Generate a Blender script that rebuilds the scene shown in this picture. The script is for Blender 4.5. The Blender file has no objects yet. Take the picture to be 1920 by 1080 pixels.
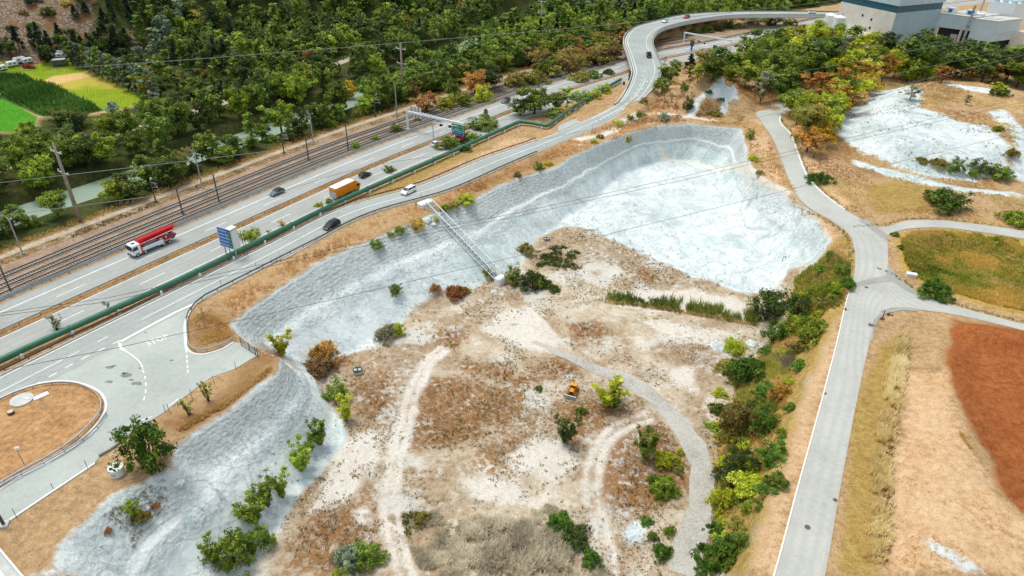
import bpy, bmesh, math, random
import numpy as np
from mathutils import Vector, Matrix
from mathutils.geometry import tessellate_polygon
random.seed(7); RNG = np.random.default_rng(11)
scene = bpy.context.scene
COL = scene.collection

# ------------------------------------------------------------------ camera model (also used to survey the site)
F = 1280.0; CAM_H = 80.0
_dn = np.array([-60., 2020., 1280.]); DOWN = _dn/np.linalg.norm(_dn)
FWD = np.array([0, 0, 1.]) - DOWN*DOWN[2]; FWD /= np.linalg.norm(FWD)
RIGHT = np.cross(DOWN, FWD)
if RIGHT[0] < 0: RIGHT = -RIGHT

def ray(px, py):
    r = np.array([px-960., py-540., F])
    return np.array([r.dot(RIGHT), r.dot(FWD), -r.dot(DOWN)])   # world dir; 1 unit of optical axis = F
def G(px, py, z=0.0):
    d = ray(px, py); t = (CAM_H-z)/-d[2]
    return np.array([d[0]*t, d[1]*t])
def proj(x, y, z):
    r = RIGHT*x+FWD*y+DOWN*(CAM_H-z)
    return 960+F*r[0]/r[2], 540+F*r[1]/r[2]
def depth(x, y, z):
    return (RIGHT*x+FWD*y+DOWN*(CAM_H-z))[2]

# ------------------------------------------------------------------ polylines
def catmull(pts, n=8, closed=False):
    P = [np.array(p, float) for p in pts]
    out = []
    N = len(P)
    for i in range(N if closed else N-1):
        p1, p2 = P[i], P[(i+1) % N]
        p0 = P[i-1] if (closed or i > 0) else 2*p1-p2
        p3 = P[(i+2) % N] if (closed or i+2 < N) else 2*p2-p1
        for k in range(n):
            t = k/n
            out.append(.5*((2*p1)+(-p0+p2)*t+(2*p0-5*p1+4*p2-p3)*t*t+(-p0+3*p1-3*p2+p3)*t**3))
    if not closed: out.append(P[-1])
    return np.array(out)
def resample(P, step):
    P = np.asarray(P, float)
    d = np.r_[0, np.cumsum(np.linalg.norm(np.diff(P[:, :2], axis=0), axis=1))]
    n = max(2, int(round(d[-1]/step))+1)
    s = np.linspace(0, d[-1], n)
    return np.stack([np.interp(s, d, P[:, k]) for k in range(P.shape[1])], 1)
def normals2(P):
    P = np.asarray(P, float)[:, :2]
    t = np.gradient(P, axis=0); t /= np.linalg.norm(t, axis=1)[:, None]+1e-9
    return np.stack([-t[:, 1], t[:, 0]], 1)
def offset(P, o):
    Q = np.array(P, float); Q[:, :2] += normals2(P)*np.reshape(o, (-1, 1)); return Q
def dist_poly(X, Y, P, closed=True):
    """distance to polyline; plus inside mask if closed"""
    P = np.asarray(P, float)[:, :2]; n = len(P)
    D = np.full(X.shape, 1e9); ins = np.zeros(X.shape, bool)
    for i in range(n if closed else n-1):
        a, b = P[i], P[(i+1) % n]; e = b-a; L = e.dot(e)+1e-12
        t = np.clip(((X-a[0])*e[0]+(Y-a[1])*e[1])/L, 0, 1)
        D = np.minimum(D, (X-a[0]-t*e[0])**2+(Y-a[1]-t*e[1])**2)
        if closed:
            c = ((a[1] > Y) != (b[1] > Y))
            with np.errstate(divide='ignore', invalid='ignore'):
                ins ^= c & (X < (b[0]-a[0])*(Y-a[1])/(b[1]-a[1]+1e-15)+a[0])
    return np.sqrt(D), ins
def sdf(X, Y, P, clampd=20.0, pad=22.0):
    """signed distance (+inside), clamped; evaluated only near the polygon"""
    P = np.asarray(P, float)[:, :2]
    R = np.full(X.shape, -clampd)
    m = (X > P[:, 0].min()-pad) & (X < P[:, 0].max()+pad) & (Y > P[:, 1].min()-pad) & (Y < P[:, 1].max()+pad)
    if m.any():
        d, ins = dist_poly(X[m], Y[m], P)
        R[m] = np.clip(np.where(ins, d, -d), -clampd, clampd)
    return R
def near_line(X, Y, P, pad):
    """distance to an open line, nearest parameter index value interpolated for column 2 (z) if present"""
    P = np.asarray(P, float)
    D = np.full(X.shape, 1e9); Z = np.zeros(X.shape)
    m = (X > P[:, 0].min()-pad) & (X < P[:, 0].max()+pad) & (Y > P[:, 1].min()-pad) & (Y < P[:, 1].max()+pad)
    if not m.any(): return D, Z
    x, y = X[m], Y[m]; d = np.full(x.shape, 1e18); z = np.zeros(x.shape)
    for i in range(len(P)-1):
        a, b = P[i], P[i+1]; e = b[:2]-a[:2]; L = e.dot(e)+1e-12
        t = np.clip(((x-a[0])*e[0]+(y-a[1])*e[1])/L, 0, 1)
        q = (x-a[0]-t*e[0])**2+(y-a[1]-t*e[1])**2
        k = q < d; d[k] = q[k]
        if P.shape[1] > 2: z[k] = (a[2]+t*(b[2]-a[2]))[k]
    D[m] = np.sqrt(d); Z[m] = z
    return D, Z
def sstep(x): x = np.clip(x, 0, 1); return x*x*(3-2*x)
def vnoise(X, Y, scale, seed=0):
    """smooth value noise 0..1"""
    X = np.asarray(X, float)/scale+1000; Y = np.asarray(Y, float)/scale+1000
    xi = np.floor(X).astype(np.int64); yi = np.floor(Y).astype(np.int64); fx = X-xi; fy = Y-yi
    fx = fx*fx*(3-2*fx); fy = fy*fy*(3-2*fy)
    def h(a, b):
        v = (a*374761393+b*668265263+seed*974711) & 0x7fffffff
        v = ((v ^ (v >> 13))*1274126177) & 0x7fffffff
        return ((v ^ (v >> 16)) & 0xffff)/65535.0
    return (h(xi, yi)*(1-fx)+h(xi+1, yi)*fx)*(1-fy)+(h(xi, yi+1)*(1-fx)+h(xi+1, yi+1)*fx)*fy
def fbm(X, Y, scale, seed=0, oct=4):
    s = 0; a = .5
    for k in range(oct): s = s+a*vnoise(X, Y, scale/2**k, seed+k); a *= .5
    return s/(1-.5**oct)
def PX(pts, z=0.0): return np.array([G(a, b, z) for a, b in pts])

# ------------------------------------------------------------------ road lines (world)
M0 = G(407, 440); U = np.array([.523, .852]); U /= np.linalg.norm(U); NV = np.array([-U[1], U[0]])
def ST(s, t): return M0+U*s+NV*t
_m = [ST(-190, 0), ST(-120, 0), ST(-60, 0), ST(0, -.1), ST(55, -.5)]+[G(*p) for p in [(858, 247), (923, 221.5), (1070, 167), (1177, 134.5), (1238, 111), (1382, 82.5)]]
_m += [np.array([188., 436.]), np.array([262., 492.]), np.array([345., 545.])]
MOT = resample(catmull(_m, 10), 4.0)
_n = normals2(MOT)
for _ in range(6): MOT[1:-1] = .25*MOT[:-2]+.5*MOT[1:-1]+.25*MOT[2:]
def mot_t(X, Y):
    """signed offset to the motorway centre line, + = north"""
    X = np.atleast_1d(np.asarray(X, float)); Y = np.atleast_1d(np.asarray(Y, float))
    best = np.full(X.shape, 1e18); T = np.zeros(X.shape); S = np.zeros(X.shape)
    for i in range(len(MOT)-1):
        a, b = MOT[i], MOT[i+1]; e = b-a; L = e.dot(e)
        t = np.clip(((X-a[0])*e[0]+(Y-a[1])*e[1])/L, 0, 1)
        q = (X-a[0]-t*e[0])**2+(Y-a[1]-t*e[1])**2; k = q < best
        best[k] = q[k]; sg = np.sign(e[0]*(Y-a[1])-e[1]*(X-a[0])); T[k] = (sg*np.sqrt(q))[k]; S[k] = (i+t)[k]*4.0
    return T, S
# slip road: pairs (north edge px, south edge px, height)
_sl = [(ST(-190, -13.6), ST(-190, -22), 0), (ST(-120, -13.6), ST(-120, -22), 0), (ST(-60, -13.7), ST(-60, -22), 0), (ST(0, -14.0), ST(0, -21.8), 0), (ST(28, -14.2), ST(28, -21.8), 0)]
for a, b, z in [((787, 348), (840, 357), 0), ((905, 299), (945, 311), 0), ((1000, 266), (1030, 275), 0.05), ((1075, 236), (1118, 237.5), .4), ((1119, 216), (1155, 218), .9), ((1147, 201), (1185, 200), 1.6),
                ((1163, 189), (1207, 182), 2.6), ((1179, 163), (1223, 165), 3.8), ((1187, 138), (1236, 141), 5.2), ((1184, 120), (1238, 123), 6.2), ((1177, 97), (1229, 101), 6.8), ((1171, 80), (1222, 82), 7),
                ((1174, 67), (1225, 67), 7), ((1190, 52), (1239, 55), 7), ((1230, 40), (1262, 47.5), 7), ((1276, 29.5), (1299, 39.5), 7), ((1338, 24), (1362, 31), 7), ((1430, 22.3), (1440, 28.8), 7), ((1526, 23), (1530, 29), 7), ((1640, 25), (1640, 31.2), 7)]:
    _sl.append((G(*a, z), G(*b, z), z))
_L = np.array([[*a, z] for a, b, z in _sl]); _R = np.array([[*b, z] for a, b, z in _sl])
SLN = catmull(_L, 10); SLS = catmull(_R, 10); SLC = (SLN+SLS)/2; SLW = np.linalg.norm(SLN[:, :2]-SLS[:, :2], axis=1)/2

# concrete road on the right
CR_L = [(1380, 1300), (1453, 1080), (1496, 920), (1540, 760), (1571, 640), (1585, 578), (1598, 530), (1603, 500), (1602, 470), (1592, 440), (1560, 415), (1510, 385), (1485, 350), (1465, 300), (1450, 262), (1430, 232), (1418, 215), (1423, 203), (1450, 197), (1478, 192), (1520, 186)]
CR_R = [(1500, 1300), (1547, 1080), (1575, 920), (1603, 770), (1622, 680), (1636, 625), (1652, 588), (1664, 530), (1665, 490), (1664, 455), (1655, 432), (1610, 408), (1570, 385), (1530, 352), (1507, 320), (1494, 285), (1480, 250), (1463, 232), (1462, 219), (1474, 210), (1520, 203)]
CRL = catmull(PX(CR_L), 6); CRR = catmull(PX(CR_R), 6)
# branch roads: to the right at the junction
BR1_L = [(1600, 428), (1665, 424), (1700, 414), (1760, 413), (1830, 420), (1920, 433), (2060, 455)]
BR1_R = [(1640, 470), (1668, 440), (1706, 429), (1765, 427), (1830, 434), (1920, 448), (2060, 470)]
BR2_L = [(1640, 505), (1668, 515), (1700, 538), (1750, 560), (1800, 576), (1920, 608), (2060, 640)]
BR2_R = [(1600, 560), (1645, 583), (1680, 577), (1740, 583), (1800, 592), (1920, 620), (2060, 655)]
B1L, B1R, B2L, B2R = [catmull(PX(p), 6) for p in (BR1_L, BR1_R, BR2_L, BR2_R)]
YARD = PX([(-420, 1010), (-160, 838), (40, 712), (140, 668), (262, 612), (330, 583), (372, 566), (357, 582), (350, 602), (349, 640), (353, 656), (366, 664), (386, 664), (416, 655), (438, 642), (462, 644), (486, 664),
           (440, 692), (395, 708), (345, 745), (305, 775), (246, 812), (190, 852), (178, 868), (130, 900), (70, 940), (0, 987), (-80, 1040), (-250, 1160), (-420, 1180)])
ISLE = catmull(PX([(-330, 1000), (-120, 810), (0, 748), (60, 724), (100, 716), (135, 717), (165, 724), (188, 737), (199, 757), (194, 780), (172, 808), (138, 838), (90, 868), (30, 900), (-40, 945), (-200, 1060)]), 6, True)
PIPE = [(-95, 722), (60, 650), (353, 519), (640, 377), (800, 307), (900, 262), (974, 229), (1000, 232), (1026, 237.5), (1060, 212), (1100, 186), (1140, 163), (1164, 150)]

# ------------------------------------------------------------------ pit
RIM = PX([(60, 1200), (100, 1080), (125, 1010), (180, 955), (258, 905), (318, 880), (322, 840), (345, 822), (430, 768), (500, 715), (522, 692), (522, 668), (480, 655), (446, 628), (434, 604), (470, 575), (520, 540), (602, 487), (690, 450), (760, 420), (800, 402), (868, 382), (930, 350), (985, 327), (1045, 314), (1062, 298), (1090, 283), (1130, 268), (1180, 248),
          (1230, 235), (1300, 232), (1390, 240), (1398, 275), (1410, 318), (1440, 342), (1490, 365), (1525, 395), (1556, 440), (1565, 500), (1562, 560), (1545, 640), (1510, 740), (1480, 800), (1450, 900), (1425, 990), (1400, 1080), (1360, 1260), (900, 1500), (200, 1500)])
FLOOR_Z = -12.0
TOE = PX([(400, 1180), (440, 1060), (500, 980), (575, 880), (618, 820), (625, 770), (604, 722), (590, 690), (640, 668), (720, 620), (800, 575), (880, 545), (935, 520), (985, 487), (1012, 445), (1062, 408), (1120, 372), (1150, 335), (1210, 307), (1290, 297), (1345, 315), (1362, 370), (1390, 425), (1435, 465), (1455, 495),
          (1480, 530), (1440, 570), (1440, 620), (1400, 690), (1370, 760), (1345, 830), (1345, 900), (1330, 980), (1300, 1080), (1280, 1200), (900, 1400), (420, 1400)], FLOOR_Z)
MOUND = PX([(1580, 235), (1600, 190), (1660, 165), (1740, 158), (1850, 170), (1990, 200), (2000, 330), (1900, 345), (1780, 342), (1680, 318), (1612, 300)])
REDHI = PX([(1700, 640), (1690, 760), (1670, 900), (1650, 1060), (1660, 1250), (2300, 1250), (2300, 640), (1920, 615), (1790, 597)])
REDPIT = PX([(1790, 608), (1920, 622), (2200, 660), (2200, 1000), (1920, 965), (1880, 930), (1850, 860), (1815, 800), (1790, 740), (1772, 672)], 2.5)
CONE_C = G(1345, 195); KNOB_C = G(1270, 185)
RIVER = catmull(np.array([ST(-150, 60), ST(-80, 57), ST(-30, 54.5), ST(10, 53), ST(50, 53), ST(100, 54), ST(150, 60), ST(210, 72), ST(290, 90)]), 8)
EMB = SLC.copy()

_rc = np.r_[RIM, RIM[:1]]; RIMU = np.c_[_rc, np.r_[0, np.cumsum(np.linalg.norm(np.diff(_rc, axis=0), axis=1))]]
def heights(X, Y):
    X = np.asarray(X, float); Y = np.asarray(Y, float)
    h = (fbm(X, Y, 9, 3, 3)-.5)*.35
    T, S = mot_t(X.ravel(), Y.ravel()); T = T.reshape(X.shape)
    # pit
    dr, ri = dist_poly(X, Y, RIM); dt, ti = dist_poly(X, Y, TOE)
    k = np.where(ri, dr/(dr+np.where(ti, 0, dt)+1e-6), 0.0)
    bench = .06*np.exp(-((k-.42)/.05)**2)
    kk = np.clip(k+(fbm(X, Y, 7, 9, 3)-.5)*.10*(k > 0)*(k < 1)*4*k*(1-k)+bench*0, 0, 1)
    prof = np.where(kk < .36, kk/.36*.44, np.where(kk < .44, .44+(kk-.36)/.08*.02, .46+(kk-.44)/.56*.54))
    prof = np.where(ti & ri, 1.0, prof)
    _, ru = near_line(X, Y, RIMU, 60); rill = (vnoise(ru, k*3, 1.7, 61)-.5)*.5+(vnoise(ru, k*2, 5.0, 62)-.5)*1.1
    fl = FLOOR_Z*prof+np.where(ri & ~ti, rill*4*k*(1-k), 0)
    # white heaps on the pit floor's far end
    up = sdf(X, Y, UPPER, 14, 16)
    fl = fl+sstep(up/10)*((fbm(X, Y, 22, 21, 4)-.42)*6.5-1.0+(1-2*np.abs(fbm(X, Y, 7, 23, 3)-.5)*2)*.5-.3+(fbm(X, Y, 2.2, 24, 2)-.5)*.2)*prof
    fl = fl+(fbm(X, Y, 14, 5, 4)-.5)*1.1*prof
    h = np.where(ri, fl, h)
    for c, r, a in HEAPS:
        d = np.hypot(X-c[0], Y-c[1]); h = h+a*np.clip(1-d/r, 0, 1)**1.3*(1+.25*(fbm(X, Y, 3, 4, 3)-.5))
    # mounds
    h = h+6.0*sstep(sdf(X, Y, MOUND, 20, 22)/16)*(.75+.5*fbm(X, Y, 18, 31, 4))
    h = h+2.5*sstep((sdf(X, Y, REDHI, 14, 15)+1)/9)-2.0*sstep((sdf(X, Y, REDPIT, 14, 15)+2)/8)
    d = np.hypot(X-CONE_C[0], Y-CONE_C[1]); h = h+10.5*np.clip(1-d/15.5, 0, 1)*(1+.9*(fbm(X, Y, 4, 8, 4)-.5))
    d = np.hypot(X-KNOB_C[0], (Y-KNOB_C[1])); h = h+4.5*sstep(1-d/22)*(.7+.6*fbm(X, Y, 9, 14, 3))
    gd, gi = dist_poly(X, Y, GROVE); h = h+np.where(gi, 4.5*sstep(gd/18)*(.6+.8*fbm(X, Y, 15, 44, 3)), 0)
    # ramp embankment
    D, Z = near_line(X, Y, EMB[40:], 40)
    W = 5.2
    e = np.clip(Z-.35-np.maximum(D-W, 0)/1.7, 0, None)
    gap = sstep((np.abs(T)-13.0)/2.0)
    far = 1-sstep((X-128)/12.0)
    e = e*gap*far; h = np.where((D < 40) & (e > 0), np.maximum(h*sstep((D-W)/4), e), h)
    # river
    D, Z = near_line(X, Y, RIVER, 40)
    h = h-4.0*sstep((10.5-D)/4.5)
    # flat strips under the motorway, railway and roads
    fm = sstep((1.2-np.maximum(T-30.5, -23.0-T))/2.5)*(D > 0)
    fm = np.where((T > -12.5) & (T < 30.5), 1, sstep((4-np.maximum(T-30.5, -12.5-T))/4))
    h = h*(1-fm)+(-.06)*fm
    for ln, w in FLATS:
        D, Z = near_line(X, Y, ln, w+6)
        f = sstep((w+3.5-D)/3.0); h = h*(1-f)+(-.06+Z if ln.shape[1] > 2 else -.06)*f
    f = sstep((sdf(X, Y, YARD, 6, 8)+2.0)/2.0); h = h*(1-f)-.06*f
    # hillside behind the valley floor
    q = (X*-.60+Y*.80)-HILL0
    h = h+np.clip(q, 0, None)*.42*sstep(q/40)+sstep(q/60)*(fbm(X, Y, 45, 77, 4)-.5)*16
    q2 = Y-640-X*.1
    h = h+np.clip(q2, 0, 400)*.25
    return h
UPPER = PX([(1085, 425), (1130, 385), (1160, 345), (1215, 315), (1300, 305), (1370, 310), (1400, 350), (1440, 395), (1505, 450), (1500, 490), (1450, 535), (1400, 553), (1330, 530), (1290, 518), (1180, 462)], FLOOR_Z)
HEAPS = [(G(1187, 1005, -11), 3.4, 1.3), (G(1280, 345, -12), 16, 4.0), (G(1180, 395, -12), 14, 3.0), (G(1350, 420, -12), 18, 2.4)]
GROVE = PX([(1430, 190), (1400, 130), (1430, 80), (1520, 70), (1600, 110), (1580, 160), (1520, 170), (1470, 180)])
FLATS = [(SLC[:108], 5.5), ((CRL[:-18]+CRR[:-18])/2, 3.6), ((B1L+B1R)/2, 2.6), ((B2L+B2R)/2, 2.8)]
HILL0 = 335.0

# ------------------------------------------------------------------ terrain grid
def axis(lo, hi, step, ext, g):
    a = list(np.arange(lo, hi+1e-6, step)); s = step; v = hi
    while v < ext: s = min(s*g, 260); v += s; a.append(v)
    s = step; v = lo; b = []
    while v > -ext: s = min(s*g, 260); v -= s; b.append(v)
    return np.array(b[::-1]+a)
GX = axis(-112, 126, .6, 3200, 1.06); GY = axis(48, 285, .6, 3200, 1.06)
GY = GY[GY > -250]
XX, YY = np.meshgrid(GX, GY)
HH = heights(XX, YY)
def hz(x, y):
    x = np.asarray(x, float); y = np.asarray(y, float)
    i = np.clip(np.searchsorted(GX, x)-1, 0, len(GX)-2); j = np.clip(np.searchsorted(GY, y)-1, 0, len(GY)-2)
    fx = np.clip((x-GX[i])/(GX[i+1]-GX[i]), 0, 1); fy = np.clip((y-GY[j])/(GY[j+1]-GY[j]), 0, 1)
    return (HH[j, i]*(1-fx)+HH[j, i+1]*fx)*(1-fy)+(HH[j+1, i]*(1-fx)+HH[j+1, i+1]*fx)*fy
def hit(px, py):
    """where the sight line of a survey point meets the ground"""
    d = ray(px, py)
    t0 = (CAM_H-62)/-d[2]; t1 = (CAM_H+17)/-d[2]
    t = np.linspace(t0, t1, 900)
    z = CAM_H+d[2]*t; g = hz(d[0]*t, d[1]*t)
    k = np.argmax(z < g)
    if k == 0: k = 899
    a, b = t[k-1], t[k]
    for _ in range(18):
        m = .5*(a+b)
        if CAM_H+d[2]*m < hz(d[0]*m, d[1]*m): b = m
        else: a = m
    return np.array([d[0]*b, d[1]*b, CAM_H+d[2]*b])
def HP(pts): return np.array([hit(a, b)[:2] for a, b in pts])
# ------------------------------------------------------------------ materials
def lin(c):
    c = np.array(c, float)/255; return tuple(np.where(c <= .04045, c/12.92, ((c+.055)/1.055)**2.4))
def rgba(c): return (*lin(c), 1.0)
class NT:
    def __init__(s, name):
        s.m = bpy.data.materials.new(name); s.m.use_nodes = True; s.t = s.m.node_tree; s.n = s.t.nodes; s.L = s.t.links
        s.b = s.n['Principled BSDF']; s.out = s.n['Material Output']; s._co = None
    def new(s, ty, **kw):
        n = s.n.new(ty)
        for k, v in kw.items(): setattr(n, k, v)
        return n
    def put(s, sock, v):
        if isinstance(v, bpy.types.NodeSocket): s.L.new(v, sock)
        elif isinstance(v, (tuple, list)) and len(v) == 3 and sock.type == 'RGBA': sock.default_value = (*v, 1)
        else: sock.default_value = v
    def co(s):
        if s._co is None: s._co = s.new('ShaderNodeTexCoord').outputs['Object']
        return s._co
    def noise(s, scale, detail=4, rough=.55, vec=None, dist=0):
        n = s.new('ShaderNodeTexNoise'); n.inputs['Scale'].default_value = scale; n.inputs['Detail'].default_value = detail
        n.inputs['Roughness'].default_value = rough; n.inputs['Distortion'].default_value = dist; s.L.new(vec or s.co(), n.inputs['Vector']); return n.outputs['Fac']
    def vor(s, scale, vec=None, out='Distance', rnd=1):
        n = s.new('ShaderNodeTexVoronoi'); n.inputs['Scale'].default_value = scale; n.inputs['Randomness'].default_value = rnd; s.L.new(vec or s.co(), n.inputs['Vector']); return n.outputs[out]
    def math(s, op, a, b=0.0, c=None):
        n = s.new('ShaderNodeMath', operation=op); s.put(n.inputs[0], a); s.put(n.inputs[1], b)
        if c is not None: s.put(n.inputs[2], c)
        return n.outputs[0]
    def ss(s, x, lo, hi):
        n = s.new('ShaderNodeMapRange', interpolation_type='SMOOTHSTEP'); s.put(n.inputs[0], x); n.inputs[1].default_value = lo; n.inputs[2].default_value = hi
        return n.outputs[0]
    def mix(s, f, a, b, mode='MIX'):
        n = s.new('ShaderNodeMix', data_type='RGBA', blend_type=mode); s.put(n.inputs[0], f); s.put(n.inputs[6], a); s.put(n.inputs[7], b); return n.outputs[2]
    def ramp(s, f, stops):
        n = s.new('ShaderNodeValToRGB'); e = n.color_ramp.elements
        while len(e) < len(stops): e.new(.5)
        for k, (p, c) in enumerate(stops): e[k].position = p; e[k].color = rgba(c)
        s.put(n.inputs[0], f); return n.outputs[0]
    def attr(s, name, out='Fac'):
        n = s.new('ShaderNodeAttribute', attribute_name=name); return n.outputs[out]
    def scaled(s, v):
        n = s.new('ShaderNodeMapping'); n.inputs['Scale'].default_value = v; s.L.new(s.co(), n.inputs['Vector']); return n.outputs[0]
    def bump(s, h, strength=.5, dist=.1):
        n = s.new('ShaderNodeBump'); n.inputs['Strength'].default_value = strength; n.inputs['Distance'].default_value = dist; s.put(n.inputs['Height'], h)
        s.L.new(n.outputs[0], s.b.inputs['Normal'])
    def fin(s, col, rough=.9, metal=0.0, spec=.3):
        s.put(s.b.inputs['Base Color'], col); s.put(s.b.inputs['Roughness'], rough); s.b.inputs['Metallic'].default_value = metal
        s.b.inputs['Specular IOR Level'].default_value = spec; return s.m
MAT = {}
def simple(name, c, rough=.6, metal=0.0, var=.12, scale=1.5, spec=.35):
    """surface with slight mottling and dirt"""
    if name in MAT: return MAT[name]
    t = NT(name); n = t.noise(scale, 5, .65); d = t.noise(scale*7, 3)
    f = t.math('ADD', t.math('MULTIPLY', n, .7), t.math('MULTIPLY', d, .3))
    hi = tuple(min(255, x*(1+var)) for x in c); lo = tuple(x*(1-var*1.3) for x in c)
    m = t.fin(t.ramp(f, [(.3, lo), (.7, hi)]), rough, metal, spec); MAT[name] = m; return m

def ground_material():
    t = NT('ground_soil'); co = t.co()
    n0 = t.noise(.035, 3); n1 = t.noise(.16, 6, .6); n2 = t.noise(.9, 6, .65); n3 = t.noise(5.5, 4, .7); v1 = t.vor(2.2); v2 = t.vor(.9)
    edge = t.math('ADD', t.math('MULTIPLY', t.math('SUBTRACT', n1, .5), 7.0), t.math('MULTIPLY', t.math('SUBTRACT', n2, .5), 4.0))
    edge = t.math('ADD', edge, t.math('MULTIPLY', t.math('SUBTRACT', n3, .5), 1.6))
    def zone(name, amp=1.0, w=.6, off=0.0):
        a = t.math('ADD', t.attr(name), t.math('MULTIPLY', edge, amp)); return t.ss(a, off-w, off+w)
    def mott(c1, c2, c3, a=.5, b=.3):
        f = t.math('ADD', t.math('MULTIPLY', n2, a), t.math('MULTIPLY', n3, b)); f = t.math('ADD', f, t.math('MULTIPLY', n1, 1-a-b))
        return t.ramp(f, [(.36, c1), (.5, c2), (.64, c3)])
    def specks(col, c, lo=.10, hi=.2, v=v1, mask=None):
        f = t.math('SUBTRACT', 1.0, t.ss(v, lo, hi))
        f = t.math('MULTIPLY', f, t.ss(n2 if mask is None else mask, .42, .6)); return t.mix(f, col, rgba(c))
    col = mott((138, 113, 78), (186, 154, 112), (212, 184, 144)); col = specks(col, (104, 80, 52), .06, .16)
    col = t.mix(zone('forest', .5, 1.5), col, mott((50, 58, 28), (70, 78, 38), (104, 98, 54)))
    scree = mott((86, 72, 56), (126, 106, 84), (164, 148, 128)); scree = t.mix(t.ss(v2, .5, .2), scree, rgba((168, 156, 142))); scree = t.mix(t.ss(n1, .5, .62), scree, rgba((134, 100, 66)))
    col = t.mix(zone('scree', .8, 1.5), col, scree)
    rows = t.new('ShaderNodeTexWave', wave_type='BANDS', bands_direction='X'); mp = t.new('ShaderNodeMapping'); mp.inputs['Rotation'].default_value = (0, 0, math.radians(-28)); t.L.new(co, mp.inputs[0])
    t.L.new(mp.outputs[0], rows.inputs['Vector']); rows.inputs['Scale'].default_value = .28; rows.inputs['Distortion'].default_value = .6
    yg = mott((96, 128, 22), (140, 164, 30), (186, 184, 58)); yg = t.mix(t.math('MULTIPLY', rows.outputs['Fac'], .35), yg, rgba((112, 140, 34)))
    yg = t.mix(t.ss(n0, .5, .62), yg, rgba((190, 176, 76)))
    col = t.mix(zone('hay', .15, .4), col, yg)
    col = t.mix(zone('lawn', .2, .5), col, mott((58, 120, 24), (76, 148, 32), (104, 168, 48)))
    col = t.mix(zone('sand', .35, .8), col, mott((196, 160, 96), (222, 186, 124), (232, 204, 150)))
    col = t.mix(zone('corn', .1, .4), col, mott((40, 72, 30), (60, 98, 40), (80, 120, 50)))
    col = t.mix(zone('tan', .6, 1.2), col, specks(mott((180, 142, 104), (210, 176, 134), (228, 202, 164)), (136, 98, 62), .05, .13))
    col = t.mix(zone('olive', .5, 1.0), col, mott((136, 112, 58), (172, 144, 80), (192, 170, 106)))
    red = mott((126, 72, 34), (162, 94, 48), (188, 124, 74)); sw = t.noise(.5, 5, .6, t.scaled((.35, 1.6, 1)), 1.0); red = t.mix(t.ss(sw, .5, .75), red, rgba((146, 76, 40)))
    fw = t.new('ShaderNodeTexWave', wave_type='BANDS', bands_direction='X'); fm = t.new('ShaderNodeMapping'); fm.inputs['Rotation'].default_value = (0, 0, math.radians(16)); t.L.new(co, fm.inputs[0]); t.L.new(fm.outputs[0], fw.inputs['Vector']); fw.inputs['Scale'].default_value = .22; fw.inputs['Distortion'].default_value = 6.0; fw.inputs['Detail'].default_value = 4; fw.inputs['Detail Scale'].default_value = .6
    red = t.mix(t.math('MULTIPLY', t.ss(fw.outputs['Fac'], .5, 1.0), .06), red, rgba((190, 124, 80))); red = t.mix(t.math('MULTIPLY', t.ss(n2, .58, .7), .5), red, rgba((120, 62, 34)))
    col = t.mix(zone('red', .8, .9), col, red)
    md = mott((132, 122, 52), (184, 156, 80), (214, 176, 108)); col = t.mix(zone('meadow', .5, 1.0), col, md)
    # pit floor: pale gravel with dead scrub
    fl = mott((166, 148, 118), (204, 190, 164), (224, 216, 200), .55, .3); fl = t.mix(t.ss(n1, .5, .68), fl, rgba((226, 220, 204)))
    fl = specks(fl, (108, 86, 58), .10, .24); fl = specks(fl, (120, 96, 66), .05, .12, v2, n1)
    gb = t.noise(.105, 9, .66); por = t.ss(t.math('ADD', t.math('MULTIPLY', n2, .6), t.math('MULTIPLY', n3, .4)), .38, .6); fl = t.mix(t.math('MULTIPLY', t.math('MULTIPLY', t.ss(gb, .44, .56), .85), por), fl, rgba((150, 114, 72)))
    gb2 = t.noise(.07, 9, .68); fl = t.mix(t.math('MULTIPLY', t.ss(gb2, .52, .6), .75), fl, rgba((216, 218, 210))); gb3 = t.noise(.17, 8, .7); fl = t.mix(t.math('MULTIPLY', t.math('MULTIPLY', t.ss(gb3, .57, .64), .6), por), fl, rgba((112, 112, 66)))
    col = t.mix(zone('floor', .25, .8), col, fl)
    col = t.mix(zone('bank', .8, 1.0), col, mott((132, 116, 58), (178, 150, 84), (208, 180, 120)))
    col = t.mix(t.math('MULTIPLY', zone('brownscrub', 1.8, 2.2), t.ss(t.math('ADD', t.math('MULTIPLY', n2, .7), t.math('MULTIPLY', n3, .3)), .42, .58)), col, specks(mott((118, 94, 66), (160, 132, 100), (198, 174, 142)), (92, 72, 50), .1, .25))
    col = t.mix(t.math('MULTIPLY', zone('rust', 2.4, 2.4), t.ss(t.math('ADD', t.math('MULTIPLY', n2, .7), t.math('MULTIPLY', n3, .3)), .36, .54)), col, mott((102, 72, 42), (140, 102, 62), (180, 144, 100)))
    ch = mott((176, 192, 190), (208, 220, 217), (230, 236, 233), .4, .15); ch = t.mix(t.math('MULTIPLY', t.ss(n0, .4, .62), .7), ch, rgba((234, 240, 238)))
    vein = t.noise(.10, 8, .62, None, 2.2); ch = t.mix(t.math('MULTIPLY', t.ss(t.math('ABSOLUTE', t.math('SUBTRACT', vein, .5)), .03, .0), .42), ch, rgba((156, 172, 170)))
    ch = t.mix(t.math('MULTIPLY', t.ss(t.noise(.13, 8, .62, None, 1.2), .50, .64), .55), ch, rgba((176, 194, 194))); ch = t.mix(t.math('MULTIPLY', t.ss(t.math('ABSOLUTE', t.math('SUBTRACT', t.noise(.05, 9, .6, None, 1.0), .5)), .012, .0), .5), ch, rgba((146, 156, 152)))
    ch = specks(ch, (140, 152, 150), .03, .09)
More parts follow.
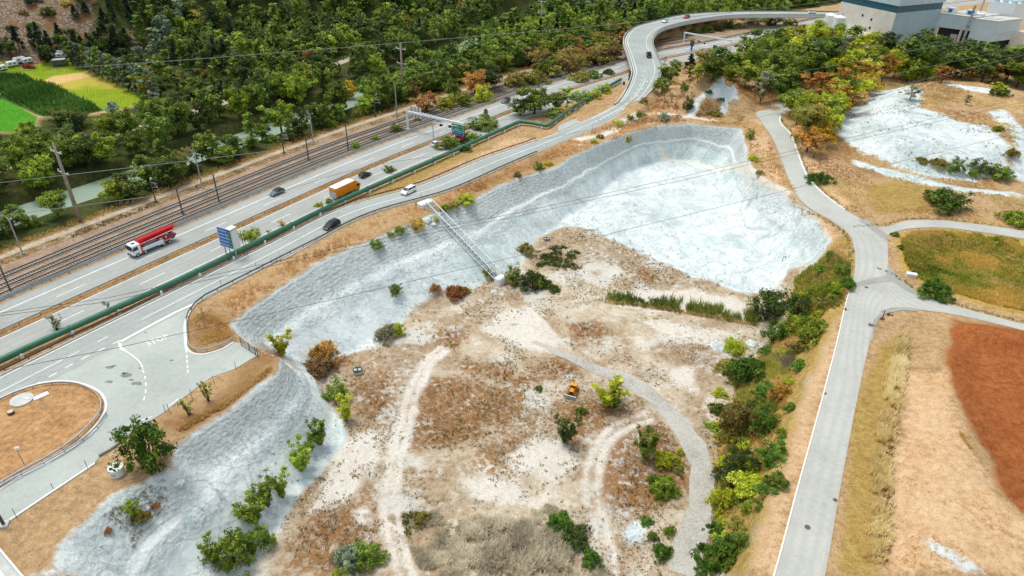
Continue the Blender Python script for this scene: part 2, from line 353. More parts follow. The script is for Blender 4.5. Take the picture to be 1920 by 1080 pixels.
    cx = t.new('ShaderNodeCombineXYZ'); t.put(cx.inputs[0], t.math('MULTIPLY', t.attr('rimu'), .55)); t.put(cx.inputs[1], t.math('MULTIPLY', t.attr('strk'), 2.2)); runs = t.noise(1.0, 6, .65, cx.outputs[0], .4); ch = t.mix(t.math('MULTIPLY', t.ss(runs, .5, .66), .4), ch, rgba((192, 204, 201)))
    cm = t.math('MAXIMUM', zone('chalk', .32, .7), zone('chalk2', .72, 1.1)); col = t.mix(cm, col, ch)
    # strata
    k = t.attr('strk'); kd = t.math('ADD', k, t.math('MULTIPLY', t.math('SUBTRACT', n1, .5), .085)); kd2 = t.math('ADD', kd, t.math('MULTIPLY', t.math('SUBTRACT', n2, .5), .028))
    wv = t.math('SINE', t.math('MULTIPLY', kd2, 150.0)); wv2 = t.math('SINE', t.math('MULTIPLY', kd2, 410.0))
    ln = t.math('ADD', t.math('MULTIPLY', t.ss(wv, .25, .95), .6), t.math('MULTIPLY', t.ss(wv2, .3, .95), .4)); ln = t.math('MULTIPLY', ln, t.ss(t.noise(1.1, 6, .8), .34, .56))
    st = mott((174, 182, 179), (202, 211, 208), (222, 230, 227), .35, .5); st = t.mix(t.math('MULTIPLY', ln, t.math('ADD', .35, t.math('MULTIPLY', t.ss(t.noise(.3, 4), .38, .66), .45))), st, rgba((96, 104, 102))); st = t.mix(t.ss(n3, .58, .74), st, rgba((112, 120, 118)))
    sf = t.math('MULTIPLY', t.ss(kd, .005, .03), t.math('SUBTRACT', 1.0, t.ss(kd2, .46, .56))); band = t.math('MULTIPLY', t.ss(kd, .345, .36), t.math('SUBTRACT', 1.0, t.ss(kd, .43, .445)))
    st = t.mix(t.math('MULTIPLY', band, .92), st, rgba((226, 234, 231)))
    col = t.mix(t.math('MULTIPLY', sf, zone('strata', .3, 1.0)), col, st)
    tr = mott((200, 190, 172), (222, 216, 202), (234, 230, 220), .4, .4); col = t.mix(zone('pale', .55, 1.0), col, tr)
    col = t.mix(zone('track', .5, .7), col, specks(tr, (120, 104, 80), .07, .15))
    gv = mott((150, 148, 136), (182, 180, 168), (204, 200, 188), .3, .5); col = t.mix(zone('gravel', .10, .3), col, gv)
    n4 = t.noise(2.6, 5, .75); fine = t.math('ADD', t.math('MULTIPLY', n4, .6), t.math('MULTIPLY', n3, .4))
    soft = t.math('SUBTRACT', 1.0, t.math('MULTIPLY', t.math('MULTIPLY', cm, t.ss(k, .5, .62)), .72)); col = t.mix(t.math('MULTIPLY', t.math('MULTIPLY', t.ss(fine, .52, .38), .34), soft), col, t.mix(1.0, col, rgba((150, 146, 138)), 'MULTIPLY')); col = t.mix(t.math('MULTIPLY', t.ss(fine, .54, .68), .30), col, t.mix(1.0, col, rgba((128, 126, 120)), 'SCREEN') if False else t.mix(.35, col, rgba((240, 236, 226))))
    h = t.math('ADD', t.math('MULTIPLY', n2, 1.0), t.math('ADD', t.math('MULTIPLY', n3, .35), t.math('MULTIPLY', n4, .5))); wm = t.math('MULTIPLY', t.ss(k, .01, .05), t.math('SUBTRACT', 1.0, t.ss(k, .85, .98))); vc = t.new('ShaderNodeVectorMath', operation='ADD'); t.L.new(co, vc.inputs[0]); nz = t.new('ShaderNodeTexNoise'); nz.inputs['Scale'].default_value = .8; t.L.new(co, nz.inputs['Vector']); t.L.new(nz.outputs['Color'], vc.inputs[1]); h = t.math('ADD', h, t.math('MULTIPLY', t.math('MULTIPLY', wm, t.vor(1.1, vc.outputs[0])), .8)); h = t.math('MULTIPLY', h, soft); t.bump(h, .75, .4)
    return t.fin(col, .95, 0, .1)

def asphalt(name, c, dirt=.0):
    t = NT(name); n1 = t.noise(.09, 5, .6); n2 = t.noise(1.2, 6, .7); n3 = t.noise(14, 3, .7)
    f = t.math('ADD', t.math('MULTIPLY', n1, .5), t.math('ADD', t.math('MULTIPLY', n2, .3), t.math('MULTIPLY', n3, .2)))
    c = np.array(c, float)
    col = t.ramp(f, [(.34, c*.9), (.5, c), (.66, np.minimum(c*1.07, 250))])
    a = t.attr('across')                                   # wheel tracks, metres from the edge
    wt = t.math('ABSOLUTE', t.math('SINE', t.math('MULTIPLY', a, math.pi/1.85))); wt = t.math('MULTIPLY', t.ss(wt, .5, 1.0), t.math('ADD', .0, t.math('MULTIPLY', n1, .32)))
    col = t.mix(wt, col, rgba(tuple(c*.8)))
    cr = t.noise(.23, 9, .62, None, .6); cr = t.ss(t.math('ABSOLUTE', t.math('SUBTRACT', cr, .5)), .006, .0); col = t.mix(t.math('MULTIPLY', cr, .4), col, rgba(tuple(c*.62)))
    oil = t.ss(t.noise(.55, 5, .6), .64, .74); col = t.mix(t.math('MULTIPLY', oil, .28), col, rgba(tuple(c*.68)))
    ed = t.attr('edge'); df = t.math('MULTIPLY', t.math('SUBTRACT', 1.0, t.ss(t.math('ADD', ed, t.math('MULTIPLY', t.math('SUBTRACT', n2, .5), 1.2)), .05, .7)), dirt); col = t.mix(df, col, rgba((186, 160, 124)))
    pt = t.vor(.075, None, 'Color'); sp = t.new('ShaderNodeSeparateColor'); t.L.new(pt, sp.inputs[0]); col = t.mix(t.math('MULTIPLY', t.ss(sp.outputs[0], .70, .72), .07), col, rgba(tuple(c*.8)))
    t.bump(n3, .15, .02)
    return t.fin(col, .88, 0, .25)
def gravel(name, a, b, c, sc=3.0):
    t = NT(name); n = t.noise(sc, 6, .75); n1 = t.noise(.2, 5); v = t.vor(sc*1.7)
    f = t.math('ADD', t.math('MULTIPLY', n, .65), t.math('MULTIPLY', n1, .35)); col = t.ramp(f, [(.36, a), (.5, b), (.64, c)]); col = t.mix(t.math('MULTIPLY', t.ss(v, .35, .1), .4), col, rgba(tuple(np.array(a)*.7)))
    t.bump(n, .8, .12); MAT[name] = t.fin(col, .95, 0, .1); return MAT[name]
def leafmat(name, dark, mid, lite, trans=.34, hue=.02, vmin=1.2, sat=1.04, vr=.45):
    t = NT(name); a = t.attr('tint'); oi = t.new('ShaderNodeObjectInfo'); r = oi.outputs['Random']
    f = t.math('ADD', t.math('MULTIPLY', a, .75), t.math('MULTIPLY', r, .25)); col = t.ramp(f, [(.12, dark), (.5, mid), (.9, lite)])
    hs = t.new('ShaderNodeHueSaturation'); t.put(hs.inputs['Hue'], t.math('ADD', .5-hue, t.math('MULTIPLY', r, 2*hue))); t.put(hs.inputs['Value'], t.math('ADD', vmin, t.math('MULTIPLY', t.math('FRACT', t.math('MULTIPLY', r, 7.3)), vr))); t.put(hs.inputs['Saturation'], sat); t.L.new(col, hs.inputs['Color'])
    t.fin(hs.outputs[0], .7, 0, .25)
    tl = t.new('ShaderNodeBsdfTranslucent'); t.L.new(hs.outputs[0], tl.inputs['Color']); mx = t.new('ShaderNodeMixShader'); mx.inputs[0].default_value = trans
    t.L.new(t.b.outputs[0], mx.inputs[1]); t.L.new(tl.outputs[0], mx.inputs[2]); t.L.new(mx.outputs[0], t.out.inputs[0]); MAT[name] = t.m; return t.m
def glassmat():
    t = NT('window_glass'); MAT['glass'] = t.fin(rgba((30, 40, 46)), .08, 0, .6); return t.m
glassmat()
simple('paint_white', (236, 240, 236), .7, 0, .06, 1.2); simple('steel', (176, 184, 186), .45, .6, .1); simple('steel_dark', (92, 98, 98), .5, .5, .12)
simple('steel_blue', (120, 156, 176), .45, .4, .12); simple('rail_steel', (64, 52, 46), .5, .4, .2); simple('concrete', (196, 198, 190), .9, 0, .1); simple('concrete_dark', (150, 152, 146), .9, 0, .12)
simple('rust_brown', (104, 72, 58), .85, 0, .2); simple('pipe_green', (58, 112, 86), .42, .1, .08, .5); simple('rubber', (28, 28, 28), .8, 0, .1); simple('wood_pole', (150, 140, 124), .9, 0, .15); simple('bark', (74, 60, 44), .95, 0, .25, 4)
simple('sign_blue', (24, 112, 190), .4, 0, .03); simple('sign_green', (24, 140, 96), .4, 0, .03); simple('sign_white', (242, 246, 246), .5, 0, .02); simple('sign_red', (196, 40, 40), .45, 0, .04); simple('black_paint', (20, 22, 22), .5, 0, .1)
simple('yellow_paint', (222, 158, 40), .5, 0, .12); simple('orange_paint', (238, 142, 24), .45, 0, .05); simple('red_paint', (206, 18, 30), .35, 0, .06); simple('white_car', (238, 240, 240), .25, 0, .02, 1, .5); simple('black_car', (28, 32, 36), .2, .2, .05, 1, .5)
simple('grey_car', (96, 108, 112), .25, .4, .05, 1, .5); simple('red_car', (178, 34, 40), .25, .1, .05, 1, .5); simple('alloy', (176, 178, 178), .35, .7, .08); simple('lamp_glass', (236, 238, 228), .15, 0, .02, 1, .6); simple('tail_red', (150, 16, 20), .3, 0, .05)
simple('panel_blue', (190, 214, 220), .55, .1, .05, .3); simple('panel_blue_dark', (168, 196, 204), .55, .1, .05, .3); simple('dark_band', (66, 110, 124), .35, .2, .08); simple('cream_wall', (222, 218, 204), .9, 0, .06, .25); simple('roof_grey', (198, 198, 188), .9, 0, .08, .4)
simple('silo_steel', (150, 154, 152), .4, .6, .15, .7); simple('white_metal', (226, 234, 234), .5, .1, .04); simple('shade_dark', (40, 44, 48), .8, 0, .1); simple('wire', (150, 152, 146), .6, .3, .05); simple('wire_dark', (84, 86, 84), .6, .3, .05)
simple('reed_grey', (196, 184, 152), .9, 0, .15); simple('manhole', (112, 92, 84), .8, .2, .2); simple('lid_dark', (52, 62, 66), .6, .3, .2, 3); simple('fence_wire', (120, 122, 116), .6, .4, .1); simple('rust_steel', (150, 86, 40), .8, .1, .2, 3); simple('roof_slab', (228, 232, 228), .8, 0, .05)
simple('boulder', (196, 204, 200), .95, 0, .2, 1.2); simple('dead_wood', (128, 112, 96), .95, 0, .25, 3)
gravel('ballast', (120, 100, 82), (158, 136, 114), (188, 166, 144), 2.2); gravel('path_pale', (146, 134, 112), (180, 168, 146), (204, 194, 174), 1.4); gravel('verge_dirt', (120, 92, 60), (160, 126, 84), (186, 152, 108), 1.6)
gravel('island_dirt', (134, 102, 66), (178, 138, 94), (204, 166, 120), .9); gravel('gravel_grey', (150, 148, 138), (184, 182, 172), (204, 202, 192), 2.4); gravel('verge_scrub', (84, 70, 44), (140, 112, 74), (188, 176, 158), 1.1)
MAT['asphalt'] = asphalt('motorway_asphalt', (168, 172, 166), .4); MAT['asphalt2'] = asphalt('slip_road_asphalt', (166, 174, 168), .25); MAT['concrete_road'] = asphalt('pale_road_surface', (184, 187, 178), .22); MAT['yard'] = asphalt('yard_asphalt', (178, 186, 178))
MAT['ground'] = ground_material()
t = NT('river_water'); n = t.noise(.8, 3); t.bump(n, .15, .05); MAT['water'] = t.fin(rgba((156, 176, 158)), .18, 0, .5)

# ------------------------------------------------------------------ object helpers
def tag(o, label=None, cat=None, group=None, kind=None):
    if label: o['label'] = label
    if cat: o['category'] = cat
    if group: o['group'] = group
    if kind: o['kind'] = kind
    return o
def mesh_obj(name, V, Fc, mat, parent=None, smooth=False, mats=None, midx=None):
    me = bpy.data.meshes.new(name); me.from_pydata([tuple(v) for v in V], [], [tuple(f) for f in Fc])
    o = bpy.data.objects.new(name, me); COL.objects.link(o)
    for m in (mats or [mat]): me.materials.append(MAT[m] if isinstance(m, str) else m)
    if midx is not None: me.polygons.foreach_set('material_index', np.array(midx, np.int32))
    if smooth: me.polygons.foreach_set('use_smooth', np.ones(len(me.polygons), bool))
    if parent: o.parent = parent
    me.update(); return o
def np_mesh(name, V, Fc, mat, parent=None, attrs=None, smooth=False):
    """fast mesh from arrays: V (n,3), Fc (m,k)"""
    V = np.asarray(V, np.float32); Fc = np.asarray(Fc, np.int32); k = Fc.shape[1]
    me = bpy.data.meshes.new(name); me.vertices.add(len(V)); me.vertices.foreach_set('co', V.ravel())
    me.loops.add(Fc.size); me.loops.foreach_set('vertex_index', Fc.ravel()); me.polygons.add(len(Fc))
    me.polygons.foreach_set('loop_start', np.arange(0, Fc.size, k, dtype=np.int32)); me.polygons.foreach_set('loop_total', np.full(len(Fc), k, np.int32))
    if smooth: me.polygons.foreach_set('use_smooth', np.ones(len(Fc), bool))
    me.update(calc_edges=True)
    for an, (dom, arr) in (attrs or {}).items():
        a = me.attributes.new(an, 'FLOAT', dom); a.data.foreach_set('value', np.asarray(arr, np.float32))
    me.materials.append(MAT[mat] if isinstance(mat, str) else mat)
    o = bpy.data.objects.new(name, me); COL.objects.link(o)
    if parent: o.parent = parent
    return o
class MB:
    """collects boxes, tubes and prisms into ONE mesh"""
    def __init__(s): s.V = []; s.F = []
    def add(s, V, Fc):
        o = len(s.V); s.V += [tuple(map(float, v)) for v in V]; s.F += [tuple(i+o for i in f) for f in Fc]; return s
    def box(s, c, d, R=None):
        x, y, z = np.array(d)/2; P = np.array([(a, b, e) for e in (-z, z) for a, b in ((-x, -y), (x, -y), (x, y), (-x, y))])
        if R is not None: P = P@np.array(R).T
        return s.add(P+np.array(c), [(3, 2, 1, 0), (4, 5, 6, 7), (0, 1, 5, 4), (1, 2, 6, 5), (2, 3, 7, 6), (3, 0, 4, 7)])
    def hexa(s, P): return s.add(P, [(3, 2, 1, 0), (4, 5, 6, 7), (0, 1, 5, 4), (1, 2, 6, 5), (2, 3, 7, 6), (3, 0, 4, 7)])
    def prism(s, poly, z0, z1):
        n = len(poly); V = [(p[0], p[1], z0) for p in poly]+[(p[0], p[1], z1) for p in poly]
        tri = tessellate_polygon([[Vector((p[0], p[1], 0)) for p in poly]])
        Fc = [tuple(reversed([n+i for i in t])) if False else tuple(n+i for i in t) for t in tri]+[tuple(reversed(t)) for t in tri]
        Fc += [(i, (i+1) % n, n+(i+1) % n, n+i) for i in range(n)]; return s.add(V, Fc)
    def extrude_y(s, prof, y0, y1):
        """profile of (x,z) extruded along y"""
        n = len(prof); V = [(p[0], y0, p[1]) for p in prof]+[(p[0], y1, p[1]) for p in prof]
        return s.add(V, [tuple(range(n)), tuple(range(2*n-1, n-1, -1))]+[((i+1) % n, i, n+i, n+(i+1) % n) for i in range(n)])
    def tube(s, pts, r, n=6, caps=True):
        P = np.array(pts, float); m = len(P); r = np.broadcast_to(np.array(r, float), (m,)); o = []
        T = np.gradient(P, axis=0); T /= np.linalg.norm(T, axis=1)[:, None]+1e-9
        ref = np.array([0, 0, 1.]) if abs(T[0][2]) < .9 else np.array([1., 0, 0])
        for i in range(m):
            a = np.cross(T[i], ref); a /= np.linalg.norm(a)+1e-9; b = np.cross(a, T[i])
            o += [P[i]+r[i]*(math.cos(2*math.pi*k/n)*a+math.sin(2*math.pi*k/n)*b) for k in range(n)]
        Fc = [(i*n+k, i*n+(k+1) % n, (i+1)*n+(k+1) % n, (i+1)*n+k) for i in range(m-1) for k in range(n)]
        if caps: Fc += [tuple(range(n-1, -1, -1)), tuple((m-1)*n+k for k in range(n))]
        return s.add(o, Fc)
    def cyl(s, c, r, h, n=16, axis=2, r2=None):
        e = np.zeros(3); e[axis] = h; return s.tube([np.array(c, float), np.array(c, float)+e], [r, r if r2 is None else r2], n)
    def build(s, name, mat, parent=None, smooth=False, bevel=0):
        if bevel:
            bm = bmesh.new(); vs = [bm.verts.new(v) for v in s.V]
            for f in s.F:
                try: bm.faces.new([vs[i] for i in f])
                except ValueError: pass
            bmesh.ops.recalc_face_normals(bm, faces=bm.faces)
            bmesh.ops.bevel(bm, geom=[e for e in bm.edges if e.is_manifold and e.calc_face_angle(0) > .5], offset=bevel, segments=1, affect='EDGES', clamp_overlap=True)
            me = bpy.data.meshes.new(name); bm.to_mesh(me); bm.free(); me.materials.append(MAT[mat] if isinstance(mat, str) else mat)
            o = bpy.data.objects.new(name, me); COL.objects.link(o)
            if parent: o.parent = parent
            return o
        return mesh_obj(name, s.V, s.F, mat, parent, smooth)
def empty(name, loc, rz=0.0, label=None, cat=None, group=None):
    o = bpy.data.objects.new(name, None); COL.objects.link(o); o.location = loc; o.rotation_euler = (0, 0, rz); o.empty_display_size = .5
    return tag(o, label, cat, group)
def kids(o): return [c for c in bpy.data.objects if c.parent == o]
def copy_tree(o, loc, rz=None, label=None, group=None, sc=None, parent=None, _kids=None):
    c = o.copy(); COL.objects.link(c); c.parent = parent
    if parent is None:
        c.location = loc
        if rz is not None: c.rotation_euler = (0, 0, rz)
        if sc is not None: c.scale = sc
        if label: c['label'] = label
        if group: c['group'] = group
    for ch in KIDS.get(o.name) or KIDS.setdefault(o.name, kids(o)): copy_tree(ch, None, parent=c)
    return c
KIDS = {}
def ribbon(name, Lp, Rp, mat, z=0.03, cross=6, kind='structure', parent=None, thick=0):
    """road surface between two edge lines (x,y[,z]); 'across' attribute = metres from the left edge"""
    n = max(len(Lp), len(Rp)); f = lambda P: np.stack([np.interp(np.linspace(0, 1, n), np.linspace(0, 1, len(P)), P[:, k]) for k in range(P.shape[1])], 1)
    A, B = f(np.asarray(Lp, float)), f(np.asarray(Rp, float)); V = []; ac = []; eg = []
    for i in range(n):
        w = np.linalg.norm(A[i, :2]-B[i, :2])
        for k in range(cross+1):
            p = A[i]*(1-k/cross)+B[i]*k/cross; V.append((p[0], p[1], (p[2] if len(p) > 2 else 0)+z)); ac.append(w*k/cross); eg.append(min(w*k/cross, w-w*k/cross))
    c = cross+1; Fc = [(i*c+k, i*c+k+1, (i+1)*c+k+1, (i+1)*c+k) for i in range(n-1) for k in range(cross)]
    Vn = np.array(V); 
    if thick:
        m = len(V); Vn = np.r_[Vn, Vn-[0, 0, thick]]; ac = ac+ac; eg = eg+eg
        Fc += [tuple(reversed([j+m for j in q])) for q in Fc]+[(i*c, (i+1)*c, m+(i+1)*c, m+i*c) for i in range(n-1)]+[((i+1)*c+cross, i*c+cross, m+i*c+cross, m+(i+1)*c+cross) for i in range(n-1)]
    o = np_mesh(name, Vn, Fc, mat, parent, {'across': ('POINT', ac), 'edge': ('POINT', eg)})
    nrm = o.data.polygons[0].normal.z
    if nrm < 0: o.data.flip_normals()
    if kind: o['kind'] = kind
    return o
def poly_sheet(name, poly, mat, z, kind='structure', parent=None, thick=0):
    V = [(p[0], p[1], z) for p in poly]; tri = tessellate_polygon([[Vector((p[0], p[1], 0)) for p in poly]])
    Fc = [tuple(t) for t in tri]; n = len(poly)
    if thick:
        V += [(p[0], p[1], z-thick) for p in poly]; Fc += [(i, (i+1) % n, n+(i+1) % n, n+i) for i in range(n)]
    o = mesh_obj(name, V, Fc, mat, parent)
    if o.data.polygons[0].normal.z < 0: o.data.flip_normals()
    if kind: o['kind'] = kind
    return o
# ------------------------------------------------------------------ ground sheet
def zmax(*polys, cl=12.0):
    R = np.full(XX.shape, -cl)
    for P in polys: R = np.maximum(R, sdf(XX, YY, P, cl, cl+1))
    return R
def zline(pts, w, cl=6.0):
    R = np.full(XX.shape, -cl)
    for ln, ww in zip(pts, w):
        D, _ = near_line(XX, YY, ln, cl+ww); R = np.maximum(R, np.clip(ww-D, -cl, cl))
    return R
T_, S_ = mot_t(XX.ravel(), YY.ravel()); T_ = T_.reshape(XX.shape); S_ = S_.reshape(XX.shape)
A = {}
FIELD = PX([(-120, 120), (0, 142), (50, 132), (125, 119), (182, 134), (235, 165), (290, 190), (205, 214), (150, 219), (78, 222), (66, 243), (30, 250), (-60, 246), (-200, 230)])
f_s = sdf(XX, YY, FIELD, 12, 13)
A['forest'] = np.where((T_ > 27) & (YY > 90), np.clip(np.minimum(T_-33, -f_s), -12, 12), -12)
A['scree'] = zmax(PX([(-300, -100), (-300, 150), (0, 158), (120, 150), (165, 130), (205, 80), (235, 40), (330, 20), (500, -10), (520, -110), (200, -120)]), HP([(196, 66), (250, 52), (262, 80), (200, 90)]))
A['hay'] = zmax(PX([(-80, 128), (50, 133), (125, 120), (182, 134), (235, 164), (286, 190), (203, 211), (110, 165), (72, 155), (50, 144), (-80, 146)]))
A['lawn'] = zmax(PX([(-140, 185), (0, 183), (28, 196), (70, 220), (64, 242), (30, 248), (-80, 242)]))
A['sand'] = zmax(PX([(83, 150), (100, 142), (168, 135), (182, 139), (150, 148), (110, 158), (92, 157)]))
A['corn'] = zmax(PX([(-140, 182), (0, 177), (77, 153), (110, 163), (197, 207), (150, 217), (78, 219), (0, 184)]), PX([(-120, 142), (0, 141), (50, 143), (72, 153), (0, 174), (-120, 176)]))
A['tan'] = zmax(HP([(1540, 570), (1582, 575), (1560, 660), (1530, 780), (1490, 920), (1450, 1079), (1372, 1079), (1425, 960), (1465, 840), (1500, 740)]), HP([(1700, 700), (1780, 690), (1800, 790), (1850, 900), (1920, 980), (1920, 1079), (1660, 1079), (1680, 900)]),
                HP([(1480, 240), (1500, 240), (1545, 330), (1600, 385), (1580, 388), (1520, 330)]), HP([(1420, 215), (1470, 340), (1530, 400), (1600, 470), (1570, 480), (1530, 400), (1430, 340), (1400, 240)]), HP([(850, 320), (960, 255), (1010, 262), (900, 300)]))
A['olive'] = zmax(HP([(1600, 760), (1650, 650), (1690, 625), (1700, 680), (1660, 800), (1640, 1000), (1640, 1079), (1575, 1079)]), HP([(560, 430), (860, 285), (900, 262), (905, 280), (700, 375), (600, 425)]), HP([(1620, 350), (1740, 330), (1760, 400), (1640, 400)]), HP([(620, 400), (650, 385), (800, 320), (800, 330), (640, 410)]))
A['red'] = zmax(HP([(1790, 600), (1925, 618), (2300, 660), (2300, 1000), (1920, 962), (1882, 930), (1852, 862), (1818, 800), (1790, 742), (1774, 680)]))
A['meadow'] = zmax(HP([(1680, 445), (1706, 431), (1765, 429), (1830, 436), (1935, 450), (1935, 595), (1850, 575), (1770, 548), (1705, 520), (1686, 490)]))
A['floor'] = zmax(RIM)
A['bank'] = zmax(HP([(1550, 470), (1590, 430), (1600, 500), (1585, 570), (1540, 660), (1500, 760), (1460, 900), (1400, 1079), (1330, 1079), (1350, 930), (1340, 800), (1400, 690), (1480, 600), (1480, 530), (1530, 500)]))
A['brownscrub'] = zmax(HP([(650, 690), (740, 650), (850, 640), (880, 680), (800, 690), (760, 760), (720, 830), (700, 900), (620, 960), (560, 1079), (680, 1079), (720, 960), (700, 760)]), HP([(985, 480), (1060, 450), (1110, 480), (1080, 505), (1000, 510)]), HP([(890, 540), (960, 530), (980, 560), (890, 575)]), HP([(1130, 790), (1180, 760), (1240, 780), (1210, 800), (1140, 830)]),
                       HP([(800, 860), (900, 850), (950, 800), (1010, 760), (1060, 780), (1030, 830), (900, 900), (830, 920)]), HP([(1250, 640), (1330, 600), (1400, 640), (1370, 720), (1290, 740)]), HP([(700, 960), (820, 960), (840, 1079), (760, 1079)]), HP([(960, 440), (1100, 440), (1200, 480), (1180, 500), (1050, 470)]))
A['rust'] = zmax(HP([(780, 715), (840, 705), (920, 715), (975, 745), (985, 785), (930, 805), (880, 835), (820, 850), (775, 845), (768, 780)]), HP([(1060, 605), (1110, 600), (1140, 625), (1130, 645), (1080, 635)]), HP([(1120, 900), (1150, 830), (1230, 790), (1280, 830), (1290, 900), (1240, 960), (1150, 960)]), HP([(1050, 760), (1130, 740), (1190, 750), (1130, 800), (1090, 850), (1065, 900), (1050, 850)]),
                 HP([(520, 1079), (560, 990), (640, 930), (700, 945), (690, 1010), (620, 1079)]), HP([(590, 660), (640, 650), (650, 690), (600, 700)]), HP([(870, 680), (960, 690), (1010, 720), (960, 730), (880, 710)]), HP([(660, 720), (720, 700), (740, 760), (700, 800), (670, 780)]), HP([(830, 620), (870, 610), (860, 650), (820, 650)]), HP([(1180, 500), (1240, 510), (1220, 530)]), HP([(900, 850), (980, 820), (960, 870)]), HP([(640, 880), (700, 860), (690, 920), (640, 930)]), HP([(1000, 680), (1060, 670), (1090, 700), (1010, 710)]), HP([(700, 450), (760, 425), (800, 410), (720, 440)]), HP([(300, 795), (430, 735), (520, 665), (528, 680), (440, 755), (330, 820)]),
                 HP([(820, 395), (930, 340), (1040, 300), (1060, 290), (1030, 285), (900, 340)]), HP([(360, 600), (400, 575), (440, 610), (440, 640), (380, 660), (355, 650)]), HP([(1290, 190), (1330, 195), (1360, 200), (1350, 215), (1290, 212)]), HP([(1390, 160), (1440, 150), (1470, 185), (1420, 200)]), HP([(1560, 240), (1620, 300), (1690, 325), (1640, 330), (1560, 290)]))
A['chalk'] = zmax(HP([(60, 1079), (95, 1079), (112, 1020), (180, 960), (205, 932), (262, 905), (330, 882), (326, 840), (345, 824), (430, 770), (520, 700), (528, 690), (575, 690), (600, 730), (640, 785), (655, 830), (610, 880), (560, 930), (520, 1000), (470, 1079)]),
                  HP([(436, 606), (500, 562), (600, 494), (720, 442), (800, 408), (870, 385), (930, 353), (1000, 326), (1050, 313), (1072, 292), (1110, 281), (1170, 256), (1230, 237), (1290, 233), (1390, 241), (1400, 300), (1416, 330), (1440, 350), (1470, 362), (1500, 392), (1535, 415), (1558, 455), (1530, 490), (1480, 505), (1445, 545), (1400, 552),
                      (1340, 530), (1300, 522), (1240, 490), (1180, 465), (1140, 445), (1100, 428), (1060, 425), (1010, 445), (985, 480), (970, 500), (930, 512), (890, 540), (830, 540), (770, 580), (755, 605), (690, 655), (640, 665), (560, 690), (528, 668), (490, 640), (440, 615)]),
                  HP([(1170, 995), (1190, 975), (1212, 995), (1205, 1020), (1180, 1025), (1168, 1012)]),
                  HP([(1735, 1013), (1765, 1022), (1812, 1047), (1852, 1072), (1825, 1076), (1790, 1060), (1745, 1033)]), HP([(1760, 155), (1850, 165), (1900, 175), (1890, 180), (1820, 172)]))
A['chalk2'] = zmax(HP([(1572, 200), (1600, 178), (1660, 168), (1700, 162), (1730, 172), (1720, 200), (1790, 225), (1850, 236), (1885, 262), (1890, 315), (1820, 342), (1740, 334), (1680, 314), (1620, 290), (1590, 270), (1565, 240)]), HP([(1600, 300), (1700, 325), (1800, 350), (1935, 365), (1935, 345), (1880, 322), (1900, 290), (1885, 240), (1850, 210), (1880, 205), (1920, 240), (1935, 330), (1935, 370), (1800, 362), (1690, 338), (1600, 308)]),
                  HP([(1357, 151), (1378, 165), (1385, 185), (1365, 192), (1362, 215), (1350, 216), (1352, 190), (1325, 180), (1312, 195), (1300, 218), (1285, 222), (1300, 190), (1330, 165)]))
A['chalk'] = np.maximum(A['chalk'], zmax(HP([(1357, 149), (1378, 165), (1385, 185), (1365, 192), (1362, 215), (1350, 216), (1352, 190), (1325, 180), (1312, 195), (1300, 218), (1285, 222), (1300, 190), (1330, 165)])))
A['strata'] = zmax(HP([(425, 600), (500, 540), (600, 475), (720, 425), (800, 390), (870, 370), (930, 335), (1000, 310), (1050, 300), (1075, 320), (1110, 330), (1130, 350), (1065, 345), (1050, 370), (1000, 395), (900, 430), (860, 450), (840, 465), (800, 470), (700, 500), (600, 560), (500, 630), (470, 650), (440, 620)]),
                   HP([(1050, 300), (1090, 275), (1170, 240), (1220, 225), (1300, 225), (1400, 232), (1410, 270), (1390, 295), (1300, 275), (1230, 270), (1180, 300), (1130, 340), (1060, 345)]), HP([(325, 840), (430, 762), (540, 680), (560, 700), (552, 740), (480, 800), (360, 875), (325, 870)]), HP([(270, 960), (300, 930), (330, 900), (340, 960), (300, 1060), (250, 1079)]))
A['pale'] = zmax(HP([(930, 590), (1000, 570), (1060, 640), (1030, 660), (960, 650), (900, 620)]), HP([(1150, 550), (1300, 540), (1400, 570), (1400, 600), (1300, 590), (1160, 575)]), HP([(1200, 600), (1390, 620), (1380, 650), (1250, 640)]), HP([(1020, 820), (1060, 830), (1090, 870), (1050, 910), (1000, 900), (940, 860), (980, 830)]), HP([(640, 830), (700, 800), (720, 860), (640, 950), (580, 960)]),
                 HP([(860, 900), (980, 900), (1000, 950), (880, 940)]), HP([(660, 960), (690, 950), (695, 980), (670, 985)]), HP([(1250, 690), (1300, 690), (1310, 740), (1260, 720)]))
CL = lambda pts: catmull(HP(pts), 6)
TR_A = CL([(830, 655), (800, 685), (775, 735), (757, 800), (742, 860), (732, 920), (733, 980), (748, 1040), (760, 1078)]); TR_C = CL([(1215, 782), (1165, 800), (1130, 830), (1112, 880), (1110, 930), (1122, 985), (1135, 1040), (1140, 1078)])
TR_B = CL([(1000, 640), (1050, 662), (1110, 690), (1165, 708), (1215, 738), (1262, 782), (1298, 830), (1318, 890), (1314, 950), (1298, 1010), (1282, 1078)])
TR_D = CL([(1085, 262), (1140, 250), (1185, 222), (1230, 213), (1280, 218), (1340, 226)])
nb = normals2(TR_C)
A['track'] = zline([offset(TR_A, .9), offset(TR_A, -.9), offset(TR_C, 1.0), offset(TR_C, -1.0), TR_D, CL([(1240, 285), (1290, 305), (1360, 312), (1420, 335), (1480, 360)])], [.75, .7, .5, .5, 1.4, .7])
A['gravel'] = np.full(XX.shape, -6.0)
dr, ri = dist_poly(XX, YY, RIM); dt, ti = dist_poly(XX, YY, TOE)
A['strk'] = np.where(ri, np.where(ti, 1.0, dr/(dr+dt+1e-6)), 0.0)
ny, nx = XX.shape; idx = np.arange(nx*ny).reshape(ny, nx)
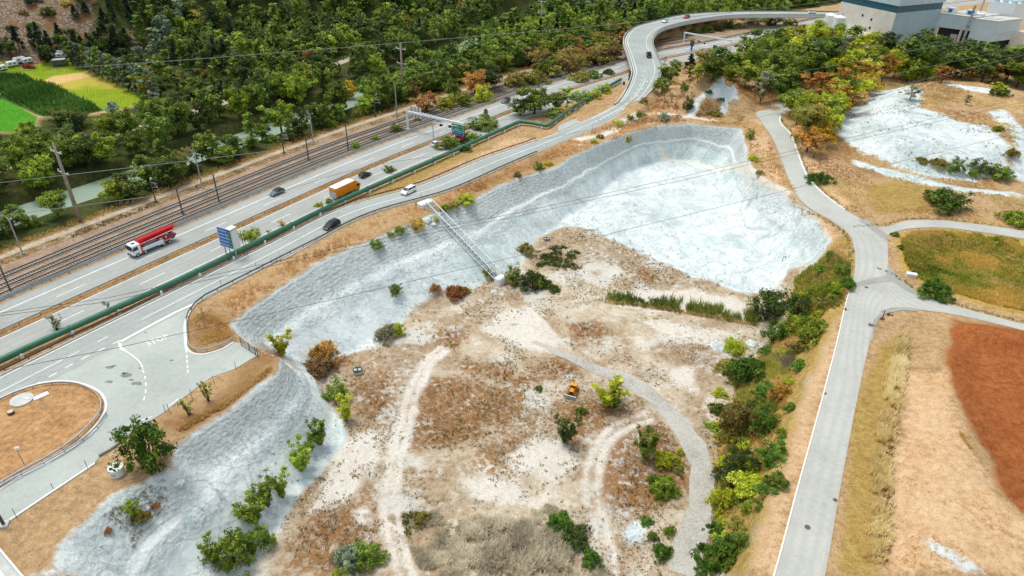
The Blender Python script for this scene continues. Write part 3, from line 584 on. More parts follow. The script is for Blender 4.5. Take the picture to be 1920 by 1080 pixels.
FQ = np.stack([idx[:-1, :-1], idx[:-1, 1:], idx[1:, 1:], idx[1:, :-1]], -1).reshape(-1, 4)
A['rimu'] = np.where(ri, near_line(XX, YY, RIMU, 60)[1], 0.0)
HH = np.minimum(HH, 300)
ground = np_mesh('ground', np.stack([XX, YY, HH], -1).reshape(-1, 3), FQ, 'ground', None, {k: ('POINT', v.ravel()) for k, v in A.items()}, smooth=True); tag(ground, kind='structure')

# ------------------------------------------------------------------ roads
MAT['stain'] = asphalt('stained_asphalt', (128, 134, 126))
def mo(t0, t1, a=0, b=None): return offset(MOT[a:b], t0), offset(MOT[a:b], t1)
def drape(P, dz=0.0): P = np.asarray(P, float); return np.c_[P[:, :2], hz(P[:, 0], P[:, 1])+dz]
ribbon('motorway', *mo(10.6, -9.9), 'asphalt', z=.0, cross=10)
def strip(mb, P, w, z=.03):
    """a painted line along P"""
    P = np.asarray(P, float); n = normals2(P)
    zz = (P[:, 2] if P.shape[1] > 2 else np.zeros(len(P)))+z
    L = np.c_[P[:, :2]+n*w/2, zz]; R = np.c_[P[:, :2]-n*w/2, zz]; m = len(P)
    mb.add(np.r_[L, R], [(i, m+i, m+i+1, i+1) for i in range(m-1)])
def dashes(mb, P, w, on, off, z=.03, start=0.0):
    P = resample(P, .5); d = .5; i = int(start/d); s = max(2, int(on/d))
    while i+s < len(P): strip(mb, P[i:i+s+1:max(1, s//2)] if s > 2 else P[i:i+s+1], w, z); i += s+int(off/d)
mk = MB()
strip(mk, offset(MOT, 7.3), .28, .012); strip(mk, offset(MOT, -1.85), .2, .012); strip(mk, offset(MOT, -9.1), .22, .012); strip(mk, offset(MOT, .75), .16, .012)
dashes(mk, offset(MOT, 3.95), .2, 6.0, 12.0, .012, 155-6-13.5); dashes(mk, offset(MOT, -5.5), .2, 6.0, 12.0, .012, 151.8-3.8)
o = mk.build('motorway_markings', 'paint_white'); tag(o, kind='structure')
# median soil strip
ms_ = ribbon('median_strip', *mo(.5, -1.55), 'verge_dirt', z=.06, cross=2)
# slip road + ramp
i0 = 0
sl = ribbon('slip_road', SLN[:72], SLS[:72], 'asphalt2', z=.03, cross=8)
rp = ribbon('ramp_road', SLN[71:], SLS[71:], 'asphalt2', z=.04, cross=8)
LAY = PX([(1046, 248), (1047, 237), (1060, 230), (1087, 220.5), (1100, 217.5), (1118, 216.5)], .3); poly_sheet('lay_by', LAY, 'yard', .42)
poly_sheet('yard', YARD, 'yard', .012)
island = poly_sheet('island', ISLE, 'island_dirt', .16, thick=.2)
mk = MB(); W3 = lambda a, b=None: SLC[a:b]
q = lambda f, a=0, b=None: SLN[a:b]*(1-f)+SLS[a:b]*f
strip(mk, q(.035), .2, .05)
strip(mk, q(.50, 44, 86), .2, .052)
cl = resample(q(.50, 0, 45), .5)
# solid / dashed centre line of the flat part
def along(P, x0, x1):
    P = np.asarray(P); pr = np.array([proj(a[0], a[1], 0)[0] for a in P]); return P[(pr >= x0) & (pr <= x1)]
strip(mk, along(cl, 262, 900), .2, .054); strip(mk, along(cl, -400, 118), .2, .054); dashes(mk, along(cl, 125, 255), .2, 2.5, 3.2, .054)
strip(mk, PX([(224, 642), (290, 606), (330, 585), (366, 569)]), .55, .034); strip(mk, PX([(224, 641), (226, 652), (234, 657)]), .5, .034)
strip(mk, catmull(PX([(234, 657), (250, 668), (263, 680), (268, 692)]), 4), .22, .034); dashes(mk, catmull(PX([(268, 694), (273, 712), (273, 735), (268, 758)]), 6), .22, 1.4, 1.4, .034)
dashes(mk, PX([(60, 725), (90, 708), (140, 680), (226, 638)]), .22, 1.6, 1.6, .034); strip(mk, catmull(PX([(352, 590), (346, 610), (347, 640), (350, 661)]), 4), .3, .034); dashes(mk, PX([(350, 666), (352, 690), (352, 706)]), .2, .9, .9, .034)
dashes(mk, PX([(335, 748), (290, 780), (228, 800)]), .2, 2.0, 3.0, .034)
strip(mk, PX([(0, 919), (40, 895), (90, 870), (150, 830), (185, 800), (198, 785)]), .2, .034)
# ramp paint: hatched wedge, second lane line, arrows and the island outline
strip(mk, q(.52, 86, 128), .2, .055); strip(mk, q(.80, 96, None), .18, .055); strip(mk, q(.12, 86, None), .18, .055)
dashes(mk, q(.42, 104, 135), .18, 2.5, 2.5, .055)
hz_ = [((1168+k*4.9-0, 188-k*7.6), (1180+k*3.2+3, 186-k*7.3+2)) for k in range(5)]
for k in range(9):
    c = q(.50, 82+2*k, 84+2*k)[0]; w = .3+.14*k; d_ = np.array([.75, .66]); e_ = np.array([c[0]+w*d_[1], c[1]-w*d_[0]*.3]); strip(mk, np.array([[c[0], c[1], c[2]], [e_[0]+w*.8, e_[1]+w*.3, c[2]]]), .45, .056)
for k, (f, j) in enumerate([(.63, 113), (.63, 119), (.63, 125)]):
    c = q(f, j, j+1)[0]; dd = SLC[j+1]-SLC[j-1]; dd = dd[:2]/np.linalg.norm(dd[:2]); nn = np.array([-dd[1], dd[0]])
    strip(mk, np.array([[*(c[:2]-dd*1.3), c[2]], [*(c[:2]+dd*.9), c[2]]]), .25, .056); mk.add([(*(c[:2]-dd*2.2), c[2]+.056), (*(c[:2]-dd*1.2+nn*.6), c[2]+.056), (*(c[:2]-dd*1.2-nn*.6), c[2]+.056)], [(0, 1, 2)])
o = mk.build('slip_road_markings', 'paint_white'); tag(o, kind='structure')
rs_ = random.Random(4)
for px, py, r in [(207, 689, .9), (213, 686, .5), (238, 703, 1.2), (231, 700, .5), (205, 716, .8), (258, 719, 1.0), (264, 690, .5), (321, 676, .5), (273, 624, .4), (246, 712, .6)]:
    c = G(px, py); poly_sheet('oil_stain', [c+r*(.55+.6*rs_.random())*np.array([math.cos(a), .6*math.sin(a)]) for a in np.linspace(0, 6.28, 15)[:-1]], 'stain', .018)
# STOP lettering on the yard
def text_mesh(name, s, size, mat, parent=None, thick=.004, res=2):
    cu = bpy.data.curves.new(name, 'FONT'); cu.body = s; cu.size = size; cu.extrude = thick; cu.align_x = 'LEFT'; cu.resolution_u = res
    tmp = bpy.data.objects.new(name, cu); COL.objects.link(tmp); dg = bpy.context.evaluated_depsgraph_get(); me = bpy.data.meshes.new_from_object(tmp.evaluated_get(dg)); bpy.data.objects.remove(tmp)
    o = bpy.data.objects.new(name, me); COL.objects.link(o); me.materials.clear(); me.materials.append(MAT[mat]); o.parent = parent; return o
so = text_mesh('stop_lettering', 'STOP', 2.0, 'paint_white')
for v in so.data.vertices: v.co.x *= 1.05
for i in range(1): pass
a, b = G(277, 649), G(318, 634); dv = b-a; L_ = np.linalg.norm(dv); wid = max(v.co.x for v in so.data.vertices)
hgt = 1.45*1.6
for v in so.data.vertices: v.co.x *= L_/wid; v.co.y *= 1.25
so.location = (a[0], a[1], .03); so.rotation_euler = (0, 0, math.atan2(dv[1], dv[0])); tag(so, kind='structure')
# concrete road and its branches
ribbon('concrete_road', CRL, CRR, 'concrete_road', z=.04, cross=6); ribbon('field_road', B1L, B1R, 'concrete_road', z=.028, cross=4); ribbon('farm_road', B2L, B2R, 'concrete_road', z=.016, cross=4)
MAT['patch'] = asphalt('patch_asphalt', (160, 162, 152))
poly_sheet('road_patch', PX([(1600, 531), (1625, 524), (1660, 517), (1664, 505), (1663, 495), (1680, 515), (1705, 538), (1735, 556), (1758, 562), (1715, 553), (1690, 540), (1674, 528), (1640, 532), (1600, 540)]), 'patch', .048)
poly_sheet('road_patch', PX([(1608, 412), (1625, 411), (1664, 440), (1662, 452)]), 'patch', .049)
poly_sheet('road_shoulder', PX([(1657, 583), (1638, 600), (1634, 625), (1630, 640), (1636, 640), (1640, 615), (1648, 598), (1662, 588), (1690, 582), (1720, 584), (1720, 579), (1690, 576)]), 'patch', .047)
k1 = MB()
def kerb(mb, P, w=.22, h=.13, z=0):
    P = np.asarray(P, float); n = normals2(P); m = len(P); b = (P[:, 2] if P.shape[1] > 2 else 0*P[:, 0])+z
    V = np.r_[np.c_[P[:, :2]+n*w/2, b-.15], np.c_[P[:, :2]+n*w/2, b+h], np.c_[P[:, :2]-n*w/2, b+h], np.c_[P[:, :2]-n*w/2, b-.15]]
    mb.add(V, [(j*m+i, j*m+i+1, (j+1)*m+i+1, (j+1)*m+i) for j in range(3) for i in range(m-1)])
kerb(k1, offset(CRL[0:34], .15)); kerb(k1, offset(CRR[70:110], -.25), .5, .16)
o = k1.build('road_kerb', 'roof_slab'); tag(o, kind='structure')
k2 = MB(); kerb(k2, offset(ISLE, -.55) if False else np.r_[ISLE, ISLE[:1]], .4, .17); kerb(k2, catmull(PX([(178, 869), (130, 901), (70, 941), (0, 988), (-80, 1041)]), 4), .3, .14)
kerb(k2, catmull(PX([(357, 582), (350, 602), (349, 640), (353, 656), (366, 664), (386, 664), (416, 655), (438, 642)]), 5), .3, .14)
o = k2.build('yard_kerb', 'roof_slab'); tag(o, kind='structure')
k3 = MB(); kerb(k3, offset(SLS[30:96], -.55), .35, .14); kerb(k3, offset(SLN[:72], .55), .5, .12)
o = k3.build('slip_road_kerb', 'concrete'); tag(o, kind='structure')
# gravel track through the pit, draped on the floor
trb = drape(resample(TR_B, 1.2), .07); w_ = np.interp(np.linspace(0, 1, len(trb)), [0, .10, .3, .5, 1], [.25, 1.1, 1.8, 2.1, 2.3])
def drib(name, P, w, mat, dz=.05, cross=4, jit=.45):
    n = normals2(P); m = len(P); V = []; ac = []
    jl = (vnoise(P[:, 0], P[:, 1], 2.5, 3)-.5)*2*jit; jr = (vnoise(P[:, 0], P[:, 1], 2.5, 9)-.5)*2*jit
    for i in range(m):
        for k in range(cross+1):
            f = k/cross; o_ = (w[i]+jl[i])*(1-f)-(w[i]+jr[i])*f; x, y = P[i, 0]+n[i, 0]*o_, P[i, 1]+n[i, 1]*o_; V.append((x, y, float(hz(x, y))+dz)); ac.append(f*2*w[i])
    c = cross+1; Fc = [(i*c+k, i*c+k+1, (i+1)*c+k+1, (i+1)*c+k) for i in range(m-1) for k in range(cross)]
    o = np_mesh(name, V, Fc, mat, None, {'across': ('POINT', ac)})
    if o.data.polygons[0].normal.z < 0: o.data.flip_normals()
    tag(o, kind='structure'); return o
drib('gravel_track', trb, w_, 'gravel_grey', .06)
# railway: ballast bed, tracks, service path
ballast = ribbon('railway_ballast', *mo(26.0, 12.2, 0, 150), 'ballast', z=.10, cross=8)
pth = ribbon('service_path', *mo(31.3, 29.2, 0, 150), 'path_pale', z=.08, cross=3)
ribbon('railway_verge', *mo(29.15, 26.1, 0, 150), 'verge_scrub', z=.05, cross=2)
rv = RIVER; ribbon('river', offset(rv, 9.5), offset(rv, -9.5), 'water', z=-2.9, cross=4)
r2 = catmull(np.array([ST(-70, 80), ST(-6, 82.7), ST(1, 84), ST(33, 85), ST(41, 83), ST(110, 88), ST(190, 100)]), 6); drib('valley_road', resample(r2, 3), np.full(len(resample(r2, 3)), 2.3), 'path_pale', .06, 2, .05)
# ------------------------------------------------------------------ barriers, pipe, signs, masts
def beam_rail(name, P, label, cat='guard rail', mat='steel', h=.75, step=4.0, two=False, post_mat=None, group=None, maxposts=100):
    """crash barrier: a W-beam on posts"""
    P = np.asarray(P, float); P = np.c_[P, np.zeros(len(P))] if P.shape[1] == 2 else P; P = resample(P, 1.5 if len(P) > 4 else 1.0); n = normals2(P); m = len(P)
    c = P[len(P)//2]; root = empty(name, tuple(c), 0, label, cat, group)
    for zc in ([h-.12, h-.55] if two else [h-.12]):
        prof = [(-.02, .16), (.05, .10), (-.02, .0), (.05, -.10), (-.02, -.16), (-.07, -.16), (-.07, .16)]; k = len(prof); V = []
        for i in range(m):
            for a, b in prof: V.append((P[i, 0]+n[i, 0]*a*1.3-c[0], P[i, 1]+n[i, 1]*a*1.3-c[1], P[i, 2]+zc+b-c[2]))
        mesh_obj('rail', V, [(i*k+j, i*k+(j+1) % k, (i+1)*k+(j+1) % k, (i+1)*k+j) for i in range(m-1) for j in range(k)], mat, root)
    pm = MB().box((0, 0, h/2-.15), (.12, .1, h+.3)); proto = None; Q = resample(P, step)
    vis = [q for q in Q if -30 < proj(*q)[0] < 1950 and -30 < proj(*q)[1] < 1110]; extra = []
    if len(vis) > maxposts: vis.sort(key=lambda q: depth(*q)); extra = vis[maxposts:]; vis = vis[:maxposts]
    for q in vis:
        if proto is None: o = proto = pm.build('post', post_mat or mat, root)
        else: o = proto.copy(); COL.objects.link(o)
        o.location = q-c
    if extra:
        e = MB(); [e.box(q-c+np.array([0, 0, h/2-.15]), (.12, .1, h+.3)) for q in extra]; tag(e.build('post', post_mat or mat, root), kind='stuff')
    return root
beam_rail('crash_barrier', offset(MOT[:150], 10.9), 'blue grey crash barrier along the motorway shoulder beside the railway', mat='steel_blue')
beam_rail('crash_barrier', offset(MOT[:150], 11.75), 'rear grey crash barrier between motorway shoulder barrier and ballast', mat='steel')
beam_rail('crash_barrier', offset(MOT[:150], -.1), 'double steel crash barrier on the motorway median', mat='steel', post_mat='steel_dark')
beam_rail('crash_barrier', np.c_[offset(SLN[:72], .95 )[:, :2], SLN[:72, 2]], 'brownish crash barrier between slip road and green pipe', mat='rust_brown')
beam_rail('crash_barrier', np.r_[PX([(350, 602), (353, 590), (366, 572), (385, 557)]), np.array(offset(SLS[34:68], -.45))[:, :2]], 'dark steel crash barrier above the pit along the slip road', mat='steel_dark')
beam_rail('crash_barrier', catmull(PX([(351, 605), (352, 630), (355, 648), (366, 658), (386, 659), (416, 650), (436, 639)]), 5), 'curved steel crash barrier round the corner by the wire gate', step=2.5)
beam_rail('crash_barrier', catmull(PX([(-120, 822), (0, 754), (60, 730), (100, 722), (135, 722), (162, 729), (182, 742), (192, 758), (187, 780), (165, 806), (132, 835), (86, 864), (30, 894), (-40, 938)]), 5), 'steel crash barrier looping round the dry turning island', step=3.0, mat='steel')
beam_rail('crash_barrier', catmull(PX([(205, 768+6), (200, 786), (176, 812), (142, 840), (94, 869), (36, 900), (-30, 940)]), 5) if False else catmull(PX([(200, 778), (180, 806), (150, 832), (110, 857), (60, 884), (10, 910), (-40, 944)]), 5), 'outer lower crash barrier doubling the island barrier on the yard side', step=3.0, h=.6)
beam_rail('crash_barrier', np.c_[offset(SLN[118:], .35)[:, :2], SLN[118:, 2]], 'steel crash barrier on the outer edge of the curved ramp bridge', mat='steel_dark')
beam_rail('crash_barrier', np.c_[offset(SLS[122:], -.35)[:, :2], SLS[122:, 2]], 'steel crash barrier on the inner edge of the curved ramp bridge', mat='steel_dark')
# --- ramp bridge: deck, parapets, abutments, piers
br = empty('road_bridge', tuple(SLC[116]-[0, 0, SLC[116][2]]), 0, 'concrete ramp bridge curving over the motorway and on to the right', 'bridge'); b0 = np.array(br.location)
seg = slice(104, None); Lq, Rq = offset(SLN[seg], .75)-b0, offset(SLS[seg], -.75)-b0
d = ribbon('deck', Lq, Rq, 'concrete', z=-.02, cross=2, kind=None, parent=br, thick=1.25)
for side, Pq in ((1, Lq), (-1, Rq)):
    m = MB(); kerb(m, offset(Pq, -.22*side), .4, .55); m.build('parapet', 'concrete', br)
for k in (134, 146, 158, 170, 182, 194):
    if k < len(SLC): p = SLC[k]; m = MB(); m.cyl((p[0]-b0[0], p[1]-b0[1], -.3), .9, p[2]-1.0, 14); m.box((p[0]-b0[0], p[1]-b0[1], p[2]-1.5), (6, 2, .7)); m.build('pier', 'concrete_dark', br)
for t_ in (12.6, -13.2):
    dd = [abs(mot_t(p[0], p[1])[0][0]-t_) for p in SLC[100:135]]; p = SLC[100+int(np.argmin(dd))]; u_ = SLC[100+int(np.argmin(dd))+1]-p; an = math.atan2(u_[1], u_[0])
    Rz = np.array(Matrix.Rotation(an, 3, 'Z')); m = MB(); m.box((p[0]-b0[0], p[1]-b0[1], p[2]/2-.9), (1.6, 2*SLW[110]+3, p[2]+.4), Rz); m.build('abutment', 'concrete_dark', br)
# --- green pipe on concrete saddles
pp = PX([(-300, 838)]+PIPE, 0.9); pz = np.full(len(pp), 1.15)
pr = empty('pipeline', (pp[2][0], pp[2][1], 0), 0, 'long dark green pipe on low concrete saddles with a dog-leg beside the motorway', 'pipe'); c0 = np.array(pr.location)
pl = [np.array([a[0], a[1], z])-c0 for a, z in zip(pp, pz)]
fine = []
for i in range(len(pl)-1):
    for f in np.linspace(0, 1, 14, endpoint=False)[0 if i == 0 else 1:]: fine.append(pl[i]*(1-f)+pl[i+1]*f)
fine.append(pl[-1]); MB().tube(fine, .62, 16).build('pipe', 'pipe_green', pr, smooth=True)
Q = resample(np.array(pl), 9.0); sp = None
for i, q in enumerate(Q[1:-1]):
    w_ = q+c0
    if proj(*w_)[0] < -40: continue
    u_ = Q[i+2]-Q[i]; an = math.atan2(u_[1], u_[0])
    if sp is None: m = MB(); m.box((0, 0, .25), (.5, 1.7, .9)); m.box((0, -.75, .7), (.4, .25, .5)); m.box((0, .75, .7), (.4, .25, .5)); o = sp = m.build('saddle', 'roof_slab', pr)
    else: o = sp.copy(); COL.objects.link(o)
    o.location = (q[0], q[1], 0); o.rotation_euler = (0, 0, an)
fl = None
for q in Q[1:-1:3]:
    j = np.argmin(np.linalg.norm(Q-q, axis=1)); u_ = Q[min(j+1, len(Q)-1)]-Q[j-1]; u_ /= np.linalg.norm(u_)
    o = MB().tube([q-u_*.12+np.array([0, 0, 0]), q+u_*.12], .72, 16).build('flange', 'pipe_green', pr)
# --- railway tracks (one thing per track)
T1 = [(-60, 19.4), (-39, 20.9), (-18, 21.6), (0, 21.9), (60, 22.3), (150, 22.6), (260, 22.6), (400, 22.6)]
def track(label, dt, s1=400):
    idx = [(max(0, (s+190)/4.0)) for s, _ in T1]; ii = np.arange(20, min(150, len(MOT))); tt = np.interp(ii, idx, [t for _, t in T1])+dt
    P = offset(MOT, np.r_[np.zeros(20), tt, np.zeros(len(MOT)-150)] if len(MOT) >= 150 else 0)[20:150]; P = resample(P, 2.0)
    P = P[:int(s1/2)] ; c = P[len(P)//3]; root = empty('railway_track', (c[0], c[1], .1), 0, label, 'railway track', 'railway tracks beside the motorway'); n = normals2(P)
    for sgn in (1, -1):
        m = MB(); q = P+n*.7535*sgn; V = []
        for x, y in q:
            pass
        N_ = len(q); V = np.concatenate([np.c_[q+n*o_-c, np.full(N_, z_)] for o_, z_ in ((.06, .16), (.06, .34), (-.06, .34), (-.06, .16))])
        m.add(V, [(j*N_+i, j*N_+i+1, ((j+1) % 4)*N_+i+1, ((j+1) % 4)*N_+i) for j in range(4) for i in range(N_-1)]); m.build('rail', 'rail_steel', root)
    m = MB(); S = resample(P, .62); ns = normals2(S)
    for q, v in zip(S, ns):
        if q[1] > 330: break
        m.box((q[0]-c[0], q[1]-c[1], .07), (2.5, .26, .2), np.array(Matrix.Rotation(math.atan2(v[1], v[0]), 3, 'Z')))
    tag(m.build('sleepers', 'concrete_dark', root), kind='stuff')
track('railway track farthest from the motorway beside the service path', 0); track('middle railway track between two others', -4.1); track('railway siding track closest to the motorway barrier', -7.6, 330)
# --- helper: height of something whose top shows at a known sight line
def top_z(x, y, py):
    lo, hi = -5, 60
    for _ in range(40):
        m = (lo+hi)/2
        if proj(x, y, m)[1] > py: lo = m
        else: hi = m
    return m
MOTD = math.atan2(U[1], U[0])
def bxz(mb, a, b, r, n=6): return mb.tube([a, b], r, n)
# catenary masts
def mast(base, top, arm=0, label='', kind='catenary', group='railway masts'):
    p = hit(*base); h = max(4.0, top_z(p[0], p[1], top)-p[2]); root = empty('railway_mast', tuple(p), MOTD, label, 'mast', group)
    m = MB(); m.box((0, 0, h/2), (.26, .26, h)); m.box((0, 0, .2), (.7, .7, .4)); m.build('pole', 'steel_dark' if kind == 'catenary' else 'steel', root)
    if arm:
        m = MB(); bxz(m, (0, 0, h-.5), (0, arm*2.9, h-.2), .06); bxz(m, (0, 0, h-1.9), (0, arm*2.9, h-1.3), .06); bxz(m, (0, arm*1.0, h-.4), (0, arm*2.7, h-1.35), .05); bxz(m, (0, arm*2.7, h-2.2), (0, arm*2.7, h-.3), .045); m.build('bracket', 'steel', root)
    if kind == 'lamp':
        m = MB(); bxz(m, (0, 0, h), (0, -1.1, h+.55), .06); bxz(m, (0, 0, h), (0, .8, h+.5), .06); m.box((0, -1.3, h+.6), (.3, .7, .14)); m.build('lamp_head', 'alloy', root)
    return root
for b_, t_, a_, lb, kd in [((20, 546), 490, 0, 'dark green mast nearest the left edge between track and barrier', 'catenary'), ((43, 477), 412, 0, 'pale hooked mast standing in weeds by the service path at left', 'lamp'), ((293, 380), 338, -1, 'mast with bracket arms above the river bend', 'catenary'), ((343, 402), 350, 0, 'plain mast between ballast and motorway left of the lamp mast', 'catenary'),
                          ((380, 353), 291, 0, 'tall hooked lamp mast between service path and trees', 'lamp'), ((411, 379), 328, 0, 'plain mast directly above the blue direction sign', 'catenary'), ((533, 288), 249, -1, 'mast with bracket arms over the far track left of the forked lamp', 'catenary'), ((579, 301), 259, 0, 'plain mast beside the motorway barrier under the forked lamp', 'catenary'),
                          ((588, 271), 215, 0, 'forked lamp mast on the service path', 'lamp'), ((653, 281), 232, 0, 'plain mast beside the ballast left of the overhead gantry', 'catenary'), ((704, 219), 183, -1, 'mast with bracket arms left of the far concrete power pole', 'catenary'), ((745, 229), 158, 0, 'lamp mast with hooked head beside the far concrete power pole', 'lamp'),
                          ((832, 161), 135, -1, 'small mast with bracket arms behind the rust coloured bush', 'catenary'), ((853, 144), 117, 0, 'small lamp mast behind the rust coloured bush', 'lamp'), ((927, 118), 98, -1, 'small mast with bracket arms left of the brown thicket', 'catenary'), ((954, 104), 80, 0, 'small lamp mast at the left end of the brown thicket', 'lamp'),
                          ((1033, 72), 50, 0, 'thin lamp mast in front of the woodland near the third power pole', 'lamp'), ((1066, 66), 46, -1, 'thin mast above the brown thicket', 'catenary')]:
    mast(b_, t_, a_, lb, kd)
# concrete power poles with crossarms
for b_, t_, lb in [((151, 416), 268, 'tall tapered concrete power pole with two crossarms by the river'), ((757, 186), 80, 'tall thin power pole with crossarms before the dark woodland'), ((1013, 78), -6, 'far power pole whose top leaves the picture above the woodland')]:
    p = hit(*b_); h = top_z(p[0], p[1], t_)-p[2]; root = empty('power_pole', tuple(p), MOTD, lb, 'power pole', 'power poles along the railway'); m = MB(); m.tube([(0, 0, -.5), (0, 0, h)], [.55, .26], 10); m.build('pole', 'wood_pole', root, smooth=True)
    for zz in (h-2.2, h-7.5):
        m = MB(); bxz(m, (0, -2.3, zz), (0, 2.3, zz), .14); bxz(m, (0, 0, zz-1), (0, 1.6, zz), .05); m.build('crossarm', 'concrete', root)
        for yy in (-2.1, 2.1): m = MB(); m.cyl((0, yy, zz+.05), .12, .5, 8); m.build('insulator', 'white_metal', root)
# --- blue direction sign
pA = hit(418, 470); 
def board_frame(corner_px, z0): pass
b1 = hit(420, 474); rz = MOTD-math.pi/2
def signboard(base_px, rz, w, h, z0, label):
    p = hit(*base_px); root = empty('direction_sign', tuple(p), rz, label, 'road sign'); return root
def frame_from(x, y, z, rz):
    return Matrix.Translation((x, y, z)) @ Matrix.Rotation(rz, 4, 'Z')
# board located by its lower corners: left (413,466?) right (440,468)
sg = empty('direction_sign', (*G(424, 486), 0), 0, 'large blue direction board with five white lines and green badges behind the pipe', 'road sign')
zb = 2.6; Lc = G(413.5, 460.5, zb); Rc = G(439.5, 468.5, zb); dv = Rc-Lc; ww = np.linalg.norm(dv); an = math.atan2(dv[1], dv[0]); hh = top_z(*Lc, 424)-zb
sg.location = (Lc[0], Lc[1], 0); sg.rotation_euler = (0, 0, an)
m = MB(); m.box((ww/2, .08, zb+hh/2), (ww, .12, hh)); m.build('board', 'sign_blue', sg, bevel=.02)
m = MB()
for a, b in (((ww/2, .0, zb+.05), (ww, .06, .1)), ((ww/2, .0, zb+hh-.05), (ww, .06, .1)), ((.05, .0, zb+hh/2), (.1, .06, hh-.2)), ((ww-.05, .0, zb+hh/2), (.1, .06, hh-.2))): m.box(a, b)
m.build('border', 'sign_white', sg)
m = MB(); m.box((ww*.86, .0, zb+hh/2), (ww*.2, .05, hh-.3)); m.build('badge_panel', 'pipe_green', sg)
for i, s_ in enumerate(['Simplon', 'Susten Mte', 'Furka Pte', 'Grimsel', 'Nufenen']):
    zz = zb+hh*(.86-.178*i)-.25; o = text_mesh('lettering', s_, hh*.135, 'sign_white', sg); o.rotation_euler = (math.pi/2, 0, 0); o.location = (.28, -.0, zz)
    wd = max(v.co.x for v in o.data.vertices); tw = min(ww*.70, len(s_)*.085*ww)
    for v in o.data.vertices: v.co.x *= tw/wd
    m = MB(); m.cyl((ww*.86, -.03, zz+.22), .2, -.06, 12, 1); m.build('badge', 'sign_green', sg)
    m = MB(); m.cyl((ww*.86, -.09, zz+.22), .09, -.02, 10, 1); m.build('badge_dot', 'sign_white', sg)
m = MB(); m.box((ww*.98, 1.0, zb+hh*.45), (.12, 1.9, hh*.9)); m.box((ww*.80, 1.0, zb+hh-.03), (ww*.36, 1.9, .1)); m.build('service_housing', 'white_metal', sg)
for x_ in (.9, ww*.55, ww*.96):
    m = MB(); m.box((x_, .3, (zb+hh)/2), (.18, .22, zb+hh-.3)); m.build('post', 'steel', sg)
for x_ in (ww*1.12, ww*1.3): m = MB(); m.tube([(x_, 2.3, 0), (x_, 2.3, zb+hh*.8)], .06, 6); m.build('stay_pole', 'steel_dark', sg)
# --- overhead gantry with green and blue panel
def gantry(legA, topA_y, endB_px, label, clear=None):
    p = G(*legA); h = top_z(*p, topA_y); q = G(*endB_px, h); dv = q-p; L_ = np.linalg.norm(dv); root = empty('sign_gantry', (p[0], p[1], 0), math.atan2(dv[1], dv[0]), label, 'gantry')
    m = MB(); m.box((0, 0, h/2), (.5, .5, h)); m.box((0, 0, .15), (1.1, 1.1, .5)); m.build('column', 'white_metal', root); m = MB(); m.box((L_/2-.25, 0, h-.35), (L_+.5, .55, .7)); m.build('boom', 'white_metal', root, bevel=.04); return root, L_, h
gt, L_, h = gantry((765, 243), 207, (870, 231), 'overhead sign gantry with green and blue panel over the right lanes'); m = MB(); m.box((L_, 0, h/2-.4), (.3, .3, h-.8)); m.build('column', 'steel_dark', gt)
pw = 4.6; m = MB(); m.box((L_-pw/2, -.4, h-1.75), (pw, .12, 2.4)); m.build('green_panel', 'sign_green', gt); m = MB(); m.box((L_-pw/2, -.4, h-3.65), (pw, .12, 1.36)); m.build('blue_panel', 'sign_blue', gt); m = MB(); m.box((L_-pw*.36, -.4, h-4.9), (pw*.72, .12, .9)); m.build('red_panel', 'sign_red', gt)
for s_, x_, z_, sz in (('Sion', 1.3, h-1.45, .8), ('Sierre', 1.3, h-2.6, .8), ('Gare Sud', 1.2, h-3.75, .62)):
    o = text_mesh('lettering', s_, sz, 'sign_white', gt); o.rotation_euler = (math.pi/2, 0, 0); o.location = (L_-pw+x_, -.47, z_)
for z_ in (h-1.6, h-3.6):
    m = MB(); x0 = L_-pw+.6; m.box((x0, -.48, z_), (.16, .04, .8)); m.add([(x0-.35, -.5, z_+.2), (x0+.35, -.5, z_+.2), (x0, -.5, z_+.75)], [(0, 1, 2), (2, 1, 0)]); m.build('arrow', 'sign_white', gt)
m = MB()
for a, b in (((L_-pw/2, -.48, h-.62), (pw, .05, .14)), ((L_-pw/2, -.48, h-2.92), (pw, .05, .12)), ((L_-pw+.06, -.48, h-2.5), (.12, .05, 3.8)), ((L_-.06, -.48, h-2.5), (.12, .05, 3.8))): m.box(a, b)
m.build('panel_border', 'sign_white', gt)
m = MB(); m.box((L_*.13, .8, h-.35), (L_*.20, .25, 3.6)); m.build('rear_sign', 'roof_grey', gt)
for f in (.07, .13, .19): m = MB(); m.box((L_*f, .62, h-.35), (.12, .12, 3.8)); m.build('rear_rib', 'steel_dark', gt)
for f in np.linspace(.25, .48, 6): m = MB(); m.box((L_*f, 0, h+.18), (.35, .35, .4)); m.build('lamp', 'white_metal', gt)
# signal cantilever on the median
def cantilever(base, topy, end_px, label, heads):
    p = G(*base); h = top_z(*p, topy); q = G(*end_px, h-.4); dv = q-p; L_ = np.linalg.norm(dv); root = empty('signal_mast', (p[0], p[1], 0), math.atan2(dv[1], dv[0]), label, 'signal mast'); m = MB(); m.box((0, 0, h/2), (.22, .22, h)); m.build('column', 'steel', root)
    m = MB(); m.tube([(0, 0, h-.2), (L_, 0, h-.35)], .1, 8); m.build('arm', 'steel', root)
    for f in heads: m = MB(); m.box((L_*f, 0, h-.8), (.9, .5, .6)); m.cyl((L_*f, -.3, h-.85), .2, -.12, 10, 1); m.build('signal_head', 'black_paint', root)
    return root
cantilever((812.5, 261), 228, (856, 237), 'thin signal mast with two dark lamps on the motorway median', (.35, .72))
gt2, L_, h = gantry((1281, 83), 60, (1372, 75), 'far white gantry across the motorway beyond the bridge'); m = MB(); m.box((L_, 0, h/2-.4), (.4, .4, h-.8)); m.build('column', 'white_metal', gt2)
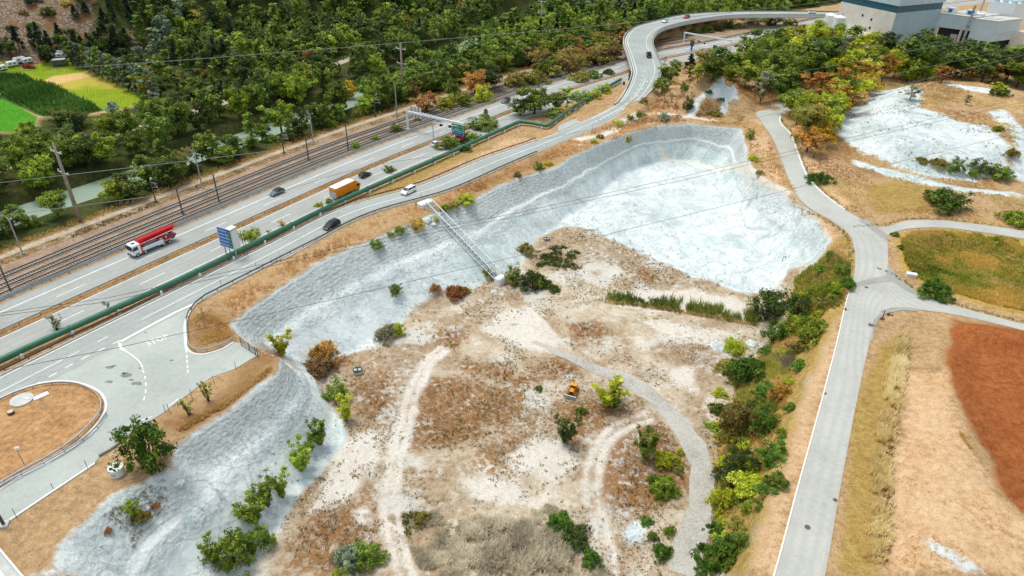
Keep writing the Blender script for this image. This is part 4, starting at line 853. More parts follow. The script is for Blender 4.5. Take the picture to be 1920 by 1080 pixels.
cantilever((1298, 92), 71, (1334, 84), 'far signal mast on the median behind the bridge', (.3, .62))
for b_, ty, lb in (((1296, 95), 84, 'small dark variable sign on blue post at median'), ((1338, 104), 93, 'small dark variable sign on blue post beside the right lanes')):
    p = G(*b_); root = empty('variable_sign', (*p, 0), MOTD-math.pi/2, lb, 'road sign'); m = MB(); m.box((0, 0, 1.2), (.9, .3, 2.4)); m.build('post', 'sign_blue', root); m = MB(); m.box((0, -.1, 3.6), (1.9, .5, 2.4)); m.build('display', 'black_paint', root, bevel=.05); m = MB(); m.box((0, -.37, 3.6), (1.4, .04, 1.8)); m.build('screen', 'steel_dark', root)
# small round signs
def round_sign(base, topy, label, rz, faces, r=.42, ph=None):
    p = hit(*base); h = ph or max(1.8, top_z(p[0], p[1], topy)-p[2]); root = empty('road_sign', tuple(p), rz, label, 'road sign'); m = MB(); m.tube([(0, 0, -.3), (0, 0, h)], .06, 8); m.build('post', 'steel', root)
    for dx, zz, mt, inner in faces:
        m = MB(); m.cyl((dx, -.08, zz*h), r, -.05, 20, 1); m.build('disc', mt, root)
        if inner:
            m = MB(); m.box((0, 0, 0), (r*1.3, .02, r*.32)) if inner == 'bar' else m.cyl((0, 0.01, 0), r*.72, -.02, 20, 1); o = m.build('disc_mark', 'sign_white', root); o.location = (dx, -.15, zz*h)
    return root
round_sign((357, 608), 592, 'red no entry sign at the corner of the dry verge', MOTD-math.pi/2-.3, [(0, .93, 'sign_red', 'bar')], .48)
tw = hit(206, 590); root = empty('road_sign', tuple(tw), MOTD-math.pi/2, 'post with two grey round sign backs facing away behind the pipe', 'road sign'); m = MB(); m.tube([(0, 0, 0), (0, 0, 3.0)], .07, 8); m.build('post', 'steel', root)
for x_, a_ in ((-.95, .5), (.95, -.9)):
    m = MB(); m.cyl((0, -.03, 0), .55, .06, 20, 1); o = m.build('disc', 'steel', root); o.location = (x_*.75, 0, 2.5+(.2 if x_ > 0 else 0)); o.rotation_euler = (0, 0, a_)
    m = MB(); m.box((0, .07, 0), (.08, .06, .9)); o2 = m.build('bracket', 'steel_dark', root); o2.location = o.location; o2.rotation_euler = o.rotation_euler
p = G(1246, 121, 0); root = empty('road_sign', (*p, 0), 0, 'white sign with red ring prohibition at the foot of the ramp bridge', 'road sign'); m = MB(); m.tube([(0, 0, 0), (0, 0, 3.2)], .07, 8); m.build('post', 'steel', root); m = MB(); m.cyl((0, -.05, 2.2), .75, -.06, 22, 1); m.build('disc', 'sign_red', root); m = MB(); m.cyl((0, -.12, 2.2), .52, -.02, 22, 1); m.build('disc_mark', 'sign_white', root); m = MB(); m.box((0, -.05, 3.3), (.7, .06, .5)); m.build('plate', 'sign_red', root)
p = hit(1168, 175); root = empty('traffic_light', tuple(p), MOTD-math.pi/2, 'dark signal head with round white sign on a post by the ramp', 'traffic light'); m = MB(); m.tube([(0, 0, 0), (0, 0, 3.4)], .07, 8); m.build('post', 'white_metal', root); m = MB(); m.box((0, -.1, 3.9), (.7, .35, 1.3)); m.build('signal_head', 'black_paint', root); m = MB(); m.cyl((0, -.1, 2.6), .5, -.06, 20, 1); m.build('disc', 'sign_white', root)
# marker posts along the slip road and yard edge
mp = None
def marker(px, py, topy, label, grp='thin marker posts along the road edge'):
    global mp
    p = hit(px, py); h = max(1.1, min(3.2, top_z(p[0], p[1], topy)-p[2])); o = MB().tube([(0, 0, -.2), (0, 0, h)], .045, 6).build('marker_post', 'fence_wire'); o.location = p; return tag(o, label, 'post', grp)
for px, py, ty in [(100, 917, 906), (165, 879, 863), (32, 971, 953), (361, 748, 730), (318, 774, 757), (334, 762, 758), (402, 720, 704), (443, 693, 678), (310, 772, 758)]: marker(px, py, ty, 'thin grey marker post at the yard edge above the pit')
for px, py, ty in [(415, 534, 524), (481, 504, 492), (510, 492, 484), (526, 484, 474), (655, 427, 415), (700, 405, 394), (790, 372, 360), (905, 325, 313), (1024, 277, 268), (1110, 241, 232)]: marker(px, py, ty, 'thin snow stake on the pit side barrier of the slip road', 'snow stakes along the slip road')
# poles on the dry corner
for (b_, t_), lb in ((((384, 613), 577), 'leaning bare wooden stake on the dry corner verge, the taller of two'),):
    p = hit(*b_); h = top_z(p[0], p[1], t_)-p[2]; o = MB().tube([(0, 0, -.2), (.2, 0, h)], .09, 7).build('wooden_stake', 'wood_pole'); o.location = p; tag(o, lb, 'stake')
p = hit(8, 985); h = top_z(p[0], p[1], 938)-p[2]; root = empty('lamp_post', tuple(p), .3, 'thick dark green post on a concrete foot at the left edge', 'post'); MB().tube([(0, 0, 0), (-.1, 0, h+1.5)], .22, 12).build('pole', 'steel_dark', root, smooth=True); m = MB(); m.box((0, 0, .15), (1.2, 1.2, .4)); m.build('footing', 'concrete', root)
p = hit(46, 872); h = top_z(p[0], p[1], 843)-p[2]; root = empty('street_lamp', tuple(p), .6, 'small street lamp on the lower edge of the dry turning island', 'street lamp'); MB().tube([(0, 0, 0), (0, 0, h)], .07, 8).build('pole', 'steel', root); m = MB(); m.box((.12, 0, h+.2), (.7, .3, .5)); m.build('lamp_head', 'lamp_glass', root, bevel=.08)
# --- wire gate
gA, gB = hit(453, 648), hit(484, 669); dv = gB-gA; L_ = np.linalg.norm(dv[:2]); root = empty('wire_gate', tuple(gA), math.atan2(dv[1], dv[0]), 'wire mesh double gate closing the ramp down into the pit', 'gate')
for x_ in (0, L_*.5, L_*.88, L_): m = MB(); m.box((x_, 0, .95), (.12, .12, 2.1)); m.build('post', 'steel_dark', root)
for x0, x1 in ((.12, L_*.5-.1), (L_*.5+.1, L_*.88-.1)):
    m = MB()
    for z_ in (.15, 1.0, 1.8): m.box(((x0+x1)/2, 0, z_), (x1-x0, .05, .05))
    for x_ in np.linspace(x0, x1, 14): m.box((x_, 0, .97), (.025, .025, 1.65))
    m.build('gate_leaf', 'fence_wire', root)
# retaining wall below the yard
wl = [hit(*p)[:2] for p in [(186, 856), (205, 846), (246, 815)]]; m = MB(); Pw = resample(np.array(wl), 2.0); n = normals2(Pw)
A_ = Pw+n*.15; B_ = Pw-n*.15; N_ = len(Pw); m.add(np.r_[np.c_[A_, np.full(N_, .35)], np.c_[B_, np.full(N_, .35)], np.c_[B_-n*.0, np.full(N_, -2.2)], np.c_[A_, np.full(N_, -2.2)]], [(j*N_+i, j*N_+i+1, ((j+1) % 4)*N_+i+1, ((j+1) % 4)*N_+i) for j in range(4) for i in range(N_-1)]+[(0, N_, 2*N_, 3*N_), (N_-1, 4*N_-1, 3*N_-1, 2*N_-1)]); tag(m.build('retaining_wall', 'concrete_dark'), 'low grey concrete retaining wall at the yard edge left of the bushy tree', 'wall')
# round concrete shaft with post
p = hit(221, 888); root = empty('concrete_shaft', tuple(p), 0, 'painted round concrete shaft head with rusty lid and leaning post', 'shaft'); m = MB(); m.cyl((0, 0, -.4), 1.02, 1.7, 24); m.build('ring', 'white_metal', root); m = MB(); m.cyl((0, 0, 1.3), 1.08, .14, 24); m.build('cap', 'roof_slab', root); m = MB(); m.cyl((.15, .1, 1.44), .38, .05, 14); m.build('lid', 'rust_brown', root)
m = MB(); m.tube([(.7, .2, 0), (.15, .9, 2.9)], .06, 7); m.build('post', 'rust_brown', root); m = MB(); m.tube([(.15, .9, 2.9), (-.4, 1.1, 3.0), (-.9, .9, 2.8)], .05, 7); m.build('pipe_bend', 'roof_slab', root)
tx = text_mesh('lettering', 'CSI', .5, 'black_paint', root); tx.rotation_euler = (math.pi/2, 0, 0); tx.location = (-.35, -1.035, .5)
tx = hit(205, 888); root = empty('valve_post', tuple(tx), 0, 'small rusty forked stake left of the concrete shaft', 'stake'); MB().tube([(0, 0, -.1), (-.1, .1, 1.0)], .05, 6).build('stake', 'rust_brown', root); MB().tube([(-.1, .1, 1.0), (-.5, .2, 1.1)], .07, 6).build('handle', 'rust_brown', root)
# items on the turning island
p = G(42, 752); root = empty('tank_cover', (*p, .16), 0, 'large round concrete tank cover on the dry turning island', 'tank cover'); m = MB(); m.cyl((0, 0, -.1), 1.75, .35, 32); m.build('cover', 'concrete', root); m = MB(); m.box((.9, .2, .3), (.8, .5, .12)); m.build('hatch', 'roof_slab', root, bevel=.05)
p = G(78, 745); o = MB().box((0, 0, .1), (2.3, 1.0, .3)).build('concrete_slab', 'roof_slab', bevel=.03); o.location = (*p, .16); o.rotation_euler = (0, 0, math.atan2(*(G(86, 741)-G(70, 748))[::-1])); tag(o, 'white rectangular slab beside the round tank cover on the island', 'slab')
p = G(22, 777); root = empty('manhole_shaft', (*p, .16), 0, 'small dark round shaft head with pale lid on the island', 'shaft'); MB().cyl((0, 0, -.2), .5, .7, 18).build('ring', 'rust_brown', root); MB().cyl((0, 0, .5), .45, .06, 18).build('lid', 'roof_grey', root)
# shaft heads on the pit floor
for b_, lb in (((671, 699), 'concrete shaft with dark two part lid in brown scrub right of the rust bush'), ((1025, 450), 'low shaft with dark two part lid above the olive weeds')):
    p = hit(*b_); root = empty('shaft_head', tuple(p), .2, lb, 'shaft', 'shaft heads on the pit floor'); MB().cyl((0, 0, -.5), .92, 1.25 if b_[0] < 700 else .8, 24).build('ring', 'concrete', root); zt = .75 if b_[0] < 700 else .3
    MB().cyl((0, 0, zt), .98, .12, 24).build('rim', 'lid_dark', root)
    for sx in (-.42, .42): MB().cyl((sx, 0, zt+.12), .36, .04, 14).build('lid', 'steel', root)
# white slab box right of the junction
p = hit(1708, 518); o = MB().box((0, 0, .25), (2.1, 1.0, .9)).build('box', 'roof_slab', bevel=.04); root = empty('utility_box', tuple(p), -.25, 'white concrete utility box in green growth right of the junction', 'box'); o.parent = root; MB().box((0, 0, .74), (2.3, 1.2, .12)).build('lid', 'white_metal', root, bevel=.03)
# manholes on the pale road
for (px, py), lb in (((1514, 989), 'rusty round manhole cover in the foreground of the pale road'), ((1624.5, 539), 'dark round manhole cover at the road junction'), ((1566, 938), 'rusty patched drain cover at the right edge of the pale road'), ((1546.5, 738), 'small rusty drain grate at the left kerb of the pale road')):
    p = G(px, py); big = px in (1514, 1624.5); o = MB().cyl((0, 0, 0), .42 if big else .34, .03, 20).build('manhole_cover', 'manhole'); o.location = (*p, .045); tag(o, lb, 'manhole cover')
# lamp-like barrier post and dead branch beside the junction
p = G(1654, 598); root = empty('barrier_post', (*p, 0), 0, 'leaning brown post with round foot at the junction corner', 'post'); MB().tube([(0, 0, 0), (.25, .5, 1.9)], .1, 8).build('post', 'rust_brown', root); MB().cyl((0, 0, 0), .45, .14, 16).build('foot', 'rust_brown', root)
p = G(1667, 590); root = empty('stone_heap', (*p, 0), 0, 'small brown stone heap beside the leaning post', 'stones')
for i in range(7): MB().box((random.uniform(-.5, .5), random.uniform(-.4, .4), .12), (random.uniform(.2, .5), random.uniform(.2, .5), .3), np.array(Matrix.Rotation(i, 3, 'Z'))).build('stone', 'rust_brown', root, bevel=.08)
m = MB(); p = G(1632, 611)
for i in range(26): a = random.uniform(0, 6.28); r = random.uniform(.3, .8); m.tube([(0, 0, .05), (r*.5*math.cos(a), r*.5*math.sin(a), .35), (r*math.cos(a), r*math.sin(a), random.uniform(.1, .6))], [.04, .03, .012], 5)
m.tube([(.2, 0, .1), (1.1, -.1, .2), (1.9, -.4, .12), (2.4, -.9, .1)], [.06, .05, .04, .02], 6); o = m.build('dead_branch', 'dead_wood'); o.location = (*p, .04); tag(o, 'dead twiggy branch lying on the pale road below the junction', 'branch')
for (px, py), lb in (((1584, 586), 'small dark bollard at the left kerb below the junction'),):
    p = G(px, py-6); root = empty('kerb_bollard', (*p, 0), 0, lb, 'bollard'); MB().cyl((0, 0, 0), .12, 1.0, 10).build('post', 'roof_slab', root); MB().box((0, -.2, .1), (.5, .4, .3)).build('foot', 'rust_brown', root)
p = hit(673, 1078); root = empty('survey_stake', tuple(p), 0, 'short red topped survey stake at the bottom edge of the pit', 'stake'); MB().tube([(0, 0, -.1), (0, 0, 1.1)], .05, 6).build('stake', 'rust_brown', root); MB().tube([(0, 0, .6), (0, 0, 1.15)], .07, 6).build('red_tip', 'red_paint', root)
p = hit(1469, 488); m = MB(); m.tube([(-.35, 0, -.2), (-.15, 0, 1.2), (.25, 0, 1.25), (.45, .1, .5)], .09, 7); root = m.build('bent_pipe', 'steel_dark'); root.location = p; tag(root, 'bent dark pipe sticking out of the white powder', 'pipe')
# white tubular thing leaving the frame bottom left
a, b = hit(-25, 1024), hit(36, 1098); dv = b-a; L_ = np.linalg.norm(dv[:2]); root = empty('white_ramp', tuple(a), math.atan2(dv[1], dv[0]), 'white metal channel cut off by the bottom left corner', 'channel'); MB().box((L_/2, .75, .5), (L_+6, .22, .9)).build('side_rail', 'white_metal', root); MB().box((L_/2, -.75, .5), (L_+6, .35, 1.0)).build('side_rail', 'white_metal', root); MB().box((L_/2, 0, .2), (L_+6, 1.3, .1)).build('floor', 'concrete', root)
# --- truss bridge going down into the pit
P0 = np.array([*G(803, 386, .6), .6]); P1 = hit(931, 528)+np.array([0, 0, 1.4]); dv = P1-P0; L_ = np.linalg.norm(dv); root = empty('truss_bridge', tuple(P0), math.atan2(dv[1], dv[0]), 'long white lattice conveyor bridge sloping from the road verge down to the pit floor', 'truss bridge')
hL = np.hypot(dv[0], dv[1]); sl_ = dv[2]; pt = lambda s, y, z: (hL*s, y, sl_*s+z)
hw, ht = 1.0, 1.9; N_ = 20
for y_ in (hw, -hw):
    for z_ in (0, ht): m = MB(); m.tube([pt(0, y_, z_), pt(1, y_, z_)], .13, 8); m.build('chord', 'white_metal', root)
    m = MB()
    for i in range(N_): a, b = i/N_, (i+1)/N_; m.tube([pt(a, y_, 0), pt((a+b)/2, y_, ht)], .08, 6); m.tube([pt((a+b)/2, y_, ht), pt(b, y_, 0)], .08, 6)
    m.build('lattice', 'white_metal', root)
m = MB()
for i in range(0, N_+1, 2): m.tube([pt(i/N_, -hw, ht), pt(i/N_, hw, ht)], .05, 6); m.tube([pt(i/N_, -hw, 0), pt(i/N_, hw, 0)], .06, 6)
m.build('cross_bracing', 'white_metal', root)
for y_ in (-.35, .25): MB().tube([pt(0, y_, .25), pt(1, y_, .25)], .13, 10).build('pipe', 'steel', root)
MB().tube([pt(0, .0, .2), pt(1, 0, .2)], .1, 8).build('cable_tray', 'steel_dark', root)
for i in (13.5,): m = MB(); m.box(pt(i/N_, 0, ht+.05), (.25, 2.4, .2)); m.build('joint_frame', 'white_metal', root)
an = root.rotation_euler[2]
o1 = MB().box((0, 0, -1.2), (2.2, 4.2, 3.2)).build('bridge_abutment', 'roof_slab', bevel=.25); o1.location = P0+np.array([-.9, .8, .5]); o1.rotation_euler = (0, 0, an); tag(o1, 'rounded white concrete abutment at the top of the lattice bridge', 'abutment')
o2 = MB().box((0, 0, -1.1), (1.9, 2.8, 3.0)).build('bridge_abutment', 'roof_slab', bevel=.25); o2.location = P1+np.array([.9, -.7, .2]); o2.rotation_euler = (0, 0, an); tag(o2, 'white concrete foot block at the bottom of the lattice bridge', 'abutment')
# boulders
def rock(r, seed, sq=.6):
    bm = bmesh.new(); bmesh.ops.create_icosphere(bm, subdivisions=3, radius=1); rr = random.Random(seed); off = rr.uniform(0, 99)
    for v in bm.verts:
        k = 1+.35*(fbm(np.array([v.co.x*2+off]), np.array([v.co.y*2+v.co.z*3]), 1.3, seed, 3)[0]-.5)*2; v.co *= k*r; v.co.z *= sq
    me = bpy.data.meshes.new('boulder'); bm.to_mesh(me); bm.free(); me.materials.append(MAT['boulder']); return me
for i, (px, py, r, lb) in enumerate([(926, 548, .9, 'flat pale block below the foot of the lattice bridge'), (940, 552, .7, 'rounded pale stone right of the flat block below the lattice bridge'), (1410, 645, 1.5, 'large pale boulder among green bushes on the right bank'), (1345, 650, 1.8, 'broad grey weathered boulder left of the right bank bushes'), (800, 412, 1.3, 'pale boulder beside the yellow bush under the lattice bridge head'),
                                     (812, 420, .9, 'small pale rock right of the yellow bush under the lattice bridge head'), (336, 985-80, .8, 'pale angular rock at the head of the white gully below the bushy tree'), (1103, 268, 1.0, 'pinkish boulder on the dry verge beside the slip road'), (1088, 272, .9, 'brownish boulder left of the pinkish one on the verge'), (1105, 438, .9, 'white stone on the edge between scrub and powder')]):
    o = bpy.data.objects.new('boulder', rock(r, i)); COL.objects.link(o); o.location = hit(px, py)-np.array([0, 0, r*.15]); o.rotation_euler = (0, 0, i*1.3); tag(o, lb, 'boulder')
# --- overhead cables
def cable(pts, zz, r, label, mat='wire', sag=1.0):
    P = [np.array([*G(a, b, z), z]) for (a, b), z in zip(pts, zz)]; out = []
    for i in range(len(P)-1):
        for f in np.linspace(0, 1, 25)[:-1]: q = P[i]*(1-f)+P[i+1]*f; q[2] -= sag*4*f*(1-f)*0; out.append(q)
    out.append(P[-1]); c = out[0].copy(); m = MB(); m.tube([q-c for q in out], r, 5); o = m.build('power_cable', mat); o.location = c; return tag(o, label, 'cable', 'overhead power cables')
cable([(-200, 148), (300, 116), (640, 89.5), (930, 65), (1240, 37.5), (1500, 9), (1600, -4)], [26]*7, .085, 'pale overhead cable crossing the fields and dark woodland from left edge to far bridge')
cable([(-200, 367), (0, 342.5), (320, 305.5), (507, 283)], [18]*4, .07, 'pale overhead cable crossing the river trees to the mast with arms')
cable([(-200, 431), (0, 405), (300, 366), (460, 346)], [18]*4, .065, 'pale overhead cable passing in front of the big concrete power pole')
cable([(-150, 627), (0, 587), (200, 559), (320, 533), (640, 463), (960, 401), (1280, 331), (1540, 270), (1920, 183), (2050, 150)], [24]*10, .034, 'upper of two close dark cables crossing from motorway over white pit', 'wire_dark')
cable([(-150, 634), (0, 592), (200, 566), (320, 540), (640, 470), (960, 407.5), (1280, 338), (1540, 277), (1920, 191), (2050, 158)], [24]*10, .034, 'lower of two close dark cables crossing from motorway over white pit', 'wire_dark')
cable([(-100, 715), (225, 651), (340, 625), (640, 558), (930, 490), (1280, 405), (1530, 343), (1700, 300), (2000, 228)], [24]*9, .034, 'single dark cable crossing the yard and lower white slope', 'wire_dark')
cable([(500, 368), (640, 324), (740, 303), (840, 289), (909, 280), (997, 266), (1106, 242.5), (1240, 223.5), (1310, 211.5), (1413, 193), (1660, 142), (1920, 87.5), (2050, 60)], [24]*13, .045, 'pale cable passing over the pipe, spoil cone and grove')
cable([(760, 258), (909, 230), (1000, 216.5), (1080, 204.5), (1247, 181), (1380, 157), (1763, 85), (1920, 55)], [24]*8, .045, 'pale cable passing over the pipe dog-leg towards the grey plant')
cable([(1357, 233), (1480, 208), (1700, 157), (1920, 103), (2050, 75)], [24]*5, .045, 'pale cable low over the white mound at the upper right')
# ------------------------------------------------------------------ vehicles
def wheel(parent, x, y, r, w=.22, dual=False):
    m = MB(); m.tube([(0, -w/2, 0), (0, -w/2+.04, 0), (0, w/2-.04, 0), (0, w/2, 0)], [r*.9, r, r, r*.9], 20); o = m.build('wheel', 'rubber', parent); o.location = (x, y, r)
    s = 1 if y > 0 else -1; k = MB(); k.cyl((0, s*(w/2-.01), 0), r*.62, .03*s, 16, 1); k.cyl((0, s*(w/2), 0), r*.2, .05*s, 10, 1); k.build('rim', 'alloy', o); return o
def car(px, py, head, label, paint, style='hatch', grp=None, L=4.3, W=1.8, H=1.5, z=None, name='car', cat='car'):
    p = hit(px, py) if z is None else np.array([*G(px, py, z), z]); root = empty(name, (p[0], p[1], p[2]+.07 if z is None else z+.05), head, label, cat, grp)
    l = L/2; b = .62*H/1.5+.05; n = {'hatch': (.34, .02, -.62, -.96), 'suv': (.36, .06, -.80, -.97), 'van': (.62, .28, -.86, -.985), 'sedan': (.30, .0, -.45, -.78)}[style]     # windscreen foot/top, rear top/foot as fractions of l
    body = MB(); body.extrude_y([(-l, .38), (-l*.97, .30), (-l*.86, .26), (l*.86, .26), (l*.97, .30), (l, .42), (l*.985, b*.82), (l*.9, b*.95), (n[0]*l+.1, b+.33*H/1.5), (n[0]*l, b+.36*H/1.5), (n[3]*l+.06, b+.37*H/1.5), (-l*.985, b+.2), (-l, b*.8)], -W/2, W/2)
    bo = body.build('body', paint, root, bevel=.07)
    zb = b+.35*H/1.5; i = .09; t = .26
    cab = MB(); cab.hexa([(n[3]*l+.05, -W/2+i, zb), (n[0]*l, -W/2+i, zb), (n[0]*l, W/2-i, zb), (n[3]*l+.05, W/2-i, zb), (n[2]*l, -W/2+t, H-.03), (n[1]*l, -W/2+t, H-.03), (n[1]*l, W/2-t, H-.03), (n[2]*l, W/2-t, H-.03)]); cab.build('windows', 'glass', root, bevel=.03)
    rf = MB(); rf.box(((n[1]+n[2])*l/2, 0, H-.01), ((n[1]-n[2])*l+.06, W-2*t+.06, .07)); rf.build('roof', 'black_car' if paint == 'grey_car' else paint, root, bevel=.03)
    pl = MB()
    for s in (-1, 1):
        for fb, ft in ((n[0], n[1]), ((n[0]+n[3])/2-.03, (n[1]+n[2])/2), (n[3]+.03, n[2])): pl.tube([(fb*l, s*(W/2-i+.015), zb-.02), (ft*l, s*(W/2-t+.02), H-.02)], .045, 5)
    pl.build('pillars', paint, root)
    for s in (-1, 1):
        for x in (l*.62, -l*.60): wheel(root, x, s*(W/2-.09), .33*(1 if style != 'suv' else 1.1))
        m = MB(); m.box((l*.955, s*(W/2-.28), b*.86), (.14, .40, .16)); m.build('headlight', 'lamp_glass', root, bevel=.03)
        m = MB(); m.box((-l*.985, s*(W/2-.2), b*1.02), (.08, .28, .2)); m.build('tail_light', 'tail_red', root, bevel=.02)
        m = MB(); m.box((n[0]*l*.86, s*(W/2+.06), zb+.06), (.16, .2, .14)); m.build('mirror', paint, root, bevel=.03)
    m = MB(); m.box((l*.99, 0, .5), (.04, W*.55, .2)); m.box((0, 0, .27), (L*.9, W*.96, .12)); m.build('bumper_trim', 'black_paint', root)
    m = MB(); m.box((l+.005, 0, .47), (.02, .5, .11)); m.box((-l-.005, 0, .6), (.02, .5, .11)); m.build('number_plate', 'sign_white', root); return root
S_ = MOTD; Nn = MOTD+math.pi
def mdir(px, py, z=0):
    p = G(px, py, z); d = np.linalg.norm(MOT-p, axis=1); i = int(np.clip(np.argmin(d), 1, len(MOT)-2)); v = MOT[i+1]-MOT[i-1]; return math.atan2(v[1], v[0])
def sdir(px, py, z):
    p = G(px, py, z); d = np.linalg.norm(SLC[:, :2]-p, axis=1); i = int(np.clip(np.argmin(d), 1, len(SLC)-2)); v = SLC[i+1]-SLC[i-1]; return math.atan2(v[1], v[0])
car(520, 364, mdir(520, 364)+math.pi, 'grey car with black roof on the motorway shoulder side lanes behind the red truck', 'grey_car', 'hatch')
car(685, 331, mdir(685, 331), 'small black hatchback ahead of the orange box truck', 'black_car', 'hatch', L=4.0, W=1.75)
car(622, 426, MOTD+math.pi, 'dark estate car in the slip road lane nearest the pipe', 'black_car', 'suv', L=4.8, W=1.9, H=1.65)
car(766, 362, mdir(766, 362)+math.pi, 'white people carrier on the slip road behind the dark estate car', 'white_car', 'van', L=4.8, W=1.9, H=1.75, name='minivan', cat='minivan')
car(819, 273, mdir(819, 273), 'white hatchback half hidden by the bushes under the gantry sign', 'white_car', 'hatch')
car(948, 192, mdir(948, 192)+math.pi, 'dark grey car near the outer motorway barrier left of the median trees', 'grey_car', 'suv')
car(1216, 106, sdir(1216, 106, 6.8), 'dark van driving on the curve of the ramp bridge', 'black_car', 'van', z=6.86, L=4.9, W=1.95, H=1.9, name='van', cat='van')
car(1246.5, 42, sdir(1246, 42, 7)+math.pi, 'white car at the upper end of the ramp bridge curve', 'white_car', 'hatch', z=7.06)
car(1287, 34, sdir(1287, 34, 7)+math.pi, 'small red car on the far straight of the ramp bridge', 'red_car', 'hatch', z=7.06)
car(1522, 25, sdir(1522, 25, 7), 'white car on the far viaduct near the two white silos', 'white_car', 'van', z=7.06, H=1.8)
# --- red concrete pump truck
f_, r_ = G(256, 483), G(318, 457); dv = f_-r_; hd = math.atan2(dv[1], dv[0]); p = (G(262, 478)+G(312, 458))/2+np.array([-.35, .5]); root = empty('pump_truck', (*p, .02), hd, 'red concrete pump truck with white cab and folded boom on the motorway', 'truck')
m = MB(); m.box((-.6, 0, .95), (10.2, .9, .35)); m.box((-.4, 0, .75), (5, 2.1, .3)); m.build('chassis', 'steel_dark', root)
m = MB(); m.extrude_y([(3.1, .55), (5.15, .55), (5.25, 1.0), (5.2, 1.75), (4.98, 2.95), (4.8, 3.05), (3.1, 3.05)], -1.22, 1.22); cab = m.build('cab', 'white_car', root, bevel=.08)
m = MB(); m.hexa([(5.235, -1.05, 1.75), (5.26, -1.05, 1.75), (5.26, 1.05, 1.75), (5.235, 1.05, 1.75), (5.0, -1.0, 2.7), (5.04, -1.0, 2.7), (5.04, 1.0, 2.7), (5.0, 1.0, 2.7)]); m.build('windscreen', 'glass', root)
for s in (-1, 1):
    m = MB(); m.hexa([(3.75, s*1.225, 1.75), (4.95, s*1.225, 1.75), (4.95, s*1.25, 1.75), (3.75, s*1.25, 1.75), (3.85, s*1.225, 2.6), (4.75, s*1.225, 2.6), (4.75, s*1.25, 2.6), (3.85, s*1.25, 2.6)]); m.build('side_window', 'glass', root)
    m = MB(); m.box((5.25, s*.9, .95), (.12, .4, .24)); m.build('headlight', 'lamp_glass', root, bevel=.03); m = MB(); m.box((5.1, s*1.45, 2.1), (.14, .18, .6)); m.box((5.1, s*1.3, 2.4), (.08, .3, .06)); m.build('mirror', 'black_paint', root)
    m = MB(); m.box((.2, s*1.12, 1.35), (5.2, .28, .85)); m.box((-1.6, s*1.15, 1.0), (1.6, .24, .5)); m.build('side_tank', 'white_metal', root, bevel=.06)
    for x in (4.15, 2.3, -2.3, -3.75): wheel(root, x, s*1.03, .53, .4)
    m = MB(); m.tube([(2.9, s*.9, 1.3), (2.95, s*1.15, 1.0), (2.95, s*1.2, .5)], .14, 8); m.box((-3.1, s*1.0, 1.5), (2.6, .35, .3)); m.build('outrigger', 'red_paint', root)
    m = MB(); m.extrude_y([(-4.5, 1.1), (-4.35, 1.25), (-1.75, 1.25), (-1.6, 1.1)], s*1.25-.2, s*1.25+.2) if False else m.box((-3.0, s*1.03, 1.2), (2.7, .46, .06)); m.build('mudguard', 'white_metal', root)
m = MB(); m.box((5.3, 0, .6), (.2, 2.4, .36)); m.build('bumper', 'steel_dark', root, bevel=.05); m = MB(); m.box((4.1, 0, 3.07), (.8, .8, .05)); m.build('roof_hatch', 'glass', root)
m = MB(); m.box((2.55, 0, 2.3), (1.1, 1.5, 2.2)); m.cyl((2.5, 0, 1.3), .75, .6, 20); m.build('turret', 'red_paint', root, bevel=.1)
for y_, z_, x0, x1, hh_ in ((-.62, 2.5, 2.9, -5.6, .62), (-.1, 2.55, 2.7, -5.9, .60), (.45, 2.5, 2.9, -5.6, .62), (-.35, 3.2, 3.0, -6.2, .68), (.28, 3.22, 3.0, -6.2, .66)):
    m = MB(); m.hexa([(x1, y_-.2, z_+.12), (x0, y_-.24, z_-hh_/2), (x0, y_+.24, z_-hh_/2), (x1, y_+.2, z_+.12), (x1, y_-.2, z_+.2+hh_*.55), (x0, y_-.24, z_+hh_/2), (x0, y_+.24, z_+hh_/2), (x1, y_+.2, z_+.2+hh_*.55)]); m.build('boom_section', 'red_paint', root, bevel=.03)
m = MB(); m.tube([(2.8, -.9, 2.5), (-1, -.92, 2.75), (-5.4, -.9, 2.95)], .07, 8); m.tube([(2.8, .8, 2.6), (-5.4, .8, 2.95)], .07, 8); m.build('concrete_line', 'white_metal', root)
m = MB(); m.box((-4.85, 0, 1.25), (.9, 1.8, .8)); m.hexa([(-5.7, -.5, .9), (-5.0, -.6, .9), (-5.0, .6, .9), (-5.7, .5, .9), (-6.0, -.9, 1.7), (-4.9, -.9, 1.7), (-4.9, .9, 1.7), (-6.0, .9, 1.7)]); m.build('hopper', 'steel_dark', root, bevel=.03)
m = MB(); m.box((-5.3, -.9, 1.9), (.9, .5, .25)); m.box((-5.3, .9, 1.9), (.9, .5, .25)); m.build('hopper_guard', 'red_paint', root)
